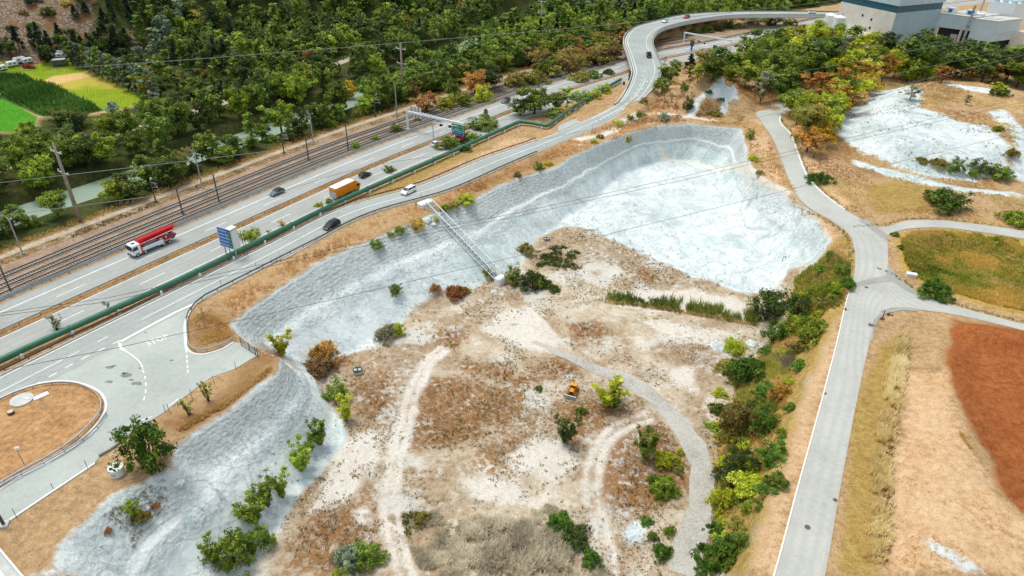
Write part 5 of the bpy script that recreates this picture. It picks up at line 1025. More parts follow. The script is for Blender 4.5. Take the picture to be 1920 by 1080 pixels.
# --- orange box truck
p = (G(629, 375)+G(668, 356))/2; hd = mdir(640, 365); root = empty('box_truck', (*p, .02), hd, 'orange box truck with white roof on the motorway beside the green pipe', 'truck')
m = MB(); m.box((-.2, 0, .85), (9.0, .9, .3)); m.box((.3, 0, .7), (2.2, 2.2, .4)); m.build('chassis', 'steel_dark', root)
m = MB(); m.box((-1.05, 0, 2.35), (7.2, 2.5, 2.6)); m.build('cargo_box', 'orange_paint', root, bevel=.05); m = MB(); m.box((-1.05, 0, 3.68), (7.24, 2.54, .08)); m.build('roof', 'roof_slab', root)
m = MB(); m.box((-4.70, 0, 1.75), (.1, 2.46, 1.7)); m.build('tail_lift', 'roof_grey', root); m = MB(); m.box((-4.70, 0, 3.1), (.06, 2.3, .7)); m.build('rear_panel', 'orange_paint', root)
m = MB(); m.extrude_y([(2.75, .55), (4.45, .55), (4.55, 1.4), (4.3, 2.6), (4.1, 2.72), (2.75, 2.72)], -1.15, 1.15); m.build('cab', 'yellow_paint', root, bevel=.08); m = MB(); m.extrude_y([(2.8, 2.72), (4.0, 2.74), (3.1, 3.5), (2.8, 3.5)], -1.0, 1.0); m.build('wind_deflector', 'orange_paint', root, bevel=.05)
m = MB(); m.hexa([(4.53, -1.0, 1.5), (4.57, -1.0, 1.5), (4.57, 1.0, 1.5), (4.53, 1.0, 1.5), (4.33, -.95, 2.4), (4.37, -.95, 2.4), (4.37, .95, 2.4), (4.33, .95, 2.4)]); m.build('windscreen', 'glass', root)
for s in (-1, 1):
    m = MB(); m.box((3.75, s*1.16, 1.95), (.9, .03, .75)); m.build('side_window', 'glass', root); m = MB(); m.box((4.5, s*.85, .85), (.1, .35, .22)); m.build('headlight', 'lamp_glass', root); m = MB(); m.box((-4.72, s*1.0, .75), (.06, .3, .16)); m.build('tail_light', 'tail_red', root)
    m = MB(); m.box((4.4, s*1.3, 2.0), (.12, .2, .5)); m.build('mirror', 'black_paint', root)
    for x in (3.6, -2.9): wheel(root, x, s*1.0, .46, .34)
# --- yellow bulldozer
p = hit(1074, 737); d_ = hit(1066, 757)[:2]-hit(1080, 728)[:2]; root = empty('bulldozer', tuple(p), math.atan2(d_[1], d_[0]), 'small old yellow bulldozer with cab and front blade on the pit floor', 'bulldozer'); root.scale = (.82, .82, .82)
for s in (-1, 1):
    m = MB(); m.extrude_y([(-1.7, .5), (-1.5, .2), (-1.2, .05), (1.2, .05), (1.5, .2), (1.7, .5), (1.5, .8), (1.2, .92), (-1.2, .92), (-1.5, .8)], s*.95-.25, s*.95+.25); m.build('track', 'rust_steel', root, bevel=.03)
    m = MB(); m.tube([(.3, s*1.28, .4), (2.2, s*1.2, .45)], .1, 8); m.build('push_arm', 'orange_paint', root); m = MB()
    for x in (-1.1, -.55, 0, .55, 1.1): m.cyl((x, s*1.2, .42), .2, .06*s, 12, 1)
    m.build('rollers', 'steel_dark', root)
m = MB(); m.box((-.2, 0, .85), (2.9, 1.3, .7)); m.box((.85, 0, 1.45), (1.6, 1.0, .75)); m.build('body', 'yellow_paint', root, bevel=.08); m = MB(); m.box((1.66, 0, 1.4), (.06, .85, .65)); m.build('grille', 'black_paint', root)
m = MB(); m.cyl((.9, .25, 1.8), .07, .7, 8); m.build('exhaust', 'black_paint', root); m = MB(); m.hexa([(-1.15, -.68, 1.2), (.1, -.68, 1.2), (.1, .68, 1.2), (-1.15, .68, 1.2), (-1.05, -.62, 2.45), (-.02, -.62, 2.45), (-.02, .62, 2.45), (-1.05, .62, 2.45)]); m.build('cab_glass', 'glass', root)
m = MB(); m.box((-.55, 0, 2.52), (1.5, 1.55, .14)); m.build('cab_roof', 'yellow_paint', root, bevel=.05); m = MB()
for x, y in ((-1.12, -.68), (.08, -.68), (.08, .68), (-1.12, .68)): m.box((x*.97, y*.97, 1.85), (.1, .1, 1.35))
m.box((-.52, 0, 1.25), (1.3, 1.42, .25)); m.build('cab_frame', 'yellow_paint', root)
m = MB(); m.extrude_y([(2.2, .1), (2.42, .1), (2.32, .5), (2.42, 1.0), (2.28, 1.05), (2.18, .55)], -1.55, 1.55); m.build('blade', 'steel', root, bevel=.02); m = MB()
for s in (-.25, .25): m.tube([(1.6, s, 1.2), (2.25, s, .6)], .09, 8)
m.build('lift_ram', 'black_paint', root); m = MB(); m.cyl((-1.4, .3, 1.2), .3, .7, 12); m.build('fuel_tank', 'rust_steel', root); m = MB(); m.box((-1.0, -.3, 2.7), (.25, .25, .3)); m.build('beacon', 'black_paint', root)

# ------------------------------------------------------------------ industrial plant (upper right)
def zfor(x, y, py): return top_z(x, y, py)
pw_ = 'panel_blue'
plant = empty('incineration_plant', (*G(1690, 60), 0), 0, 'large blue grey industrial plant with cream tower behind the trees', 'factory'); PB = np.array(plant.location)
def quadblock(name, corners, z0, z1, mat, bev=0):
    """box on four ground corners"""
    return MB().prism([(c[0]-PB[0], c[1]-PB[1]) for c in corners], z0, z1).build(name, mat, plant)
# tower: near corner under (1682,24); faces run to the left and right
C1 = G(1755, 50, 9.0); z_band0 = zfor(*C1, 15.5)-.3; C0 = G(1681, 25, z_band0); dr_ = (C1-C0)/np.linalg.norm(C1-C0); dl_ = np.array([-dr_[1], dr_[0]]); LR = np.linalg.norm(C1-C0)
if dl_[1] < 0: dl_ = -dl_
LL = 34.0
P = lambda a, b: C0+dr_*a+dl_*b
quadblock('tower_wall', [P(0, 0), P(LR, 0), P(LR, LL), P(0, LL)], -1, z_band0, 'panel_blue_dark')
quadblock('cream_wall', [P(-.25, -.02), P(0.0, -.02), P(0, LL), P(-.25, LL)], -1, z_band0-.1, 'cream_wall')
quadblock('window_band', [P(.25, .25), P(LR-.2, .25), P(LR-.2, LL-.2), P(.25, LL-.2)], z_band0, z_band0+3.4, 'dark_band')
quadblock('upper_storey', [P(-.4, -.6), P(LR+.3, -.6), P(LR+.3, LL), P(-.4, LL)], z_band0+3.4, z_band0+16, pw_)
for a, z in ((12.2, 12.0), (11.8, 8.0), (3.5, 4.0), (18, 13)): quadblock('window', [P(-.30, a), P(-.22, a), P(-.22, a+1.1), P(-.30, a+1.1)], z, z+1.2, 'glass')
# silos and low block on the left of the tower
def on_ground(px, py, z=0): return G(px, py, z)
for (px, py, ty, r, mt, nm) in ((1553, 52, 28, 3.0, 'white_metal', 1), (1569, 57, 32, 3.0, 'white_metal', 1)):
    p = G(px, py, 6.5); h = zfor(*p, ty); root = empty('silo', (*p, 0), 0, 'white storage silo standing on the low block left of the steel silo, the left one' if px == 1553 else 'pale green white storage silo beside the left silo, nearer the tower', 'silo', 'white silos at the plant'); MB().cyl((0, 0, 6.3), r, h-6.3, 24).build('tank', mt, root, smooth=False); MB().tube([(0, 0, h), (0, 0, h+.7)], [r, r*.5], 24).build('roof', 'roof_slab', root); MB().tube([(r*.3, 0, h+.5), (r*.3, 0, h+1.8)], .25, 8).build('vent', 'steel', root)
p = G(1608, 46, 6.4); h = zfor(*p, 10); root = empty('silo', (*p, 0), 0, 'tall dull steel silo with pipework leaning on the cream tower wall', 'silo'); MB().cyl((0, 0, 0), 3.3, h, 24).build('tank', 'silo_steel', root); m = MB()
for k in range(8): a = k*math.pi/4; m.tube([(3.45*math.cos(a), 3.45*math.sin(a), 1), (3.45*math.cos(a), 3.45*math.sin(a), h-.4)], .16, 6)
m.build('ribs', 'steel', root); m = MB(); m.cyl((0, 0, h), 3.8, .5, 20); m.box((3, 1, h+1), (6.5, 2.4, 1.6)); m.tube([(0, 0, h+.5), (1, 0, h+2.8), (6, 2, h+2.2)], .5, 8); m.build('top_platform', 'steel', root)
lb = [G(1540, 62, 6), G(1612, 74, 6), G(1654, 54, 6), G(1592, 44, 6)]; root = empty('low_building', (*lb[1], 0), 0, 'low flat roofed block with pale roof in front of the cream tower', 'building'); q0 = lb[1]; MB().prism([(c-q0) for c in lb], -1, 6).build('wall', 'panel_blue', root); MB().prism([((c-q0)*1.01) for c in lb], 6, 6.35).build('roof', 'roof_grey', root)
e_ = (lb[2]-lb[1]); e_ /= np.linalg.norm(e_); nn_ = np.array([e_[1], -e_[0]])
for k in (4.5, 6.2, 9.5, 11.2): m = MB(); c = e_*k; m.prism([c+nn_*.03, c+e_*1.1+nn_*.03, c+e_*1.1+nn_*.12, c+nn_*.12], 3.4, 4.6); m.build('window', 'glass', root)
m = MB(); [m.box((*(-(q0)+lb[0]*f+lb[2]*(1-f)), 6.7), (1.4, 1.1, .7)) for f in (.2, .35, .55, .7)]; m.build('roof_units', 'roof_slab', root)
# right wing: overhanging panel clad box
K = G(1857.5, 79, 5.0); zt = zfor(*K, 41); zlo = 5.0
A1 = G(1755, 50, 9.0); dl2 = (A1-K)/np.linalg.norm(A1-K); Lw = np.linalg.norm(A1-K); R1 = G(1902, 73, 5.0); dr2 = (R1-K)/np.linalg.norm(R1-K); Lr = np.linalg.norm(R1-K)*1.0
Q_ = lambda a, b: K+dl2*a+dr2*b
quadblock('wing_wall', [Q_(0, 0), Q_(Lw*.40, 0), Q_(Lw*.40, Lr), Q_(0, Lr)], zlo, zt, pw_); quadblock('wing_wall', [Q_(Lw*.40, 0.02), Q_(Lw, 0.02), Q_(Lw, 26), Q_(Lw*.40, 26)], 9.0, zt+.6, pw_)
quadblock('undercroft_wall', [Q_(2.5, 2.5), Q_(Lw-1, 2.5), Q_(Lw-1, 22), Q_(2.5, 22)], -1, 9.0-.05 if False else 5.0-.02, 'shade_dark'); quadblock('undercroft_wall', [Q_(Lw*.42, 2.0), Q_(Lw-.5, 2.0), Q_(Lw-.5, 22), Q_(Lw*.42, 22)], 4.9, 8.98, 'shade_dark')  # recessed blocks; the shade under the overhang is put into their dark colour
quadblock('bay_door', [Q_(Lw*.62, 1.85), Q_(Lw*.74, 1.85), Q_(Lw*.74, 1.98), Q_(Lw*.62, 1.98)], 0, 6.2, 'roof_grey')
for a in (1.2, Lw*.2, Lw*.55, Lw*.98): quadblock('pillar', [Q_(a, .6), Q_(a+.9, .6), Q_(a+.9, 1.5), Q_(a, 1.5)], -1, 5.0 if a < Lw*.4 else 9.0, 'cream_wall')
quadblock('roof_edge', [Q_(-.2, -.2), Q_(Lw*.40-.02, -.2), Q_(Lw*.40-.02, Lr+.2), Q_(-.2, Lr+.2)], zt, zt+.35, 'roof_grey'); quadblock('roof_edge', [Q_(Lw*.40, -.2), Q_(Lw+.2, -.2), Q_(Lw+.2, 26.2), Q_(Lw*.40, 26.2)], zt+.6, zt+.95, 'roof_grey')
for a, b in ((Lw*.85, 3), (Lw*.52, 3)):
    quadblock('roof_unit', [Q_(a, b), Q_(a+3, b), Q_(a+3, b+3), Q_(a, b+3)], zt+.95, zt+3.6, 'white_metal'); quadblock('unit_fan', [Q_(a+.7, b-.06), Q_(a+2.3, b-.06), Q_(a+2.3, b-.01), Q_(a+.7, b-.01)], zt+1.4, zt+3.1, 'sign_blue')
for a, b, w, d in ((Lw*.97, 5, 2.5, 2), (Lw*.70, 4, 5, 2), (Lw*.42, 6, 3.5, 3), (Lw*.62, 9, 8, 1.2), (Lw*.9, 9, 3, 2)): quadblock('duct', [Q_(a, b), Q_(a+w, b), Q_(a+w, b+d), Q_(a, b+d)], zt+.95, zt+1.9, 'roof_slab')
for b in (3.0, 6.5): quadblock('roof_vent', [Q_(Lw*.08, b), Q_(Lw*.33, b), Q_(Lw*.33, b+.9), Q_(Lw*.08, b+.9)], zt+.3, zt+1.0, 'roof_slab')
c_ = Q_(Lw*.44, -1.3); m = MB(); m.tube([(c_[0]-PB[0], c_[1]-PB[1], -1), (c_[0]-PB[0], c_[1]-PB[1], zt+6.5)], .62, 16); m.build('stack', 'steel', plant)
for z_ in (zt*.4, zt*.75, zt+3.2): m = MB(); m.cyl((c_[0]-PB[0], c_[1]-PB[1], z_), .85, .3, 16); m.build('stack_collar', 'steel_dark', plant)
# far right annex and cooling block
quadblock('annex_wall', [Q_(-8, Lr*.9), Q_(0.0, Lr*.9+.05), Q_(-.05, Lr+40), Q_(-8, Lr+40)], -1, 9, 'cream_wall'); quadblock('cooling_block', [Q_(6, Lr+2), Q_(18, Lr+2), Q_(18, Lr+14), Q_(6, Lr+14)], -1, zt+6.5, 'white_metal')
for a, b in ((8, 4), (12, 4), (16, 4), (8, 10), (12, 10)): p = Q_(a, Lr+b)-PB[:2]; m = MB(); m.cyl((*p, zt+6.5), 1.5, 1.3, 18); m.build('cooling_fan', 'panel_blue', plant)
p = Q_(21, Lr+3)-PB[:2]; m = MB(); m.tube([(*p, 0), (*p, zt+22)], [.5, .3], 10); m.build('chimney', 'steel', plant)
# campsite caravans and sheds far left
for i, (px, py, w, d, h, mt, lb) in enumerate([(113, 122, 7, 4, 3.0, 'steel_dark', 'grey flat shed at the field edge far left'), (118, 103, 5, 2.2, 2.4, 'white_metal', 'upper white caravan of three behind the grey shed'), (116, 108, 5, 2.2, 2.4, 'white_metal', 'middle white caravan of three behind the grey shed'), (91, 110, 4.6, 2.3, 2.4, 'roof_slab', 'pale green white awning left of the grey shed'), (24, 124, 4.6, 2.3, 2.4, 'white_metal', 'white caravan under dark conifers at far left field edge'), (52, 118, 4.6, 2.3, 2.4, 'white_metal', 'white caravan between two dark conifers at the far field edge'), (38, 117, 5, 3, 2.6, 'white_metal', 'smaller white caravan left of the one between conifers'), (4, 132, 4.4, 2.2, 2.4, 'white_metal', 'white caravan at the left picture edge above the field'), (186, 83, 4.4, 2.2, 2.4, 'white_metal', 'lone white caravan in the trees above the poplar row'), (115, 90, 5, 3, 2.8, 'roof_slab', 'white canopy above the row of caravans')]):
    p = hit(px, py); root = empty('caravan' if mt == 'white_metal' else 'shed', tuple(p), .5+.1*i, lb, 'caravan' if mt == 'white_metal' else 'shed'); root.scale = (.8, .8, .8); m = MB(); m.extrude_y([(-w/2, .5), (w/2, .5), (w/2+.2, 1.4), (w/2-.3, h), (-w/2+.2, h), (-w/2, h-.3)], -d/2, d/2); m.build('body', mt, root, bevel=.08)
    for x in (-w*.25, w*.2): m = MB(); m.box((x, -d/2-.02, h*.62), (w*.22, .06, h*.25)); m.build('window', 'glass', root)
    m = MB(); m.box((0, 0, h+.03), (w*.9, d*.9, .1)); m.build('roof', 'roof_slab' if mt != 'steel_dark' else 'roof_grey', root)
    for s in (-1, 1): m = MB(); m.tube([(0, s*d*.42-.1, .32), (0, s*d*.42+.1, .32)], .32, 12); m.build('wheel', 'rubber', root)
car(55, 127, .3, 'small red car parked by the white caravans at the field edge', 'red_car', 'hatch')
# ------------------------------------------------------------------ vegetation
for _n, _c in {'lf_dark': ((32, 48, 22), (64, 82, 38), (116, 128, 62)), 'lf_mid': ((46, 66, 22), (92, 112, 42), (150, 162, 76)), 'lf_fresh': ((62, 84, 24), (116, 134, 44), (172, 182, 80)), 'lf_yellow': ((98, 114, 26), (156, 164, 48), (200, 200, 86)), 'lf_silver': ((66, 80, 60), (112, 126, 100), (160, 170, 144)),
               'lf_olive': ((70, 70, 30), (122, 116, 56), (172, 160, 90)), 'lf_orange': ((116, 80, 34), (162, 118, 58), (198, 158, 94)), 'lf_rust': ((108, 78, 42), (160, 118, 68), (200, 160, 106)), 'lf_brown': ((88, 74, 44), (138, 116, 72), (180, 158, 108)), 'lf_gold': ((122, 108, 30), (182, 162, 54), (216, 196, 94)), 'lf_grey': ((84, 88, 66), (132, 134, 106), (176, 176, 146)),
               'lf_pine': ((22, 36, 24), (42, 60, 40), (74, 94, 62)), 'lf_deep': ((34, 64, 20), (72, 108, 38), (124, 148, 62))}.items(): leafmat(_n, *_c)
for _n, _c in {'gr_straw': ((180, 144, 92), (226, 192, 140), (244, 222, 178)), 'gr_gold': ((160, 130, 70), (208, 174, 108), (232, 208, 148)), 'gr_rust': ((112, 80, 46), (162, 122, 76), (204, 168, 118)), 'gr_pale': ((196, 178, 122), (236, 220, 164), (250, 242, 208)), 'gr_twig': ((172, 164, 142), (222, 214, 192), (244, 240, 224)), 'gr_green': ((72, 92, 34), (120, 136, 56), (172, 176, 88)),
               'gr_weed': ((88, 86, 56), (136, 126, 88), (180, 166, 126)), 'gr_ygreen': ((116, 112, 40), (170, 154, 68), (208, 186, 104)), 'gr_corn': ((52, 88, 34), (84, 124, 50), (130, 160, 80)), 'gr_bank': ((84, 104, 34), (142, 156, 56), (196, 196, 92)), 'gr_mix': ((134, 136, 50), (196, 178, 80), (228, 196, 116))}.items(): leafmat(_n, *_c, .45, .003, 1.05, 1.0, .08)
def leaves(C, Rc, tint, per, size, rng, up=.85, squash=1.0, asp=1.5):
    """quads scattered round clump centres C (n,3) with radii Rc"""
    n = len(C); idx = np.repeat(np.arange(n), per); m = len(idx)
    d = rng.normal(size=(m, 3)); d /= np.linalg.norm(d, axis=1)[:, None]; r = rng.random(m)**.45
    P = C[idx]+d*(r*Rc[idx])[:, None]*np.array([1, 1, squash])
    nrm = d*.7+rng.normal(size=(m, 3))*.55+np.array([0, 0, up]); nrm /= np.linalg.norm(nrm, axis=1)[:, None]
    a = np.cross(nrm, rng.normal(size=(m, 3))); a /= np.linalg.norm(a, axis=1)[:, None]+1e-9; b = np.cross(nrm, a)
    s = size*(.55+.9*rng.random(m))[:, None]; a *= s*asp*.5; b *= s*.5
    V = np.stack([P-a, P+b*.8-a*.1, P+a, P-b*.8+a*.1], 1).reshape(-1, 3); Fq = np.arange(4*m).reshape(m, 4)
    return V, Fq, np.clip(tint[idx]+rng.normal(size=m)*.12, 0, 1)
PROTO = {}
def crown_points(kind, rng):
    if kind == 'broad':      # lobed round crown
        n = 58; L = rng.normal(size=(8, 3)); L /= np.linalg.norm(L, axis=1)[:, None]; L[:, 2] = L[:, 2]*.9+.05; L *= np.array([2.7, 2.7, 3.3]); c = L[rng.integers(0, 8, n)]+rng.normal(size=(n, 3))*np.array([.95, .95, 1.0]); c[:, 2] = np.maximum(c[:, 2]+6.0, 1.0)
        return c, .9+.55*rng.random(n), 11.2, 4.5, .46, 46
    if kind == 'poplar':
        n = 44; z = rng.random(n); c = np.c_[rng.normal(size=(n, 2))*(.35+1.25*np.sin(np.pi*np.clip(z*.85+.12, 0, 1)))[:, None]*.8, 2+z*13.2]; return c, .7+.45*rng.random(n), 15.5, 2.6, .55, 26
    if kind == 'conifer':
        n = 60; z = rng.random(n)**.8; a = rng.random(n)*6.28; r = (1-z)*2.7*(.55+.45*rng.random(n)); c = np.c_[r*np.cos(a), r*np.sin(a), 1.5+z*11.3]; return c, .42+.5*(1-z), 13., 3.0, .55, 20
    if kind == 'slender':
        n = 34; z = rng.random(n); w = .25+1.2*np.sin(np.pi*np.clip(z*.9+.05, 0, 1)); c = np.c_[rng.normal(size=(n, 2))*w[:, None]*.75, 2.2+z*6.8]; return c, .4+.35*rng.random(n), 9.2, 2.1, .34, 24
    if kind == 'bush':
        n = 60; d = rng.normal(size=(n, 3)); d /= np.linalg.norm(d, axis=1)[:, None]; d[:, 2] = np.abs(d[:, 2]); r = .55+.45*rng.random(n); c = d*r[:, None]*np.array([1.85, 1.85, 2.9])*(1+.28*np.sin(3*np.arctan2(d[:, 1], d[:, 0])+rng.random()*6))[:, None]; c[:, 2] += .25; return c, .3+.34*rng.random(n), 3.6, 2.3, .17, 44
    if kind == 'upright':    # many steep stems
        n = 90; k = 16; a = rng.random(k)*6.28; le = .35+.65*rng.random(k); s = rng.integers(0, k, n); f = .15+.85*rng.random(n); sp = rng.random(k)*.9+.25
        c = np.c_[np.cos(a[s])*sp[s]*f*1.25, np.sin(a[s])*sp[s]*f*1.25, f*3.6*le[s]**.4]+rng.normal(size=(n, 3))*.1; return c, .16+.2*rng.random(n), 3.8, 1.5, .13, 34
    if kind == 'sparse':
        n = 40; k = 9; a = rng.random(k)*6.28; s = rng.integers(0, k, n); f = .25+.75*rng.random(n); c = np.c_[np.cos(a[s])*f*.9, np.sin(a[s])*f*.9, f*2.6+.2*rng.random(n)]+rng.normal(size=(n, 3))*.12; return c, .12+.14*rng.random(n), 3.0, 1.2, .15, 14
    if kind == 'mat':        # low spreading thicket
        n = 80; a = rng.random(n)*6.28; r = np.sqrt(rng.random(n)); ph = rng.random(2)*6; lb_ = 1+.32*np.sin(3*a+ph[0])+.22*np.sin(5*a+ph[1]); c = np.c_[r*lb_*2.2*np.cos(a), r*lb_*1.7*np.sin(a), .25+1.15*(1-r*r)*(.6+.4*rng.random(n))+.5*rng.random(n)*(1-r)]; return c, .28+.26*rng.random(n), 1.9, 2.4, .17, 44
def proto(kind, var):
    key = (kind, var)
    if key in PROTO: return PROTO[key]
    rng = np.random.default_rng(hash_(kind)*31+var*7+5); C, Rc, Hh, Rr, lf, per = crown_points(kind, rng)
    tint = np.clip(.5+rng.normal(size=len(C))*.2, .05, .95); V, Fq, tt = leaves(C, Rc, tint, per, lf, rng, squash=.8)
    me = np_mesh('crown', V, Fq, 'lf_mid', None, {'tint': ('FACE', tt)}); cm = me.data; bpy.data.objects.remove(me)
    m = MB(); tr = {'broad': .32, 'poplar': .28, 'conifer': .26, 'slender': .13}.get(kind, .06)
    if kind in ('broad', 'poplar', 'conifer', 'slender'):
        m.tube([(0, 0, -.6), (.1, 0, Hh*.25), (-.08, .1, Hh*.55), (0, 0, Hh*.88)], [tr, tr*.8, tr*.5, tr*.12], 8)
        for k in range(9 if kind != 'conifer' else 4): c = C[rng.integers(0, len(C))]; z0 = max(Hh*.15, c[2]*.62); m.tube([(0, 0, z0), tuple(c*np.array([.5, .5, .5])+np.array([0, 0, z0*.5])), tuple(c)], [tr*.38, tr*.24, tr*.08], 5)
    else:
        for k in range(14): c = C[rng.integers(0, len(C))]; m.tube([(rng.normal()*.1, rng.normal()*.1, -.3), tuple(c*.5+np.array([0, 0, .15])), tuple(c)], [tr, tr*.6, tr*.2], 5)
    o = mesh_obj('trunk', m.V, m.F, 'bark'); tm = o.data; bpy.data.objects.remove(o); PROTO[key] = (cm, tm, Hh, Rr); return PROTO[key]
def hash_(s): return sum((i+1)*ord(c) for i, c in enumerate(s))
VARS = {'broad': 5, 'poplar': 3, 'conifer': 3, 'slender': 3, 'bush': 4, 'upright': 4, 'sparse': 3, 'mat': 3}
_vc = {}
def tree(kind, p, h, w, mat, label, group=None, name=None, cat=None, rz=None):
    _vc[kind] = _vc.get(kind, 0)+1; cm, tm, Hh, Rr = proto(kind, _vc[kind] % VARS[kind]); big = kind in ('broad', 'poplar', 'conifer', 'slender')
    nm = name or {'broad': 'broadleaf_tree', 'poplar': 'poplar_tree', 'conifer': 'conifer_tree', 'slender': 'slender_tree'}.get(kind, 'shrub')
    r = empty(nm, tuple(p), random.uniform(0, 6.28) if rz is None else rz, label, cat or ('tree' if big else 'shrub'), group); r.scale = (w/2/Rr, w/2/Rr, h/Hh)
    for part, me, mt in (('trunk' if big else 'stems', tm, None), ('crown' if big else 'foliage', cm, mat)):
        o = bpy.data.objects.new(part, me); COL.objects.link(o); o.parent = r
        if mt: o.material_slots[0].link = 'OBJECT'; o.material_slots[0].material = MAT[mt]
    return r
def plant(kind, xb, yb, ytop, wpx, mat, label, group=None, **k):
    tall = kind in ('broad', 'poplar', 'conifer', 'slender'); fb, ft = (.12, .08) if tall else ((.24, .10) if kind != 'sparse' else (.1, .05))
    p = hit(xb, yb-fb*wpx); dz = depth(*p); w = wpx*dz/F*(1.08 if tall else 1.22); h = max(.42*w if not tall else .8*w, top_z(p[0], p[1], ytop+ft*wpx)-p[2]); h = min(h, {'mat': .55, 'bush': 1.0, 'upright': 1.35}.get(kind, 9)*w); return tree(kind, p-np.array([0, 0, .05]), h, w, mat, label, group, **k)
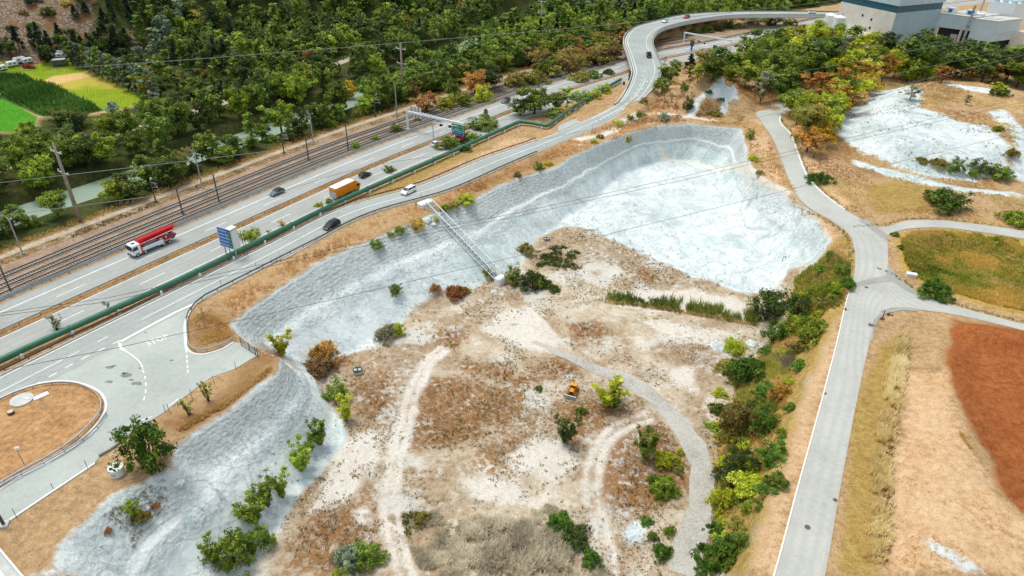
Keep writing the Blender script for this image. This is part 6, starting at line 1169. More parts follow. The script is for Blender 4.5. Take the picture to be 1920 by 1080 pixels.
X1 = [  # kind, x, y base, y top, width px, leaf, label
 ('bush', 282, 890, 768, 96, 'lf_deep', 'large dark green bushy tree on the rim beside the retaining wall'), ('sparse', 392, 755, 711, 24, 'lf_fresh', 'taller young sapling on the orange verge above the striped slope'), ('sparse', 355, 780, 746, 24, 'lf_fresh', 'shorter young sapling left of the other one on the orange verge'),
 ('upright', 528, 676, 618, 46, 'lf_yellow', 'yellow green shrub at the tip of the verge beside the wire gate'), ('upright', 600, 842, 776, 40, 'lf_mid', 'uppermost shrub of the diagonal row on the white slope'), ('upright', 565, 894, 826, 56, 'lf_fresh', 'two-pronged shrub second from the top of the diagonal row'), ('upright', 584, 850, 815, 26, 'lf_mid', 'small shrub squeezed between the two top shrubs of the row'),
 ('upright', 528, 940, 871, 40, 'lf_fresh', 'tall narrow shrub with yellow side in the diagonal row'), ('upright', 503, 958, 886, 48, 'lf_mid', 'green shrub left of the tall narrow one in the diagonal row'), ('upright', 481, 992, 938, 62, 'lf_fresh', 'yellow green shrub in the lower part of the diagonal row'), ('bush', 442, 1078, 972, 84, 'lf_mid', 'largest shrub at the lower end of the diagonal row'), ('upright', 402, 1062, 994, 44, 'lf_fresh', 'leaning light shrub at the left of the largest row shrub'), ('bush', 492, 1036, 978, 50, 'lf_mid', 'round shrub right of the largest row shrub'),
 ('upright', 650, 797, 768, 36, 'lf_yellow', 'small yellow green shrub at the pit floor edge below the rust bush'), ('bush', 632, 757, 708, 44, 'lf_mid', 'green shrub with rusty top beside brown scrub'), ('mat', 610, 682, 642, 54, 'lf_rust', 'rust coloured bush on the white slope above the green shrub'), ('mat', 596, 715, 684, 56, 'lf_brown', 'grey brown scrub just below the rust coloured bush'), ('mat', 727, 643, 618, 44, 'lf_grey', 'grey olive bush on the edge of the white powder in mid pit'), ('bush', 748, 634, 612, 26, 'lf_yellow', 'yellow green clump attached to the grey olive bush'),
 ('bush', 742, 557, 530, 26, 'lf_mid', 'lone round green bush on the pale slope'), ('upright', 250, 975, 935, 32, 'lf_fresh', 'small yellow green bush in the lower left white slope'), ('mat', 266, 982, 955, 32, 'lf_olive', 'low rusty bush right of the small yellow green one'), ('mat', 204, 1000, 985, 16, 'lf_rust', 'small rust tuft on the lower left white slope'), ('mat', 292, 955, 942, 16, 'lf_rust', 'tiny reddish bush beside the white gully'),
 ('bush', 962, 538, 515, 34, 'lf_mid', 'green bush just right of the foot of the lattice bridge'), ('mat', 1000, 550, 526, 52, 'lf_dark', 'wide dark green bush right of the lattice bridge foot'), ('bush', 1015, 545, 524, 24, 'lf_mid', 'round clump on the right side of the wide dark bush'), ('mat', 1038, 550, 537, 22, 'lf_dark', 'small dark bush right of the wide one near the bridge foot'), ('mat', 985, 480, 455, 30, 'lf_olive', 'olive bush at the upper edge of scrub above bridge foot'), ('mat', 915, 520, 503, 24, 'lf_olive', 'olive clump left of the lattice bridge foot'), ('mat', 872, 552, 538, 18, 'lf_fresh', 'small green clump below the lattice bridge on the floor'),
 ('mat', 815, 550, 533, 22, 'lf_rust', 'rusty tuft on the pit floor left of the bridge foot'), ('mat', 855, 566, 545, 40, 'lf_rust', 'larger rusty clump on the pit floor below the bridge foot'), ('upright', 1060, 840, 764, 46, 'lf_dark', 'dark upright bush below the bulldozer'), ('upright', 1143, 775, 711, 66, 'lf_yellow', 'bright yellow green bush right of the bulldozer'), ('upright', 1152, 772, 706, 30, 'lf_mid', 'greener half behind the bright bush right of the bulldozer'), ('upright', 1210, 868, 814, 52, 'lf_mid', 'green bush inside the loop of the dirt track'), ('mat', 1250, 880, 845, 44, 'lf_yellow', 'yellowish bush right of the green bush inside the loop'), ('mat', 1090, 778, 762, 20, 'lf_mid', 'small green weed between bulldozer and dark upright bush'), ('mat', 1245, 935, 900, 50, 'lf_fresh', 'bright green clump inside the track loop by the gravel track'),
 ('bush', 1438, 616, 527, 74, 'lf_dark', 'tall dark green bush at the end of the reed bed'), ('bush', 1490, 608, 530, 54, 'lf_dark', 'dark bush to the right of the tall dark one on the bank'), ('bush', 1482, 634, 582, 44, 'lf_fresh', 'bright round bush on the bank, upper of two'), ('bush', 1452, 648, 595, 44, 'lf_deep', 'bright round bush on the bank, lower left of two'), ('mat', 1402, 732, 644, 78, 'lf_deep', 'dense dark green creeper mound on the right bank'), ('mat', 1520, 650, 590, 70, 'lf_fresh', 'wide yellow green thicket on the bank beside the pale road'), ('mat', 1465, 755, 680, 46, 'lf_orange', 'golden orange bush below the dead brush'), ('bush', 1378, 842, 738, 84, 'lf_olive', 'tall olive and orange bush in the middle of the right bank'), ('bush', 1432, 820, 755, 50, 'lf_deep', 'green bush right of the olive one on the bank'), ('bush', 1385, 912, 832, 78, 'lf_dark', 'dark green bush in the middle of the bank below the olive bush'), ('bush', 1445, 880, 800, 52, 'lf_deep', 'fresh green bush right of the dark one on the bank'), ('mat', 1410, 935, 890, 70, 'lf_yellow', 'yellow green clump under the dark bush on the bank'), ('mat', 1362, 965, 905, 64, 'lf_yellow', 'pale yellow green bush low on the bank'), ('mat', 1350, 1076, 975, 86, 'lf_deep', 'broad dark green bush at the bottom of the bank'), ('bush', 1385, 1040, 990, 40, 'lf_mid', 'green clump right of the broad bottom bush'), ('mat', 1240, 1050, 1000, 38, 'lf_deep', 'small dark green shrub left of the gravel track at the bottom'), ('mat', 1380, 670, 645, 34, 'lf_yellow', 'yellow green clump left of the pale boulder on the bank'),
 ('mat', 1052, 1000, 962, 50, 'lf_deep', 'dark green shrub behind the dry twig stand, leftmost'), ('mat', 1082, 1026, 980, 52, 'lf_dark', 'dark green shrub behind the dry twig stand, middle'), ('mat', 1108, 1062, 1010, 40, 'lf_deep', 'dark green shrub behind the dry twig stand, rightmost'), ('mat', 690, 1066, 990, 64, 'lf_mid', 'green shrub left of the dirt track at the bottom edge'), ('mat', 655, 1076, 1015, 66, 'lf_silver', 'grey green shrub at the bottom edge left of the dirt track'), ('mat', 650, 1092, 1055, 40, 'lf_yellow', 'yellow green clump at the very bottom left of the red stake'), ('mat', 790, 985, 960, 34, 'lf_olive', 'olive weeds right of the dirt track above the twig stand'), ('mat', 1010, 735, 722, 16, 'lf_mid', 'tiny green tuft left of the bulldozer'),
 ('bush', 1772, 408, 340, 78, 'lf_deep', 'large round green bush between the two pale roads'), ('mat', 1902, 430, 395, 50, 'lf_fresh', 'green bush at the right edge above the side road'), ('bush', 1790, 330, 288, 34, 'lf_mid', 'dark clump in the bush row below the white mound, left'), ('bush', 1838, 332, 290, 40, 'lf_dark', 'tallest dark bush in the row below the white mound'), ('bush', 1875, 345, 303, 46, 'lf_mid', 'round green bush at the right of the row below the white mound'), ('mat', 1760, 320, 292, 34, 'lf_olive', 'yellowish bush at the left of the row below the white mound'), ('bush', 1822, 336, 310, 20, 'lf_fresh', 'small bright bush in the row below the white mound'), ('mat', 1728, 308, 293, 20, 'lf_olive', 'small olive tuft below the white mound'), ('mat', 1896, 298, 275, 26, 'lf_olive', 'olive bush on the right rim of the white mound'),
 ('slender', 1705, 192, 155, 34, 'lf_grey', 'grey olive shrub standing on the crest of the white mound'), ('slender', 1811, 198, 176, 16, 'lf_grey', 'thin grey shrub on the straw slope of the mound'), ('slender', 1862, 182, 150, 24, 'lf_yellow', 'yellow green young tree behind the mound at the right'), ('mat', 1872, 185, 172, 34, 'lf_mid', 'low green bush right of the yellow young tree'), ('mat', 1871, 250, 215, 18, 'lf_fresh', 'green shrubs on the right flank of the mound'), ('mat', 1535, 352, 325, 42, 'lf_deep', 'dark green clump at the outer kerb of the pale road bend'), ('bush', 1406, 264, 232, 18, 'lf_fresh', 'small conical green bush between pit and pale road'), ('mat', 1412, 305, 278, 18, 'lf_yellow', 'yellowish tuft on the strip between pit and pale road'), ('mat', 1424, 330, 310, 14, 'lf_olive', 'olive tuft at the lower end of the strip between pit and pale road'),
 ('bush', 1577, 520, 470, 26, 'lf_mid', 'green shrub on the left road edge above the junction'), ('mat', 1590, 545, 500, 30, 'lf_deep', 'darker green weeds along the left road edge above the junction'), ('mat', 1560, 560, 510, 40, 'lf_fresh', 'grassy green weeds left of the road above the junction'), ('mat', 1752, 566, 530, 62, 'lf_deep', 'dark green growth right of the white utility box'), ('mat', 1690, 470, 448, 14, 'lf_mid', 'small weeds on the right road edge opposite the pit'), ('mat', 1678, 445, 432, 16, 'lf_mid', 'weeds at the upper corner of the meadow'),
 ('bush', 875, 390, 358, 38, 'lf_yellow', 'bright yellow green bush on the rim above the lattice bridge'), ('bush', 850, 395, 374, 28, 'lf_olive', 'olive bush left of the bright rim bush'), ('bush', 834, 398, 380, 22, 'lf_fresh', 'small bush beside the lattice bridge head'), ('bush', 783, 434, 404, 30, 'lf_gold', 'golden yellow bush under the head of the lattice bridge'), ('bush', 818, 418, 405, 12, 'lf_gold', 'tiny golden bush beside the lattice bridge side'), ('bush', 750, 442, 424, 28, 'lf_mid', 'green bush left of the golden bush on the rim'), ('bush', 705, 470, 445, 28, 'lf_mid', 'lone green bush further left on the rim'), ('bush', 732, 445, 435, 16, 'lf_fresh', 'tiny green bush between the two rim bushes'),
 ('bush', 1010, 322, 300, 22, 'lf_mid', 'green bush on the rim with a yellow neighbour'), ('bush', 1028, 314, 297, 18, 'lf_gold', 'yellow bush beside the green one on the rim'), ('bush', 970, 334, 320, 18, 'lf_olive', 'small dark olive bush on the rim below the slip road'), ('bush', 1160, 240, 224, 22, 'lf_yellow', 'yellow green bush beside the dirt path above the pit'), ('bush', 1182, 228, 215, 18, 'lf_olive', 'olive bush next to the yellow green one above the pit'), ('bush', 1200, 222, 205, 20, 'lf_mid', 'green bush at the end of the verge row above the pit'), ('bush', 1113, 272, 258, 18, 'lf_yellow', 'yellow green bush at the start of the dirt path'), ('bush', 1126, 262, 250, 16, 'lf_olive', 'olive bush in the verge row above the dirt path start'), ('bush', 1178, 270, 252, 14, 'lf_yellow', 'pale yellow tuft on the rim beside the dirt path'), ('bush', 1244, 232, 203, 20, 'lf_silver', 'grey green bush at the foot of the knoll'), ('bush', 1290, 210, 172, 22, 'lf_dark', 'dark upright bush on the knoll left of the spoil cone'), ('bush', 1283, 172, 150, 20, 'lf_mid', 'round green bush on top of the knoll'), ('bush', 1208, 198, 178, 18, 'lf_olive', 'dull bush beside the slip road below the knoll'), ('bush', 1353, 192, 180, 14, 'lf_dark', 'dark clump in the hollow of the spoil cone'), ('mat', 1330, 178, 168, 14, 'lf_deep', 'small green clump on the ridge of the spoil cone'), ('mat', 1340, 222, 210, 24, 'lf_olive', 'dark weeds at the foot of the spoil cone'),
 # motorway verge
 ('broad', 1002, 222, 152, 66, 'lf_mid', 'large dark tree between motorway lanes and pipe dog-leg'), ('broad', 975, 222, 186, 44, 'lf_dark', 'dark tree left of the large verge tree by the pipe dog-leg'), ('broad', 1042, 212, 172, 42, 'lf_mid', 'green tree right of the large verge tree'), ('slender', 1062, 206, 158, 34, 'lf_fresh', 'slim tree with reddish tip on the motorway verge'), ('bush', 1090, 198, 165, 38, 'lf_fresh', 'fresh green bush along the pipe in the motorway verge'), ('bush', 1112, 190, 160, 30, 'lf_yellow', 'yellow bush along the pipe near the ramp bridge'), ('bush', 1132, 180, 156, 32, 'lf_yellow', 'last yellow bush along the pipe near the ramp bridge'), ('bush', 1060, 218, 198, 26, 'lf_gold', 'golden bush right above the green pipe after the dog-leg'), ('bush', 1036, 226, 206, 30, 'lf_fresh', 'bright bush by the green pipe at the dog-leg'), ('conifer', 911, 232, 201, 26, 'lf_silver', 'grey green conifer like shrub by the gantry sign'), ('bush', 900, 252, 226, 52, 'lf_mid', 'round bush right of the gantry sign'), ('bush', 920, 246, 228, 34, 'lf_fresh', 'light bush right of the round one by the gantry sign'), ('bush', 842, 287, 258, 48, 'lf_mid', 'dark round bush by the green pipe under the gantry sign'), ('bush', 866, 272, 246, 28, 'lf_dark', 'narrow dark bush at the post of the gantry sign'), ('bush', 884, 268, 244, 32, 'lf_fresh', 'yellow green bush just right of the gantry sign post'),
 ('bush', 730, 327, 313, 24, 'lf_mid', 'small bush beside the lane right of the black hatchback'), ('bush', 599, 391, 376, 18, 'lf_yellow', 'bright tuft behind the orange truck, left one'), ('bush', 617, 384, 369, 14, 'lf_mid', 'green tuft behind the orange truck, right one'), ('bush', 470, 454, 428, 38, 'lf_fresh', 'yellow green bush behind the blue direction board'), ('sparse', 530, 426, 412, 18, 'lf_rust', 'small rusty bush by the pipe right of the direction board'), ('sparse', 504, 436, 430, 10, 'lf_olive', 'tiny bush by the pipe between the board and the rusty bush'), ('sparse', 107, 622, 590, 32, 'lf_grey', 'grey sapling between motorway lane and green pipe at left'), ('mat', 874, 288, 281, 22, 'lf_deep', 'low dark weeds on the dry verge below the gantry sign'),
 ('mat', 1090, 160, 146, 40, 'lf_olive', 'left shrub of the median hedge'), ('mat', 1112, 152, 141, 28, 'lf_mid', 'middle shrub of the median hedge'), ('mat', 1142, 144, 133, 22, 'lf_dark', 'right dark shrub of the median hedge'), ('bush', 667, 283, 262, 18, 'lf_fresh', 'green bush on the far motorway shoulder, leftmost of three'), ('bush', 704, 266, 250, 16, 'lf_fresh', 'green bush on the far motorway shoulder, middle of three'), ('bush', 742, 252, 228, 26, 'lf_mid', 'green bush on the far motorway shoulder beside the gantry column'), ('bush', 782, 230, 220, 14, 'lf_dark', 'dark small bush under the rear sign of the gantry'),
 ('broad', 800, 216, 168, 44, 'lf_rust', 'rust coloured tree between tracks and motorway'), ('bush', 835, 212, 172, 40, 'lf_yellow', 'bright yellow green bush beside the rust tree'), ('bush', 868, 206, 162, 40, 'lf_fresh', 'tall fresh bush right of the yellow green one'), ('bush', 905, 198, 152, 40, 'lf_yellow', 'yellow green bush group end beside the motorway'), ('broad', 852, 190, 142, 36, 'lf_mid', 'green tree behind the yellow green bushes'), ('broad', 915, 172, 114, 52, 'lf_dark', 'dark tree between tracks and motorway left of the olive bushes'), ('broad', 890, 182, 122, 44, 'lf_rust', 'brownish tree left of the dark tree beside the tracks'), ('mat', 975, 172, 142, 54, 'lf_olive', 'olive bush beside the motorway, left of two'), ('mat', 1005, 164, 136, 44, 'lf_olive', 'olive bush beside the motorway, right of two'), ('mat', 1115, 134, 108, 60, 'lf_olive', 'pale olive mound of bushes left of the ramp bridge'),
 ('slender', 165, 300, 245, 24, 'lf_grey', 'pale willow like tree by the river behind the power pole'),
 # grove beside the pale road
 ('broad', 1505, 274, 182, 62, 'lf_olive', 'tall olive yellow tree at the lower end of the grove'), ('slender', 1523, 262, 190, 44, 'lf_gold', 'golden tree with pale stems in the lower grove'), ('slender', 1525, 300, 252, 26, 'lf_rust', 'lone brownish tree in front of the grove on the slope'), ('broad', 1545, 246, 178, 52, 'lf_mid', 'green tree at the right edge of the lower grove'), ('slender', 1492, 240, 180, 30, 'lf_fresh', 'slim light tree at the left edge of the lower grove'), ('slender', 1530, 205, 130, 52, 'lf_orange', 'yellow orange tree in the middle of the grove'), ('slender', 1565, 196, 122, 44, 'lf_orange', 'orange tree right of the yellow orange one in the grove'), ('broad', 1585, 186, 134, 52, 'lf_mid', 'green tree under the orange tops of the grove'), ('slender', 1612, 172, 112, 46, 'lf_orange', 'rust orange tree at the right side of the grove'), ('slender', 1652, 160, 96, 32, 'lf_orange', 'tall narrow orange tree at the right end of the grove'), ('broad', 1674, 152, 82, 40, 'lf_yellow', 'yellow green tree right of the narrow orange tree'), ('broad', 1595, 130, 68, 50, 'lf_fresh', 'light green tree behind the orange trees of the grove'), ('broad', 1630, 128, 76, 50, 'lf_fresh', 'fresh green tree left of the cream tower foot'), ('slender', 1578, 120, 60, 40, 'lf_grey', 'pale loose tree behind the grove below the silos'),
 ('broad', 1500, 160, 62, 84, 'lf_dark', 'large dark tree in the upper left of the grove'), ('broad', 1545, 150, 64, 70, 'lf_dark', 'large dark tree in the centre of the upper grove'), ('broad', 1462, 170, 92, 60, 'lf_mid', 'green tree left of the large dark trees of the grove'), ('broad', 1410, 150, 66, 50, 'lf_mid', 'green tree in front of the motorway right of the far gantry'), ('broad', 1440, 130, 58, 50, 'lf_fresh', 'bright green tree beside the bare earth streak'), ('broad', 1480, 104, 52, 60, 'lf_yellow', 'bright yellow crowned tree on the crest of the grove, leftmost'), ('broad', 1520, 98, 46, 60, 'lf_yellow', 'bright yellow crowned tree on the crest of the grove, middle'), ('broad', 1552, 100, 48, 52, 'lf_yellow', 'bright yellow crowned tree on the crest of the grove, rightmost'), ('slender', 1425, 200, 128, 40, 'lf_grey', 'thin bare stemmed tree above the end of the pale road'), ('slender', 1468, 195, 120, 40, 'lf_mid', 'thin tree standing right at the end of the pale road'), ('slender', 1395, 170, 120, 34, 'lf_fresh', 'light tree behind the spoil cone at its right'),
 ('broad', 1335, 160, 112, 62, 'lf_mid', 'broad green tree behind the spoil cone'), ('broad', 1370, 160, 118, 44, 'lf_fresh', 'lighter green tree behind the spoil cone at the right'), ('slender', 1292, 154, 118, 18, 'lf_fresh', 'slim light tree on the straw knoll, left of two'), ('slender', 1307, 158, 118, 24, 'lf_yellow', 'slim yellowish tree on the straw knoll, right of two'), ('broad', 1258, 156, 118, 44, 'lf_mid', 'green tree beside the foot of the ramp bridge'), ('broad', 1240, 178, 144, 34, 'lf_mid', 'green tree leaning over the slip road below the bridge'), ('conifer', 1292, 140, 98, 30, 'lf_pine', 'dark conifer in front of the motorway by the bridge'), ('broad', 1325, 126, 100, 40, 'lf_olive', 'olive tree in front of the motorway below the variable sign'),
 ('broad', 1718, 158, 48, 96, 'lf_dark', 'large dark tree covering the foot of the blue tower'), ('broad', 1765, 150, 66, 80, 'lf_dark', 'dark tree under the tower corner'), ('broad', 1695, 150, 70, 52, 'lf_mid', 'green tree left of the large dark tower tree'), ('slender', 1800, 152, 92, 44, 'lf_fresh', 'pale yellow green tree under the plant wing'), ('broad', 1820, 148, 80, 52, 'lf_dark', 'dark tree under the dark opening of the plant wing'), ('broad', 1855, 148, 80, 46, 'lf_mid', 'green tree with yellow top under the wing corner'), ('broad', 1885, 160, 86, 66, 'lf_dark', 'dark tree right of the wing corner'), ('broad', 1920, 165, 80, 70, 'lf_dark', 'dark tree cut by the right picture edge'), ('slender', 1765, 158, 126, 34, 'lf_orange', 'leftmost of three orange young trees before the plant'), ('slender', 1817, 156, 122, 30, 'lf_orange', 'middle of three orange young trees before the plant'), ('slender', 1858, 160, 116, 40, 'lf_orange', 'rightmost of three orange young trees before the plant'), ('slender', 1746, 155, 126, 12, 'lf_fresh', 'tiny thin sapling before the dark tower trees'),
]
for kind, x, y, yt, w_, mt, lb in X1: plant(kind, x, y, yt, w_, mt, lb)
BKS = [(1545, 505), (1560, 480), (1530, 545), (1510, 560), (1500, 655), (1525, 610), (1470, 665), (1440, 660), (1425, 690), (1390, 690), (1375, 650), (1360, 690), (1410, 765), (1395, 790), (1440, 770), (1345, 770), (1335, 800), (1365, 870), (1350, 890), (1400, 860), (1420, 880), (1460, 850), (1455, 905), (1400, 960), (1370, 935), (1380, 990), (1345, 1000), (1330, 1040), (1320, 1070), (1370, 1060), (1250, 905), (1275, 850), (1268, 880), (1225, 905), (1262, 925), (1212, 980), (1225, 1010), (1255, 1000), (1535, 595), (1550, 570), (1500, 690), (1480, 720), (1445, 735), (1430, 745), (1415, 800), (1400, 830), (1455, 790), (1370, 770), (1360, 820), (1440, 920), (1425, 950), (1390, 940), (1355, 985), (1395, 1010), (1375, 1030), (1360, 1020), (1340, 1070), (1480, 770), (1465, 820), (1350, 740), (1385, 720)]
rb3 = random.Random(9)
for i, (px, py) in enumerate(BKS):
    mt = ['lf_deep', 'lf_mid', 'lf_fresh', 'lf_yellow', 'lf_olive', 'lf_deep', 'lf_yellow'][i % 7]; w_ = rb3.uniform(30, 58); p_ = hit(px, py); loop = px < 1300; grp = 'undergrowth inside the dirt track loop' if loop else 'undergrowth shrubs of the right bank'
    tree(rb3.choice(['mat', 'bush', 'mat']), p_, rb3.uniform(.9, 2.0), w_*depth(*p_)/F*(.7 if loop else 1), MAT and mt, {'lf_deep': 'deep green', 'lf_mid': 'mid green', 'lf_fresh': 'fresh green', 'lf_yellow': 'yellowish', 'lf_olive': 'olive'}[mt]+(' low shrub beside the gravel track in the dirt track loop' if loop else ' low undergrowth shrub on the bank left of the pale road'), grp)
# dead brush pile
p = hit(1480, 682); m = MB(); rr = random.Random(3)
for k in range(170):
    a = rr.uniform(0, 6.28); l_ = rr.uniform(1.5, 4.2); x0, y0 = rr.gauss(0, .5), rr.gauss(0, .35); m.tube([(x0, y0, 0), (x0+l_*.5*math.cos(a), y0+l_*.45*math.sin(a), rr.uniform(.5, 1.5)), (x0+l_*math.cos(a), y0+l_*.8*math.sin(a), rr.uniform(.1, 1.0))], [.05, .035, .012], 4)
o = m.build('dead_brush', 'dead_wood'); o.location = p; tag(o, 'spreading heap of dead grey branches on the bank beside the road', 'brush')

# fill trees of the grove and the belt before the plant
GR2 = [(1445, 175, 95), (1420, 172, 105), (1475, 150, 70), (1520, 160, 78), (1560, 165, 90), (1600, 160, 85), (1640, 150, 85), (1545, 120, 55), (1500, 125, 58), (1575, 95, 55), (1605, 105, 62), (1455, 115, 60), (1430, 105, 58), (1405, 120, 72), (1390, 145, 95), (1350, 145, 105), (1660, 120, 72), (1690, 118, 60), (1725, 130, 46), (1750, 125, 55), (1790, 130, 72), (1810, 118, 78), (1840, 128, 82), (1865, 128, 88), (1900, 135, 84), (1935, 140, 76), (1780, 152, 90), (1735, 158, 80), (1700, 160, 95), (1905, 172, 110), (1930, 175, 105), (1840, 160, 105), (1535, 140, 62), (1490, 165, 85), (1580, 150, 80), (1620, 112, 66), (1470, 195, 140), (1510, 235, 165), (1550, 220, 160), (1500, 215, 160), (1562, 232, 172), (1580, 222, 160), (1602, 198, 140), (1622, 184, 130), (1582, 196, 132), (1548, 262, 196), (1512, 292, 232), (1560, 205, 140), (1535, 280, 222), (1488, 225, 165)]
rb4 = random.Random(21)
for i, (px, py, yt) in enumerate(GR2):
    if px < 1480: mt = rb4.choice(['lf_mid', 'lf_fresh', 'lf_deep'])
    elif px < 1660: mt = rb4.choice(['lf_fresh', 'lf_yellow', 'lf_yellow', 'lf_mid']) if i < 40 else ['lf_yellow', 'lf_orange', 'lf_yellow', 'lf_gold', 'lf_fresh'][i % 5]
    else: mt = rb4.choice(['lf_dark', 'lf_deep', 'lf_mid', 'lf_fresh'])
    plant('broad', px, py, yt, rb4.uniform(44, 64), mt, {'lf_mid': 'mid green', 'lf_fresh': 'light green', 'lf_deep': 'deep green', 'lf_yellow': 'yellow green', 'lf_olive': 'olive', 'lf_dark': 'dark green', 'lf_orange': 'orange', 'lf_gold': 'golden'}[mt]+(' tree filling the grove beyond the spoil cone' if px < 1480 else ' tree filling the grove above the pale road bend' if px < 1660 else ' tree in the dense belt before the grey plant'), 'trees filling the grove and plant belt')
# ---------------- woodland
def visible(x, y, z=6):
    d_ = depth(x, y, z)
    if d_ < 20: return False
    a, b = proj(x, y, z); return -70 < a < 1990 and -110 < b < 1000
pts = []
rngf = np.random.default_rng(5)
PADX = PX([(-200, 95), (40, 100), (130, 85), (130, 120), (60, 130), (-200, 140)])
for gx in np.arange(-470, 330, 6.9):
    for gy in np.arange(120, 760, 6.9):
        x = gx+rngf.uniform(-3.2, 3.2); y = gy+rngf.uniform(-3.2, 3.2)
        pts.append((x, y))
pts = np.array(pts); T, S = mot_t(pts[:, 0], pts[:, 1]); DR, _ = near_line(pts[:, 0], pts[:, 1], RIVER, 60); D2, _ = near_line(pts[:, 0], pts[:, 1], r2, 40); fs = sdf(pts[:, 0], pts[:, 1], FIELD, 12, 13); cs = sdf(pts[:, 0], pts[:, 1], PADX, 12, 13)
fs2 = sdf(pts[:, 0], pts[:, 1], FIELD, 30, 32); ht = hz(pts[:, 0], pts[:, 1]); D3, _ = near_line(pts[:, 0], pts[:, 1], SLC[112:], 60)
SCR = PX([(-300, -100), (-300, 130), (0, 140), (110, 125), (150, 90), (190, 30), (330, -10), (520, -110), (200, -120)]); ss_ = sdf(pts[:, 0], pts[:, 1], SCR, 12, 13)
fst = []; nclr = fbm(pts[:, 0], pts[:, 1], 60, 90, 3); dens = fbm(pts[:, 0], pts[:, 1], 35, 50, 2)
CLR = [(hit(1335, 8)[:2], 24), (hit(1580, 14)[:2], 16), (hit(1390, 10)[:2], 20), (hit(560, 2)[:2], 8)]
for i, (x, y) in enumerate(pts):
    if T[i] < 35.2 or not visible(x, y, ht[i]+5): continue
    if DR[i] < 8.8 or D2[i] < 4.5 or fs[i] > -4 or cs[i] > -1: continue
    if D3[i] < 12: continue
    if any(np.hypot(x-c[0], y-c[1]) < r for c, r in CLR): continue
    if ss_[i] > 0 and rngf.random() > .10: continue
    px, py = proj(x, y, ht[i]); s_ = S[i]-190
    if T[i] < 46 and (-22 < s_ < -4 or 34 < s_ < 42) and rngf.random() > .35: continue       # gaps that show the river
    if D2[i] < 9 and rngf.random() > .55: continue
    if px > 1150 and T[i] > 60 and rngf.random() > .65: continue
    fst.append((depth(x, y, ht[i]+4), x, y, ht[i], px, py, T[i], nclr[i], DR[i], fs2[i]))
fst.sort(); fsd = [f[-1] for f in fst]; fst = [f[:-1] for f in fst]
print('woodland trees', len(fst))
far = []
for k, (dpt, x, y, z, px, py, t_, nc, dr_r) in enumerate(fst):
    u_ = rngf.random(); riv = t_ < 78; up_ = py < 110
    if px < 260 and py < 160: kind, mt, sp = ('conifer', 'lf_pine', 'dark conifer') if u_ < .55 else ('broad', 'lf_dark', 'dark broadleaf tree')
    elif nc > .62 and u_ < .5 and not riv: kind, mt, sp = ('poplar' if u_ < .3 else 'broad', 'lf_silver', 'silvery green tree')
    elif u_ < .20: kind, mt, sp = ('broad', 'lf_fresh', 'light green broadleaf tree') if riv or u_ < .07 else ('broad', 'lf_mid', 'mid green broadleaf tree')
    elif u_ < .62: kind, mt, sp = 'broad', ('lf_mid' if riv else 'lf_dark'), ('mid green broadleaf tree' if riv else 'dark broadleaf tree')
    elif u_ < .78: kind, mt, sp = 'poplar', 'lf_mid', 'slim green tree'
    elif u_ < .93: kind, mt, sp = 'broad', 'lf_dark', 'dark broadleaf tree'
    elif u_ < .96: kind, mt, sp = ('broad', 'lf_mid', 'mid green broadleaf tree') if riv else ('broad', 'lf_olive', 'olive tinted tree')
    else: kind, mt, sp = 'conifer', 'lf_pine', 'dark conifer'
    h = rngf.uniform(8, 13.5)*(1.12 if kind == 'poplar' else 1); w_ = {'broad': rngf.uniform(7.5, 11), 'poplar': rngf.uniform(4.5, 6.5), 'conifer': rngf.uniform(4.5, 6.5)}[kind]
    if riv and t_ < 44: h *= .78; w_ *= .85
    if t_ > 80 and fsd[k] > -26: h *= .5; w_ *= .75
    if k < 125:
        where = ('between railway and river' if t_ < 52 else 'on the far river bank' if t_ < 84 else 'in the woodland behind the fields')
        side = 'at left' if px < 400 else ('in mid picture' if px < 760 else 'towards the ramp bridge')
        tree(kind, (x, y, z-.2), h, w_, mt, f'{sp} {where}, {side}', 'woodland trees beyond the railway')
    else: far.append((kind, x, y, z, h, w_, mt))
for s_ in np.arange(-74, 205, 5.2):
    if -13 < s_ < -5 or 2 < s_ < 7 or 36 < s_ < 41: continue
    i_ = int((s_+190)/4); q = offset(MOT, 37.4+rngf.uniform(-1.3, 2.8))[i_]+rngf.uniform(-1, 1, 2); u_ = rngf.random(); mt = 'lf_mid' if u_ < .5 else 'lf_fresh' if u_ < .68 else 'lf_dark' if u_ < .9 else 'lf_olive'
    small = rngf.random() < .35; p_ = (q[0], q[1], float(hz(q[0], q[1]))-.2)
    if small: tree('bush', p_, rngf.uniform(2.5, 4), rngf.uniform(4, 6), mt, 'low bush in the belt beside the pale service path along the railway', 'bushes beside the service path')
    else: tree('broad', p_, rngf.uniform(6.5, 10), rngf.uniform(5.5, 8), mt, {'lf_mid': 'mid green', 'lf_fresh': 'light green', 'lf_dark': 'dark green', 'lf_olive': 'olive'}[mt]+' tree in the belt beside the pale service path along the railway', 'trees beside the service path')
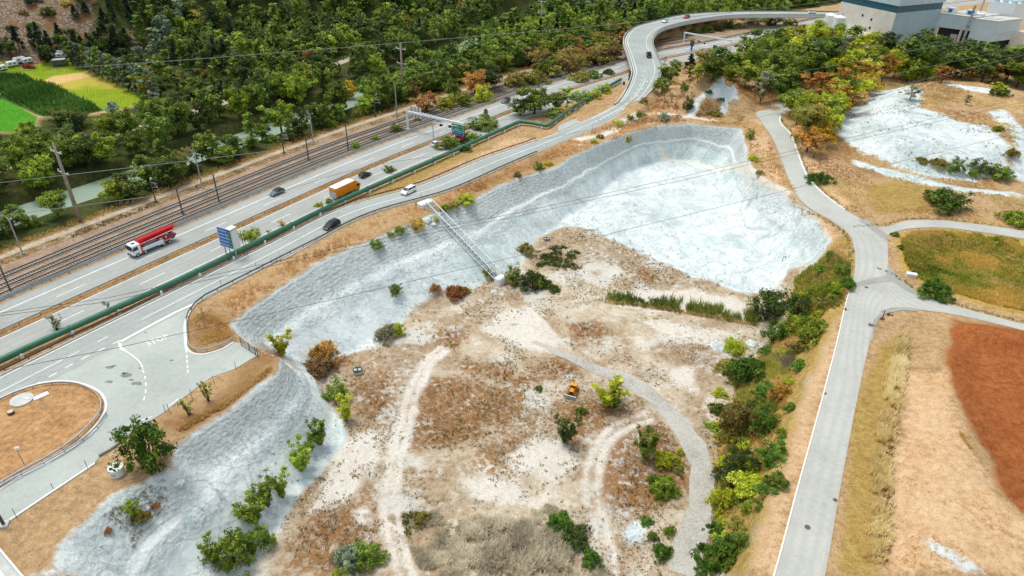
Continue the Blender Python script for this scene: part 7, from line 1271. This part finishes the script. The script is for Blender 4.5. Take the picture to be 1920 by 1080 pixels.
# the rest of the far woodland as one mass
def lowpoly(kind, var):
    key = ('lo', kind, var)
    if key not in PROTO:
        rng = np.random.default_rng(var*13+hash_(kind)); C, Rc, Hh, Rr, lf, per = crown_points(kind, rng); PROTO[key] = (leaves(C, Rc*1.05, np.clip(.5+rng.normal(size=len(C))*.2, .05, .95), 9, lf*1.75, rng, squash=.8), Hh, Rr)
    return PROTO[key]
bym = {}
for kind, x, y, z, h, w_, mt in far:
    (V, Fq, tt), Hh, Rr = lowpoly(kind, int(rngf.integers(0, 3))); a = rngf.uniform(0, 6.28); c, s = math.cos(a), math.sin(a); W = V*np.array([w_/2/Rr, w_/2/Rr, h/Hh]); W = np.c_[W[:, 0]*c-W[:, 1]*s+x, W[:, 0]*s+W[:, 1]*c+y, W[:, 2]+z-.2]; bym.setdefault(mt, []).append((W, tt))
allV, allF, allT, mi, names = [], [], [], [], []
off = 0
for j, (mt, L) in enumerate(bym.items()):
    names.append(mt)
    for W, tt in L: allV.append(W); n_ = len(W)//4; allF.append(np.arange(off, off+len(W)).reshape(-1, 4)); off += len(W); allT.append(np.clip(tt+rngf.normal()*.12, 0, 1)); mi.append(np.full(n_, j))
if allV:
    o = np_mesh('distant_woodland', np.concatenate(allV), np.concatenate(allF), names[0], None, {'tint': ('FACE', np.concatenate(allT))})
    for mt in names[1:]: o.data.materials.append(MAT[mt])
    o.data.polygons.foreach_set('material_index', np.concatenate(mi).astype(np.int32)); tag(o, kind='stuff')
# row of poplars along the field
for i, f in enumerate(np.linspace(0, 1, 17)):
    px, py = 138+f*150+random.uniform(-3, 3), 122+f*66+random.uniform(-2, 2); p = hit(px, py); tree('poplar', p, random.uniform(10, 12.5), 5.2, 'lf_silver' if i % 3 else 'lf_mid', 'dull green poplar in the slanting row along the right side of the hay field', 'poplar row beside the fields')
for px, py, mt in ((278, 182, 'lf_gold'), (268, 176, 'lf_yellow'), (656, 190, 'lf_gold'), (443, 128, 'lf_gold'), (582, 128, 'lf_orange')):
    p = hit(px, py); tree('broad', p, 9, 6, mt, {278: 'golden tree at the lower end of the poplar row', 268: 'yellow green tree in the lower poplar row', 656: 'tree with golden top above the forked lamp mast', 443: 'autumn gold tree in the dark woodland', 582: 'small orange tinted tree in the dark woodland'}[px])
# brown thicket between the tracks and the motorway
TH = PX([(985, 120), (1010, 150), (1060, 142), (1120, 120), (1172, 108), (1168, 70), (1160, 50), (1120, 48), (1060, 72)])
k = 0
for gx in np.arange(TH[:, 0].min(), TH[:, 0].max(), 6.0):
    for gy in np.arange(TH[:, 1].min(), TH[:, 1].max(), 6.0):
        x, y = gx+rngf.uniform(-2, 2), gy+rngf.uniform(-2, 2)
        if sdf(np.array([x]), np.array([y]), TH)[0] < 0 or near_line(np.array([x]), np.array([y]), SLC[112:], 30)[0][0] < 9 or mot_t(x, y)[0][0] < 15: continue
        u_ = rngf.random(); mt = ['lf_olive', 'lf_brown', 'lf_mid', 'lf_rust', 'lf_olive'][int(u_*5)]; tree('broad', (x, y, float(hz(x, y))-.3), rngf.uniform(5.5, 9), rngf.uniform(6.5, 9.5), mt, {'lf_olive': 'olive tree', 'lf_brown': 'brown leaved tree', 'lf_mid': 'green tree', 'lf_rust': 'rusty leaved tree'}[mt]+' in the brown thicket between tracks and ramp bridge', 'trees of the brown thicket')
# loop inside the ramp, far verges
for px, py, yt, w_, mt, lb in [(1300, 70, 52, 26, 'lf_mid', 'bush on the earth slope inside the ramp curve, leftmost'), (1325, 66, 48, 26, 'lf_mid', 'bush in the row above the far gantry, second'), (1346, 64, 42, 26, 'lf_dark', 'bush in the row above the far gantry, third'), (1366, 60, 40, 28, 'lf_mid', 'bush in the row above the far gantry, fourth'), (1386, 58, 40, 24, 'lf_olive', 'bush in the row above the far gantry, fifth'), (1408, 52, 32, 30, 'lf_grey', 'silvery bush in the row under the viaduct'), (1430, 46, 34, 24, 'lf_fresh', 'light bush in the row under the viaduct'), (1446, 54, 34, 30, 'lf_dark', 'dark bush at the end of the row under the viaduct'), (1380, 38, 26, 18, 'lf_silver', 'grey bush in front of the viaduct rail'), (1465, 44, 38, 18, 'lf_dark', 'small dark bush beyond the viaduct shadow'), (1480, 52, 40, 26, 'lf_mid', 'bush right of the viaduct shadow')]: plant('bush', px, py, yt, w_, mt, lb)
for i in range(34):
    px = 1215+i*9.5+rngf.uniform(-6, 6); py = 24-min(i, 22)*.5+rngf.uniform(-3, 3)-(4 if i > 20 else 0); p = hit(px, py)
    if near_line(np.array([p[0]]), np.array([p[1]]), SLC[112:], 30)[0][0] < 9: p = p+np.array([0, 14, 0])
    mt = ['lf_mid', 'lf_fresh', 'lf_dark', 'lf_silver'][i % 4]; tree('broad', (p[0], p[1], float(hz(p[0], p[1]))-.2), rngf.uniform(5, 8), rngf.uniform(5, 7.5), mt, {'lf_mid': 'green', 'lf_fresh': 'light green', 'lf_dark': 'dark', 'lf_silver': 'grey green'}[mt]+' tree in the belt behind the ramp bridge and viaduct', 'trees behind the viaduct')
# scree slope bushes
for px, py, yt, w_, mt, lb in [(92, 36, 6, 30, 'lf_dark', 'large dark bush on the rocky slope at top left'), (60, 12, -4, 30, 'lf_pine', 'dark bush at the top edge of the rocky slope'), (45, 30, 18, 18, 'lf_olive', 'small olive bush on the rocky slope'), (125, 14, 2, 20, 'lf_gold', 'yellowish bush on the rocky slope'), (60, 58, 48, 24, 'lf_mid', 'green bush low on the rocky slope'), (20, 60, 50, 20, 'lf_dark', 'dark bush at the left foot of the rocky slope')]: plant('bush', px, py, yt, w_, mt, lb)

for i in range(30):
    px, py = rngf.uniform(-10, 235), rngf.uniform(88, 118); py = min(py, 122-abs(px-120)*.02)
    if 92 < px < 128 and py > 98: continue
    p = hit(px, py); dk = i % 3; tree('conifer' if dk else 'broad', p-np.array([0, 0, .3]), rngf.uniform(7, 11.5), rngf.uniform(5, 7), 'lf_pine' if dk else 'lf_dark', ('dark conifer' if dk else 'dark broadleaf tree')+' among the caravans at the foot of the rocky slope', 'dark trees at the foot of the rocky slope')
# ---------------- ground cover (nobody could count it)
def aval(name, x, y):
    g = A[name]; i = np.clip(np.searchsorted(GX, x)-1, 0, len(GX)-2); j = np.clip(np.searchsorted(GY, y)-1, 0, len(GY)-2); return g[j, i]
def tufts(name, XY, h, mat, blades=7, spread=.12, wd=.05, lean=.35, tb=.5, tv=.18, seed=1, hv=.35, patch=10.0):
    """grass tufts at XY (n,2) as one mesh of thin blades"""
    rng = np.random.default_rng(seed); XY = np.asarray(XY); n = len(XY)
    if n == 0: return None
    Z = hz(XY[:, 0], XY[:, 1]); hs = np.broadcast_to(h, (n,))*(1-hv+2*hv*rng.random(n)); pt_ = (fbm(XY[:, 0], XY[:, 1], patch, seed+60, 3)-.5)*1.3
    idx = np.repeat(np.arange(n), blades); m = len(idx); a = rng.random(m)*6.283; r = spread*np.sqrt(rng.random(m)); B = np.c_[XY[idx, 0]+r*np.cos(a), XY[idx, 1]+r*np.sin(a), Z[idx]-.03]
    l = hs[idx]*(.6+.6*rng.random(m)); a2 = a+rng.normal(size=m)*.7; ln_ = lean*l*(.3+rng.random(m)); Tp = B+np.c_[np.cos(a2)*ln_, np.sin(a2)*ln_, l]
    a3 = rng.random(m)*6.283; w = wd*(.7+.6*rng.random(m)); sd_ = np.c_[np.cos(a3)*w, np.sin(a3)*w, 0*w]; Md = B*.45+Tp*.55+np.c_[0*l, 0*l, l*.12]
    V = np.stack([B-sd_*.7, B+sd_*.7, Md+sd_, Tp, Md-sd_], 1).reshape(-1, 3); q = np.arange(m)[:, None]*5; Fc = np.r_[np.c_[q, q+1, q+2, q+4], np.c_[q+4, q+2, q+3, q+3]]
    F4 = q+np.array([[0, 1, 2, 4]]); F3 = q+np.array([[4, 2, 3]]); Vv = np.asarray(V, np.float32); t_ = np.clip(tb+pt_[idx]+rng.normal(size=m)*tv, 0, 1)
    T3 = np.r_[q+np.array([[0, 1, 2]]), q+np.array([[0, 2, 4]]), F3]; o = np_mesh(name, Vv, T3, mat, None, {'tint': ('FACE', np.r_[t_, t_, t_])}); tag(o, kind='stuff'); return o
def scatter(n, bbox, fn, seed=0):
    rng = np.random.default_rng(seed); x = rng.uniform(bbox[0], bbox[1], n); y = rng.uniform(bbox[2], bbox[3], n); k = fn(x, y); return np.c_[x, y][k]
def inpoly(P): return lambda x, y: sdf(x, y, P, 1, 1) > 0
def box_of(P): return (P[:, 0].min(), P[:, 0].max(), P[:, 1].min(), P[:, 1].max())
onroad = lambda x, y: (sdf(x, y, YARD, 3, 4) > -.6) | (near_line(x, y, SLC[:112, :2], 8)[0] < 5.0) | (near_line(x, y, (CRL+CRR)/2, 8)[0] < 4.2) | (near_line(x, y, (B1L+B1R)/2, 6)[0] < 2.6) | (near_line(x, y, (B2L+B2R)/2, 6)[0] < 3.0)
VERGE = HP([(372, 590), (395, 570), (480, 522), (600, 460), (700, 415), (800, 370), (920, 320), (1050, 262), (1150, 215), (1215, 175), (1235, 160), (1250, 235), (1130, 270), (1060, 298), (985, 328), (870, 380), (800, 405), (690, 452), (600, 490), (500, 555), (436, 600), (420, 590)])
tufts('dry_verge_grass', scatter(26000, box_of(VERGE), lambda x, y: inpoly(VERGE)(x, y) & (near_line(x, y, SLC[:112, :2], 8)[0] > 5.2) & (fbm(x, y, 6, 71, 3) > .40), 1), .8, 'gr_straw', 8, .35, .07, .4, .52)
V2 = HP([(352, 600), (380, 580), (430, 600), (446, 628), (420, 645), (370, 655)]); tufts('dry_corner_grass', scatter(1500, box_of(V2), lambda x, y: inpoly(V2)(x, y) & (fbm(x, y, 4, 7, 3) > .45), 2), .5, 'gr_gold', 8, .3, .06)
V3 = HP([(310, 812), (430, 742), (520, 672), (530, 690), (500, 712), (432, 766), (345, 818)]); tufts('orange_verge_grass', scatter(5000, box_of(V3), lambda x, y: inpoly(V3)(x, y) & (x*0 == 0), 3), .6, 'gr_gold', 8, .3, .06, .4, .42)
V4 = HP([(440, 480), (560, 425), (700, 362), (860, 290), (975, 240), (1020, 246), (1060, 225), (1160, 160), (1180, 165), (1140, 200), (1080, 225), (1000, 262), (880, 302), (740, 360), (600, 424), (520, 462)]); tufts('pipe_verge_grass', scatter(9000, box_of(V4), lambda x, y: inpoly(V4)(x, y) & (near_line(x, y, np.c_[pp], 4)[0] > .9), 4), .35, 'gr_gold', 6, .35, .05, .5, .5)
md_ = resample(offset(MOT[20:110], -1.0), .7); md_ = md_+np.random.default_rng(3).normal(size=md_.shape)*.3; tufts('median_weeds', md_[fbm(md_[:, 0], md_[:, 1], 8, 5, 3) > .42], .4, 'gr_ygreen', 7, .3, .06, .5, .4)
rw_ = np.concatenate([resample(offset(MOT[20:150], t_), .9) for t_ in (32.4, 33.2, 34.2)]); rw_ = rw_+np.random.default_rng(4).normal(size=rw_.shape)*.5; tufts('railway_weeds', rw_, .7, 'gr_gold', 7, .4, .08, .5, .45, patch=16)
rb_ = np.concatenate([resample(offset(MOT[20:150], t_), .8) for t_ in (26.4, 27.2, 28.0)]); rb_ = rb_+np.random.default_rng(5).normal(size=rb_.shape)*.5; tufts('ballast_weeds', rb_[fbm(rb_[:, 0], rb_[:, 1], 9, 15, 3) > .5], .5, 'gr_weed', 7, .4, .08, .5, .3)
RB = box_of(TOE)
flo = lambda x, y: (aval('floor', x, y) > .5) & (aval('chalk', x, y) < .3) & (aval('strk', x, y) > .75) & (aval('track', x, y) < .2) & (near_line(x, y, trb, 5)[0] > 2.6)
tufts('pit_weeds', scatter(90000, RB, lambda x, y: flo(x, y) & (fbm(x, y, 8, 33, 4)+.5*fbm(x, y, 1.8, 34, 3) > .79) & (aval('pale', x, y) < 1.5), 5), .15, 'gr_weed', 6, .14, .05, .8, .5, hv=.5)
OW = HP([(1005, 478), (1045, 462), (1085, 478), (1090, 498), (1060, 508), (1010, 500)]); tufts('olive_pit_weeds', scatter(900, box_of(OW), lambda x, y: (sdf(x, y, OW, 5, 6)+(fbm(x, y, 3, 8, 3)-.5)*6 > 0) & (fbm(x, y, 2, 9, 2) > .35), 41), .45, 'gr_green', 9, .3, .07, .7, .38)
tufts('green_pit_weeds', scatter(5200, RB, lambda x, y: flo(x, y) & (fbm(x, y, 7, 43, 4) > .54), 6), .28, 'gr_green', 8, .22, .07, .8, .4)
tufts('white_edge_weeds', scatter(9000, RB, lambda x, y: (aval('chalk', x, y) > -3) & (aval('chalk', x, y) < 3.5) & (aval('strk', x, y) > .8) & (y < 190) & (fbm(x, y, 6, 13, 4) > .55), 7), .2, 'gr_weed', 6, .16, .06, .8, .3)
tufts('rust_pit_grass', scatter(26000, RB, lambda x, y: (aval('rust', x, y)+(fbm(x, y, 6, 3, 4)-.5)*9 > .6) & (aval('floor', x, y) > 1) & (aval('track', x, y) < .1) & (near_line(x, y, trb, 5)[0] > 2.3), 8), .42, 'gr_rust', 7, .25, .05, .5, .55, patch=5)
tufts('brown_pit_scrub', scatter(16000, RB, lambda x, y: (aval('brownscrub', x, y)+(fbm(x, y, 7, 4, 4)-.5)*10 > .4) & (aval('track', x, y) < .1) & (near_line(x, y, trb, 5)[0] > 2.3), 9), .35, 'gr_twig', 8, .25, .05, .7, .42)
BK = HP([(1545, 480), (1600, 440), (1600, 560), (1575, 580), (1540, 680), (1500, 760), (1460, 880), (1390, 1079), (1300, 1079), (1325, 960), (1340, 820), (1390, 700), (1470, 600), (1480, 530)]); BK2 = HP([(1560, 585), (1545, 660), (1520, 760), (1480, 900), (1430, 1079), (1385, 1079), (1440, 930), (1490, 770), (1530, 640)])
tufts('bank_grass', scatter(26000, box_of(BK), lambda x, y: inpoly(BK)(x, y) & ~onroad(x, y) & (fbm(x, y, 7, 91, 3) > .36) & ~((near_line(x, y, CRL, 9)[0] < 5.2) & (y < 122)), 10), .6, 'gr_gold', 8, .3, .06, .45, .58)
tufts('green_bank_grass', scatter(34000, box_of(BK), lambda x, y: inpoly(BK)(x, y) & ~onroad(x, y) & (fbm(x, y, 8, 92, 3) > .47) & ~((near_line(x, y, CRL, 9)[0] < 6.5) & (y < 122)), 11), .75, 'gr_bank', 8, .3, .06, .45, .45)
RD = CL([(1140, 560), (1200, 566), (1270, 576), (1340, 588), (1420, 602)]); rdp = np.concatenate([resample(offset(RD, t_), .35) for t_ in np.linspace(-1.8, 1.8, 9)]); rdp = rdp+np.random.default_rng(6).normal(size=rdp.shape)*.5
rdp = rdp[fbm(rdp[:, 0], rdp[:, 1], 2.6, 66, 3) > .40]; tufts('reed_bed', rdp, .8*np.interp(rdp[:, 0], [RD[0, 0], RD[-1, 0]], [1.2, 2.4]), 'gr_green', 8, .3, .06, .3, .45, patch=8, hv=.6); tufts('dry_reed_edge', resample(offset(RD, -2.1), .3), 1.0, 'gr_gold', 8, .4, .06, .3, .5)
tg = CL([(1694, 632), (1684, 690), (1668, 760), (1655, 850), (1650, 930), (1646, 1010), (1636, 1045)]); tgp = np.concatenate([resample(offset(tg, t_), .3) for t_ in np.linspace(-.9, .9, 6)]); tgp = tgp+np.random.default_rng(7).normal(size=tgp.shape)*.4; tgp = tgp[fbm(tgp[:, 0], tgp[:, 1], 3.5, 41, 3) > .42]
tufts('tall_grass_row', tgp, 1.15, 'gr_pale', 9, .3, .06, .35, .55, patch=4); tufts('green_grass_row', (resample(offset(tg, .9), .4)+np.random.default_rng(8).normal(size=resample(offset(tg, .9), .4).shape)*.35), .6, 'gr_ygreen', 8, .3, .06, .5, .35)
TW = HP([(850, 985), (880, 962), (930, 955), (1000, 966), (1050, 985), (1085, 1015), (1105, 1050), (1112, 1079), (1105, 1110), (830, 1110), (822, 1060), (830, 1015)])
twp = scatter(9000, (box_of(TW)[0]-3, box_of(TW)[1]+3, box_of(TW)[2], box_of(TW)[3]+3), lambda x, y: (sdf(x, y, TW, 8, 9)+(fbm(x, y, 3.5, 58, 3)-.5)*9 > .3) & (fbm(x, y, 1.7, 18, 3) > .40), 12); tufts('dry_twig_stand', twp, np.clip(.55+.35*np.clip(sdf(twp[:, 0], twp[:, 1], TW, 8, 9), 0, 4), .5, 1.7)*.75, 'gr_twig', 12, .3, .055, .55, .55, patch=2.5, hv=.5)
TW2 = HP([(700, 960), (830, 950), (850, 985), (825, 1079), (780, 1079), (740, 1000)]); tufts('grey_scrub', scatter(3000, box_of(TW2), lambda x, y: inpoly(TW2)(x, y) & (aval('track', x, y) < .1) & (fbm(x, y, 5, 19, 3) > .45), 13), .6, 'gr_twig', 10, .3, .05, .5, .4)
tufts('olive_scrub', scatter(1600, box_of(TW2), lambda x, y: inpoly(TW2)(x, y) & (aval('track', x, y) < .1) & (fbm(x, y, 4, 29, 3) > .52), 14), .5, 'gr_green', 9, .35, .06, .6, .35)
ME = HP([(1682, 450), (1706, 433), (1765, 431), (1830, 438), (1940, 452), (1940, 590), (1850, 572), (1770, 546), (1708, 520), (1690, 490)])
tufts('meadow_growth', scatter(13000, box_of(ME), lambda x, y: inpoly(ME)(x, y) & (fbm(x, y, 9, 61, 3) > .36), 15), .7, 'gr_mix', 8, .35, .08, .5, .45, patch=12); tufts('green_meadow_growth', scatter(9000, box_of(ME), lambda x, y: inpoly(ME)(x, y) & (fbm(x, y, 8, 62, 3) > .52), 16), .7, 'gr_bank', 8, .35, .08, .5, .4); tufts('dry_meadow_growth', scatter(9000, box_of(ME), lambda x, y: inpoly(ME)(x, y) & (fbm(x, y, 13, 63, 3) > .54), 17), .7, 'gr_gold', 8, .35, .07, .5, .5)
# straw grass on the plateau between the roads, on the mound and beyond
PL = (70, 190, 145, 330)
tufts('pale_plateau_grass', scatter(40000, PL, lambda x, y: ~onroad(x, y) & (aval('chalk', x, y) < -.5) & (aval('chalk2', x, y) < .5) & (aval('floor', x, y) < -1) & (fbm(x, y, 12, 87, 4) > .5) & (aval('meadow', x, y) < -2), 48), .4, 'gr_pale', 6, .35, .08, .6, .4)
tufts('plateau_grass', scatter(24000, PL, lambda x, y: ~onroad(x, y) & (aval('chalk', x, y) < -.5) & (aval('chalk2', x, y) < .5) & (aval('floor', x, y) < -1) & (fbm(x, y, 10, 81, 4) > .5) & (aval('meadow', x, y) < -2), 18), .4, 'gr_straw', 6, .35, .08, .6, .55)
tufts('mound_weeds', scatter(9000, box_of(MOUND), lambda x, y: (aval('chalk2', x, y) > -1) & (fbm(x, y, 5, 82, 4) > .58), 19), .2, 'gr_weed', 6, .25, .08, .8, .45)
KN = HP([(1170, 240), (1240, 170), (1280, 150), (1420, 140), (1470, 190), (1420, 205), (1390, 235), (1240, 230)]); tufts('knoll_grass', scatter(9000, box_of(KN), lambda x, y: inpoly(KN)(x, y) & (aval('chalk', x, y) < -.3) & ~onroad(x, y) & (fbm(x, y, 7, 83, 3) > .42), 20), .6, 'gr_rust', 7, .4, .08, .5, .62)
LS = HP([(100, 1079), (112, 1010), (180, 955), (260, 905), (330, 880), (330, 960), (290, 990), (240, 1079)]); tufts('slope_weeds', scatter(2600, box_of(LS), lambda x, y: inpoly(LS)(x, y) & (fbm(x, y, 5, 84, 3) > .52), 21), .2, 'gr_weed', 7, .15, .05, .8, .4)
RM = HP([(1700, 690), (1790, 690), (1850, 880), (1920, 970), (1920, 1079), (1660, 1079), (1690, 800)]); tufts('sandy_tufts', scatter(3000, box_of(RM), lambda x, y: inpoly(RM)(x, y) & (fbm(x, y, 6, 85, 3) > .58), 22), .25, 'gr_straw', 7, .2, .05, .7, .55)
RE = HP([(1760, 660), (1780, 740), (1810, 810), (1850, 870), (1835, 880), (1790, 820), (1760, 740), (1745, 670)]); tufts('field_edge_grass', scatter(2500, box_of(RE), inpoly(RE), 23), .5, 'gr_gold', 8, .3, .06, .5, .6)
KL = np.concatenate([resample(offset(CRL[30:70], 1.0), .5), resample(offset(CRR[70:108], -1.2), .6), resample(offset(B1L, .9), .6), resample(offset(B2L, .9), .5)]); KL = KL+np.random.default_rng(9).normal(size=KL.shape)*.3; tufts('roadside_weeds', KL, .35, 'gr_green', 8, .3, .06, .6, .35)
# maize rows
rows = []
CN = [PX([(-140, 182), (0, 177), (77, 153), (110, 163), (197, 207), (150, 217), (78, 219), (0, 184)]), PX([(-120, 142), (0, 141), (50, 143), (72, 153), (0, 174), (-120, 176)])]
ux = G(197, 207)-G(110, 163); ux /= np.linalg.norm(ux); vx = np.array([-ux[1], ux[0]])
for C_ in CN:
    ctr = C_.mean(0); g = np.stack(np.meshgrid(np.arange(-110, 110, .7), np.arange(-110, 110, 1.5)), -1).reshape(-1, 2); XYc = ctr+g[:, :1]*ux+g[:, 1:]*vx; XYc = XYc+np.random.default_rng(4).normal(size=XYc.shape)*.12; k = sdf(XYc[:, 0], XYc[:, 1], C_, 2, 3) > 0; rows.append(XYc[k])
rows = np.concatenate(rows); vis_ = np.array([-40 < proj(a, b, 0)[0] for a, b in rows]); tufts('maize_crop', rows[vis_], 2.0, 'gr_corn', 6, .3, .14, .35, .42, patch=20)
# loose stones on the powder slopes
rs = scatter(16000, box_of(RIM), lambda x, y: (aval('chalk', x, y) > .3) & (aval('strk', x, y) > .1) & (fbm(x, y, 7, 55, 4)+.12*aval('strk', x, y) > .6), 31); rng = np.random.default_rng(8); V = []; Fc = []
for x, y in rs:
    z = float(hz(x, y)); r = .05+.28*rng.random()**3; o_ = len(V); q = np.array([(1, 0, 0), (-1, 0, 0), (0, 1, 0), (0, -1, 0), (0, 0, .8), (0, 0, -.6)])*r*(.7+.6*rng.random((6, 1)))+np.array([x, y, z+r*.3]); V += [tuple(v) for v in q]; Fc += [tuple(o_+i for i in f) for f in ((0, 2, 4), (2, 1, 4), (1, 3, 4), (3, 0, 4), (2, 0, 5), (1, 2, 5), (3, 1, 5), (0, 3, 5))]
o = mesh_obj('loose_stones', V, Fc, 'boulder'); tag(o, kind='stuff')
# ------------------------------------------------------------------ camera, sun, sky
cam = bpy.data.cameras.new('camera'); co_ = bpy.data.objects.new('camera', cam); COL.objects.link(co_); scene.camera = co_
cam.sensor_width = 36; cam.sensor_fit = 'HORIZONTAL'; cam.lens = 36*F/1920; cam.clip_end = 8000; cam.clip_start = 1
# world axes of the camera: world x,y,up expressed in camera space are RIGHT, FWD, -DOWN
ax = [np.array([v[0], -v[1], -v[2]]) for v in (RIGHT, FWD, -DOWN)]      # camera space x right, y up, -z forward
Rm = Matrix([list(a) for a in ax])                                      # rows: world axes in camera coords -> maps camera vec to world
co_.matrix_world = Matrix.Translation((0, 0, CAM_H)) @ Rm.to_4x4()
SUN_EL = math.radians(68); SUN_AZ = math.radians(-52)                  # azimuth from +Y towards +X
w = bpy.data.worlds.new('World'); scene.world = w; w.use_nodes = True; nt = w.node_tree
sky = nt.nodes.new('ShaderNodeTexSky'); sky.sky_type = 'NISHITA'; sky.sun_disc = False; sky.sun_elevation = SUN_EL; sky.sun_rotation = SUN_AZ; sky.air_density = 1.0; sky.dust_density = 2.5; sky.ozone_density = 1.0
hs = nt.nodes.new('ShaderNodeHueSaturation'); hs.inputs['Saturation'].default_value = .45; nt.links.new(sky.outputs[0], hs.inputs['Color']); nt.links.new(hs.outputs[0], nt.nodes['Background'].inputs[0]); nt.nodes['Background'].inputs[1].default_value = .15
sd = bpy.data.lights.new('sun', 'SUN'); sd.energy = 1.25; sd.angle = math.radians(18); sd.color = (1, .95, .86); so_ = bpy.data.objects.new('sun', sd); COL.objects.link(so_)
dirv = Vector((math.sin(SUN_AZ)*math.cos(SUN_EL), math.cos(SUN_AZ)*math.cos(SUN_EL), math.sin(SUN_EL))); so_.rotation_euler = dirv.to_track_quat('Z', 'Y').to_euler(); so_.location = (0, 0, 200)
vs = scene.view_settings; vs.view_transform = 'Standard'; vs.look = 'None'; vs.gamma = 1; vs.exposure = .47; vs.use_curve_mapping = False
scene.cycles.max_bounces = 6; scene.cycles.transparent_max_bounces = 4; scene.cycles.use_denoising = True
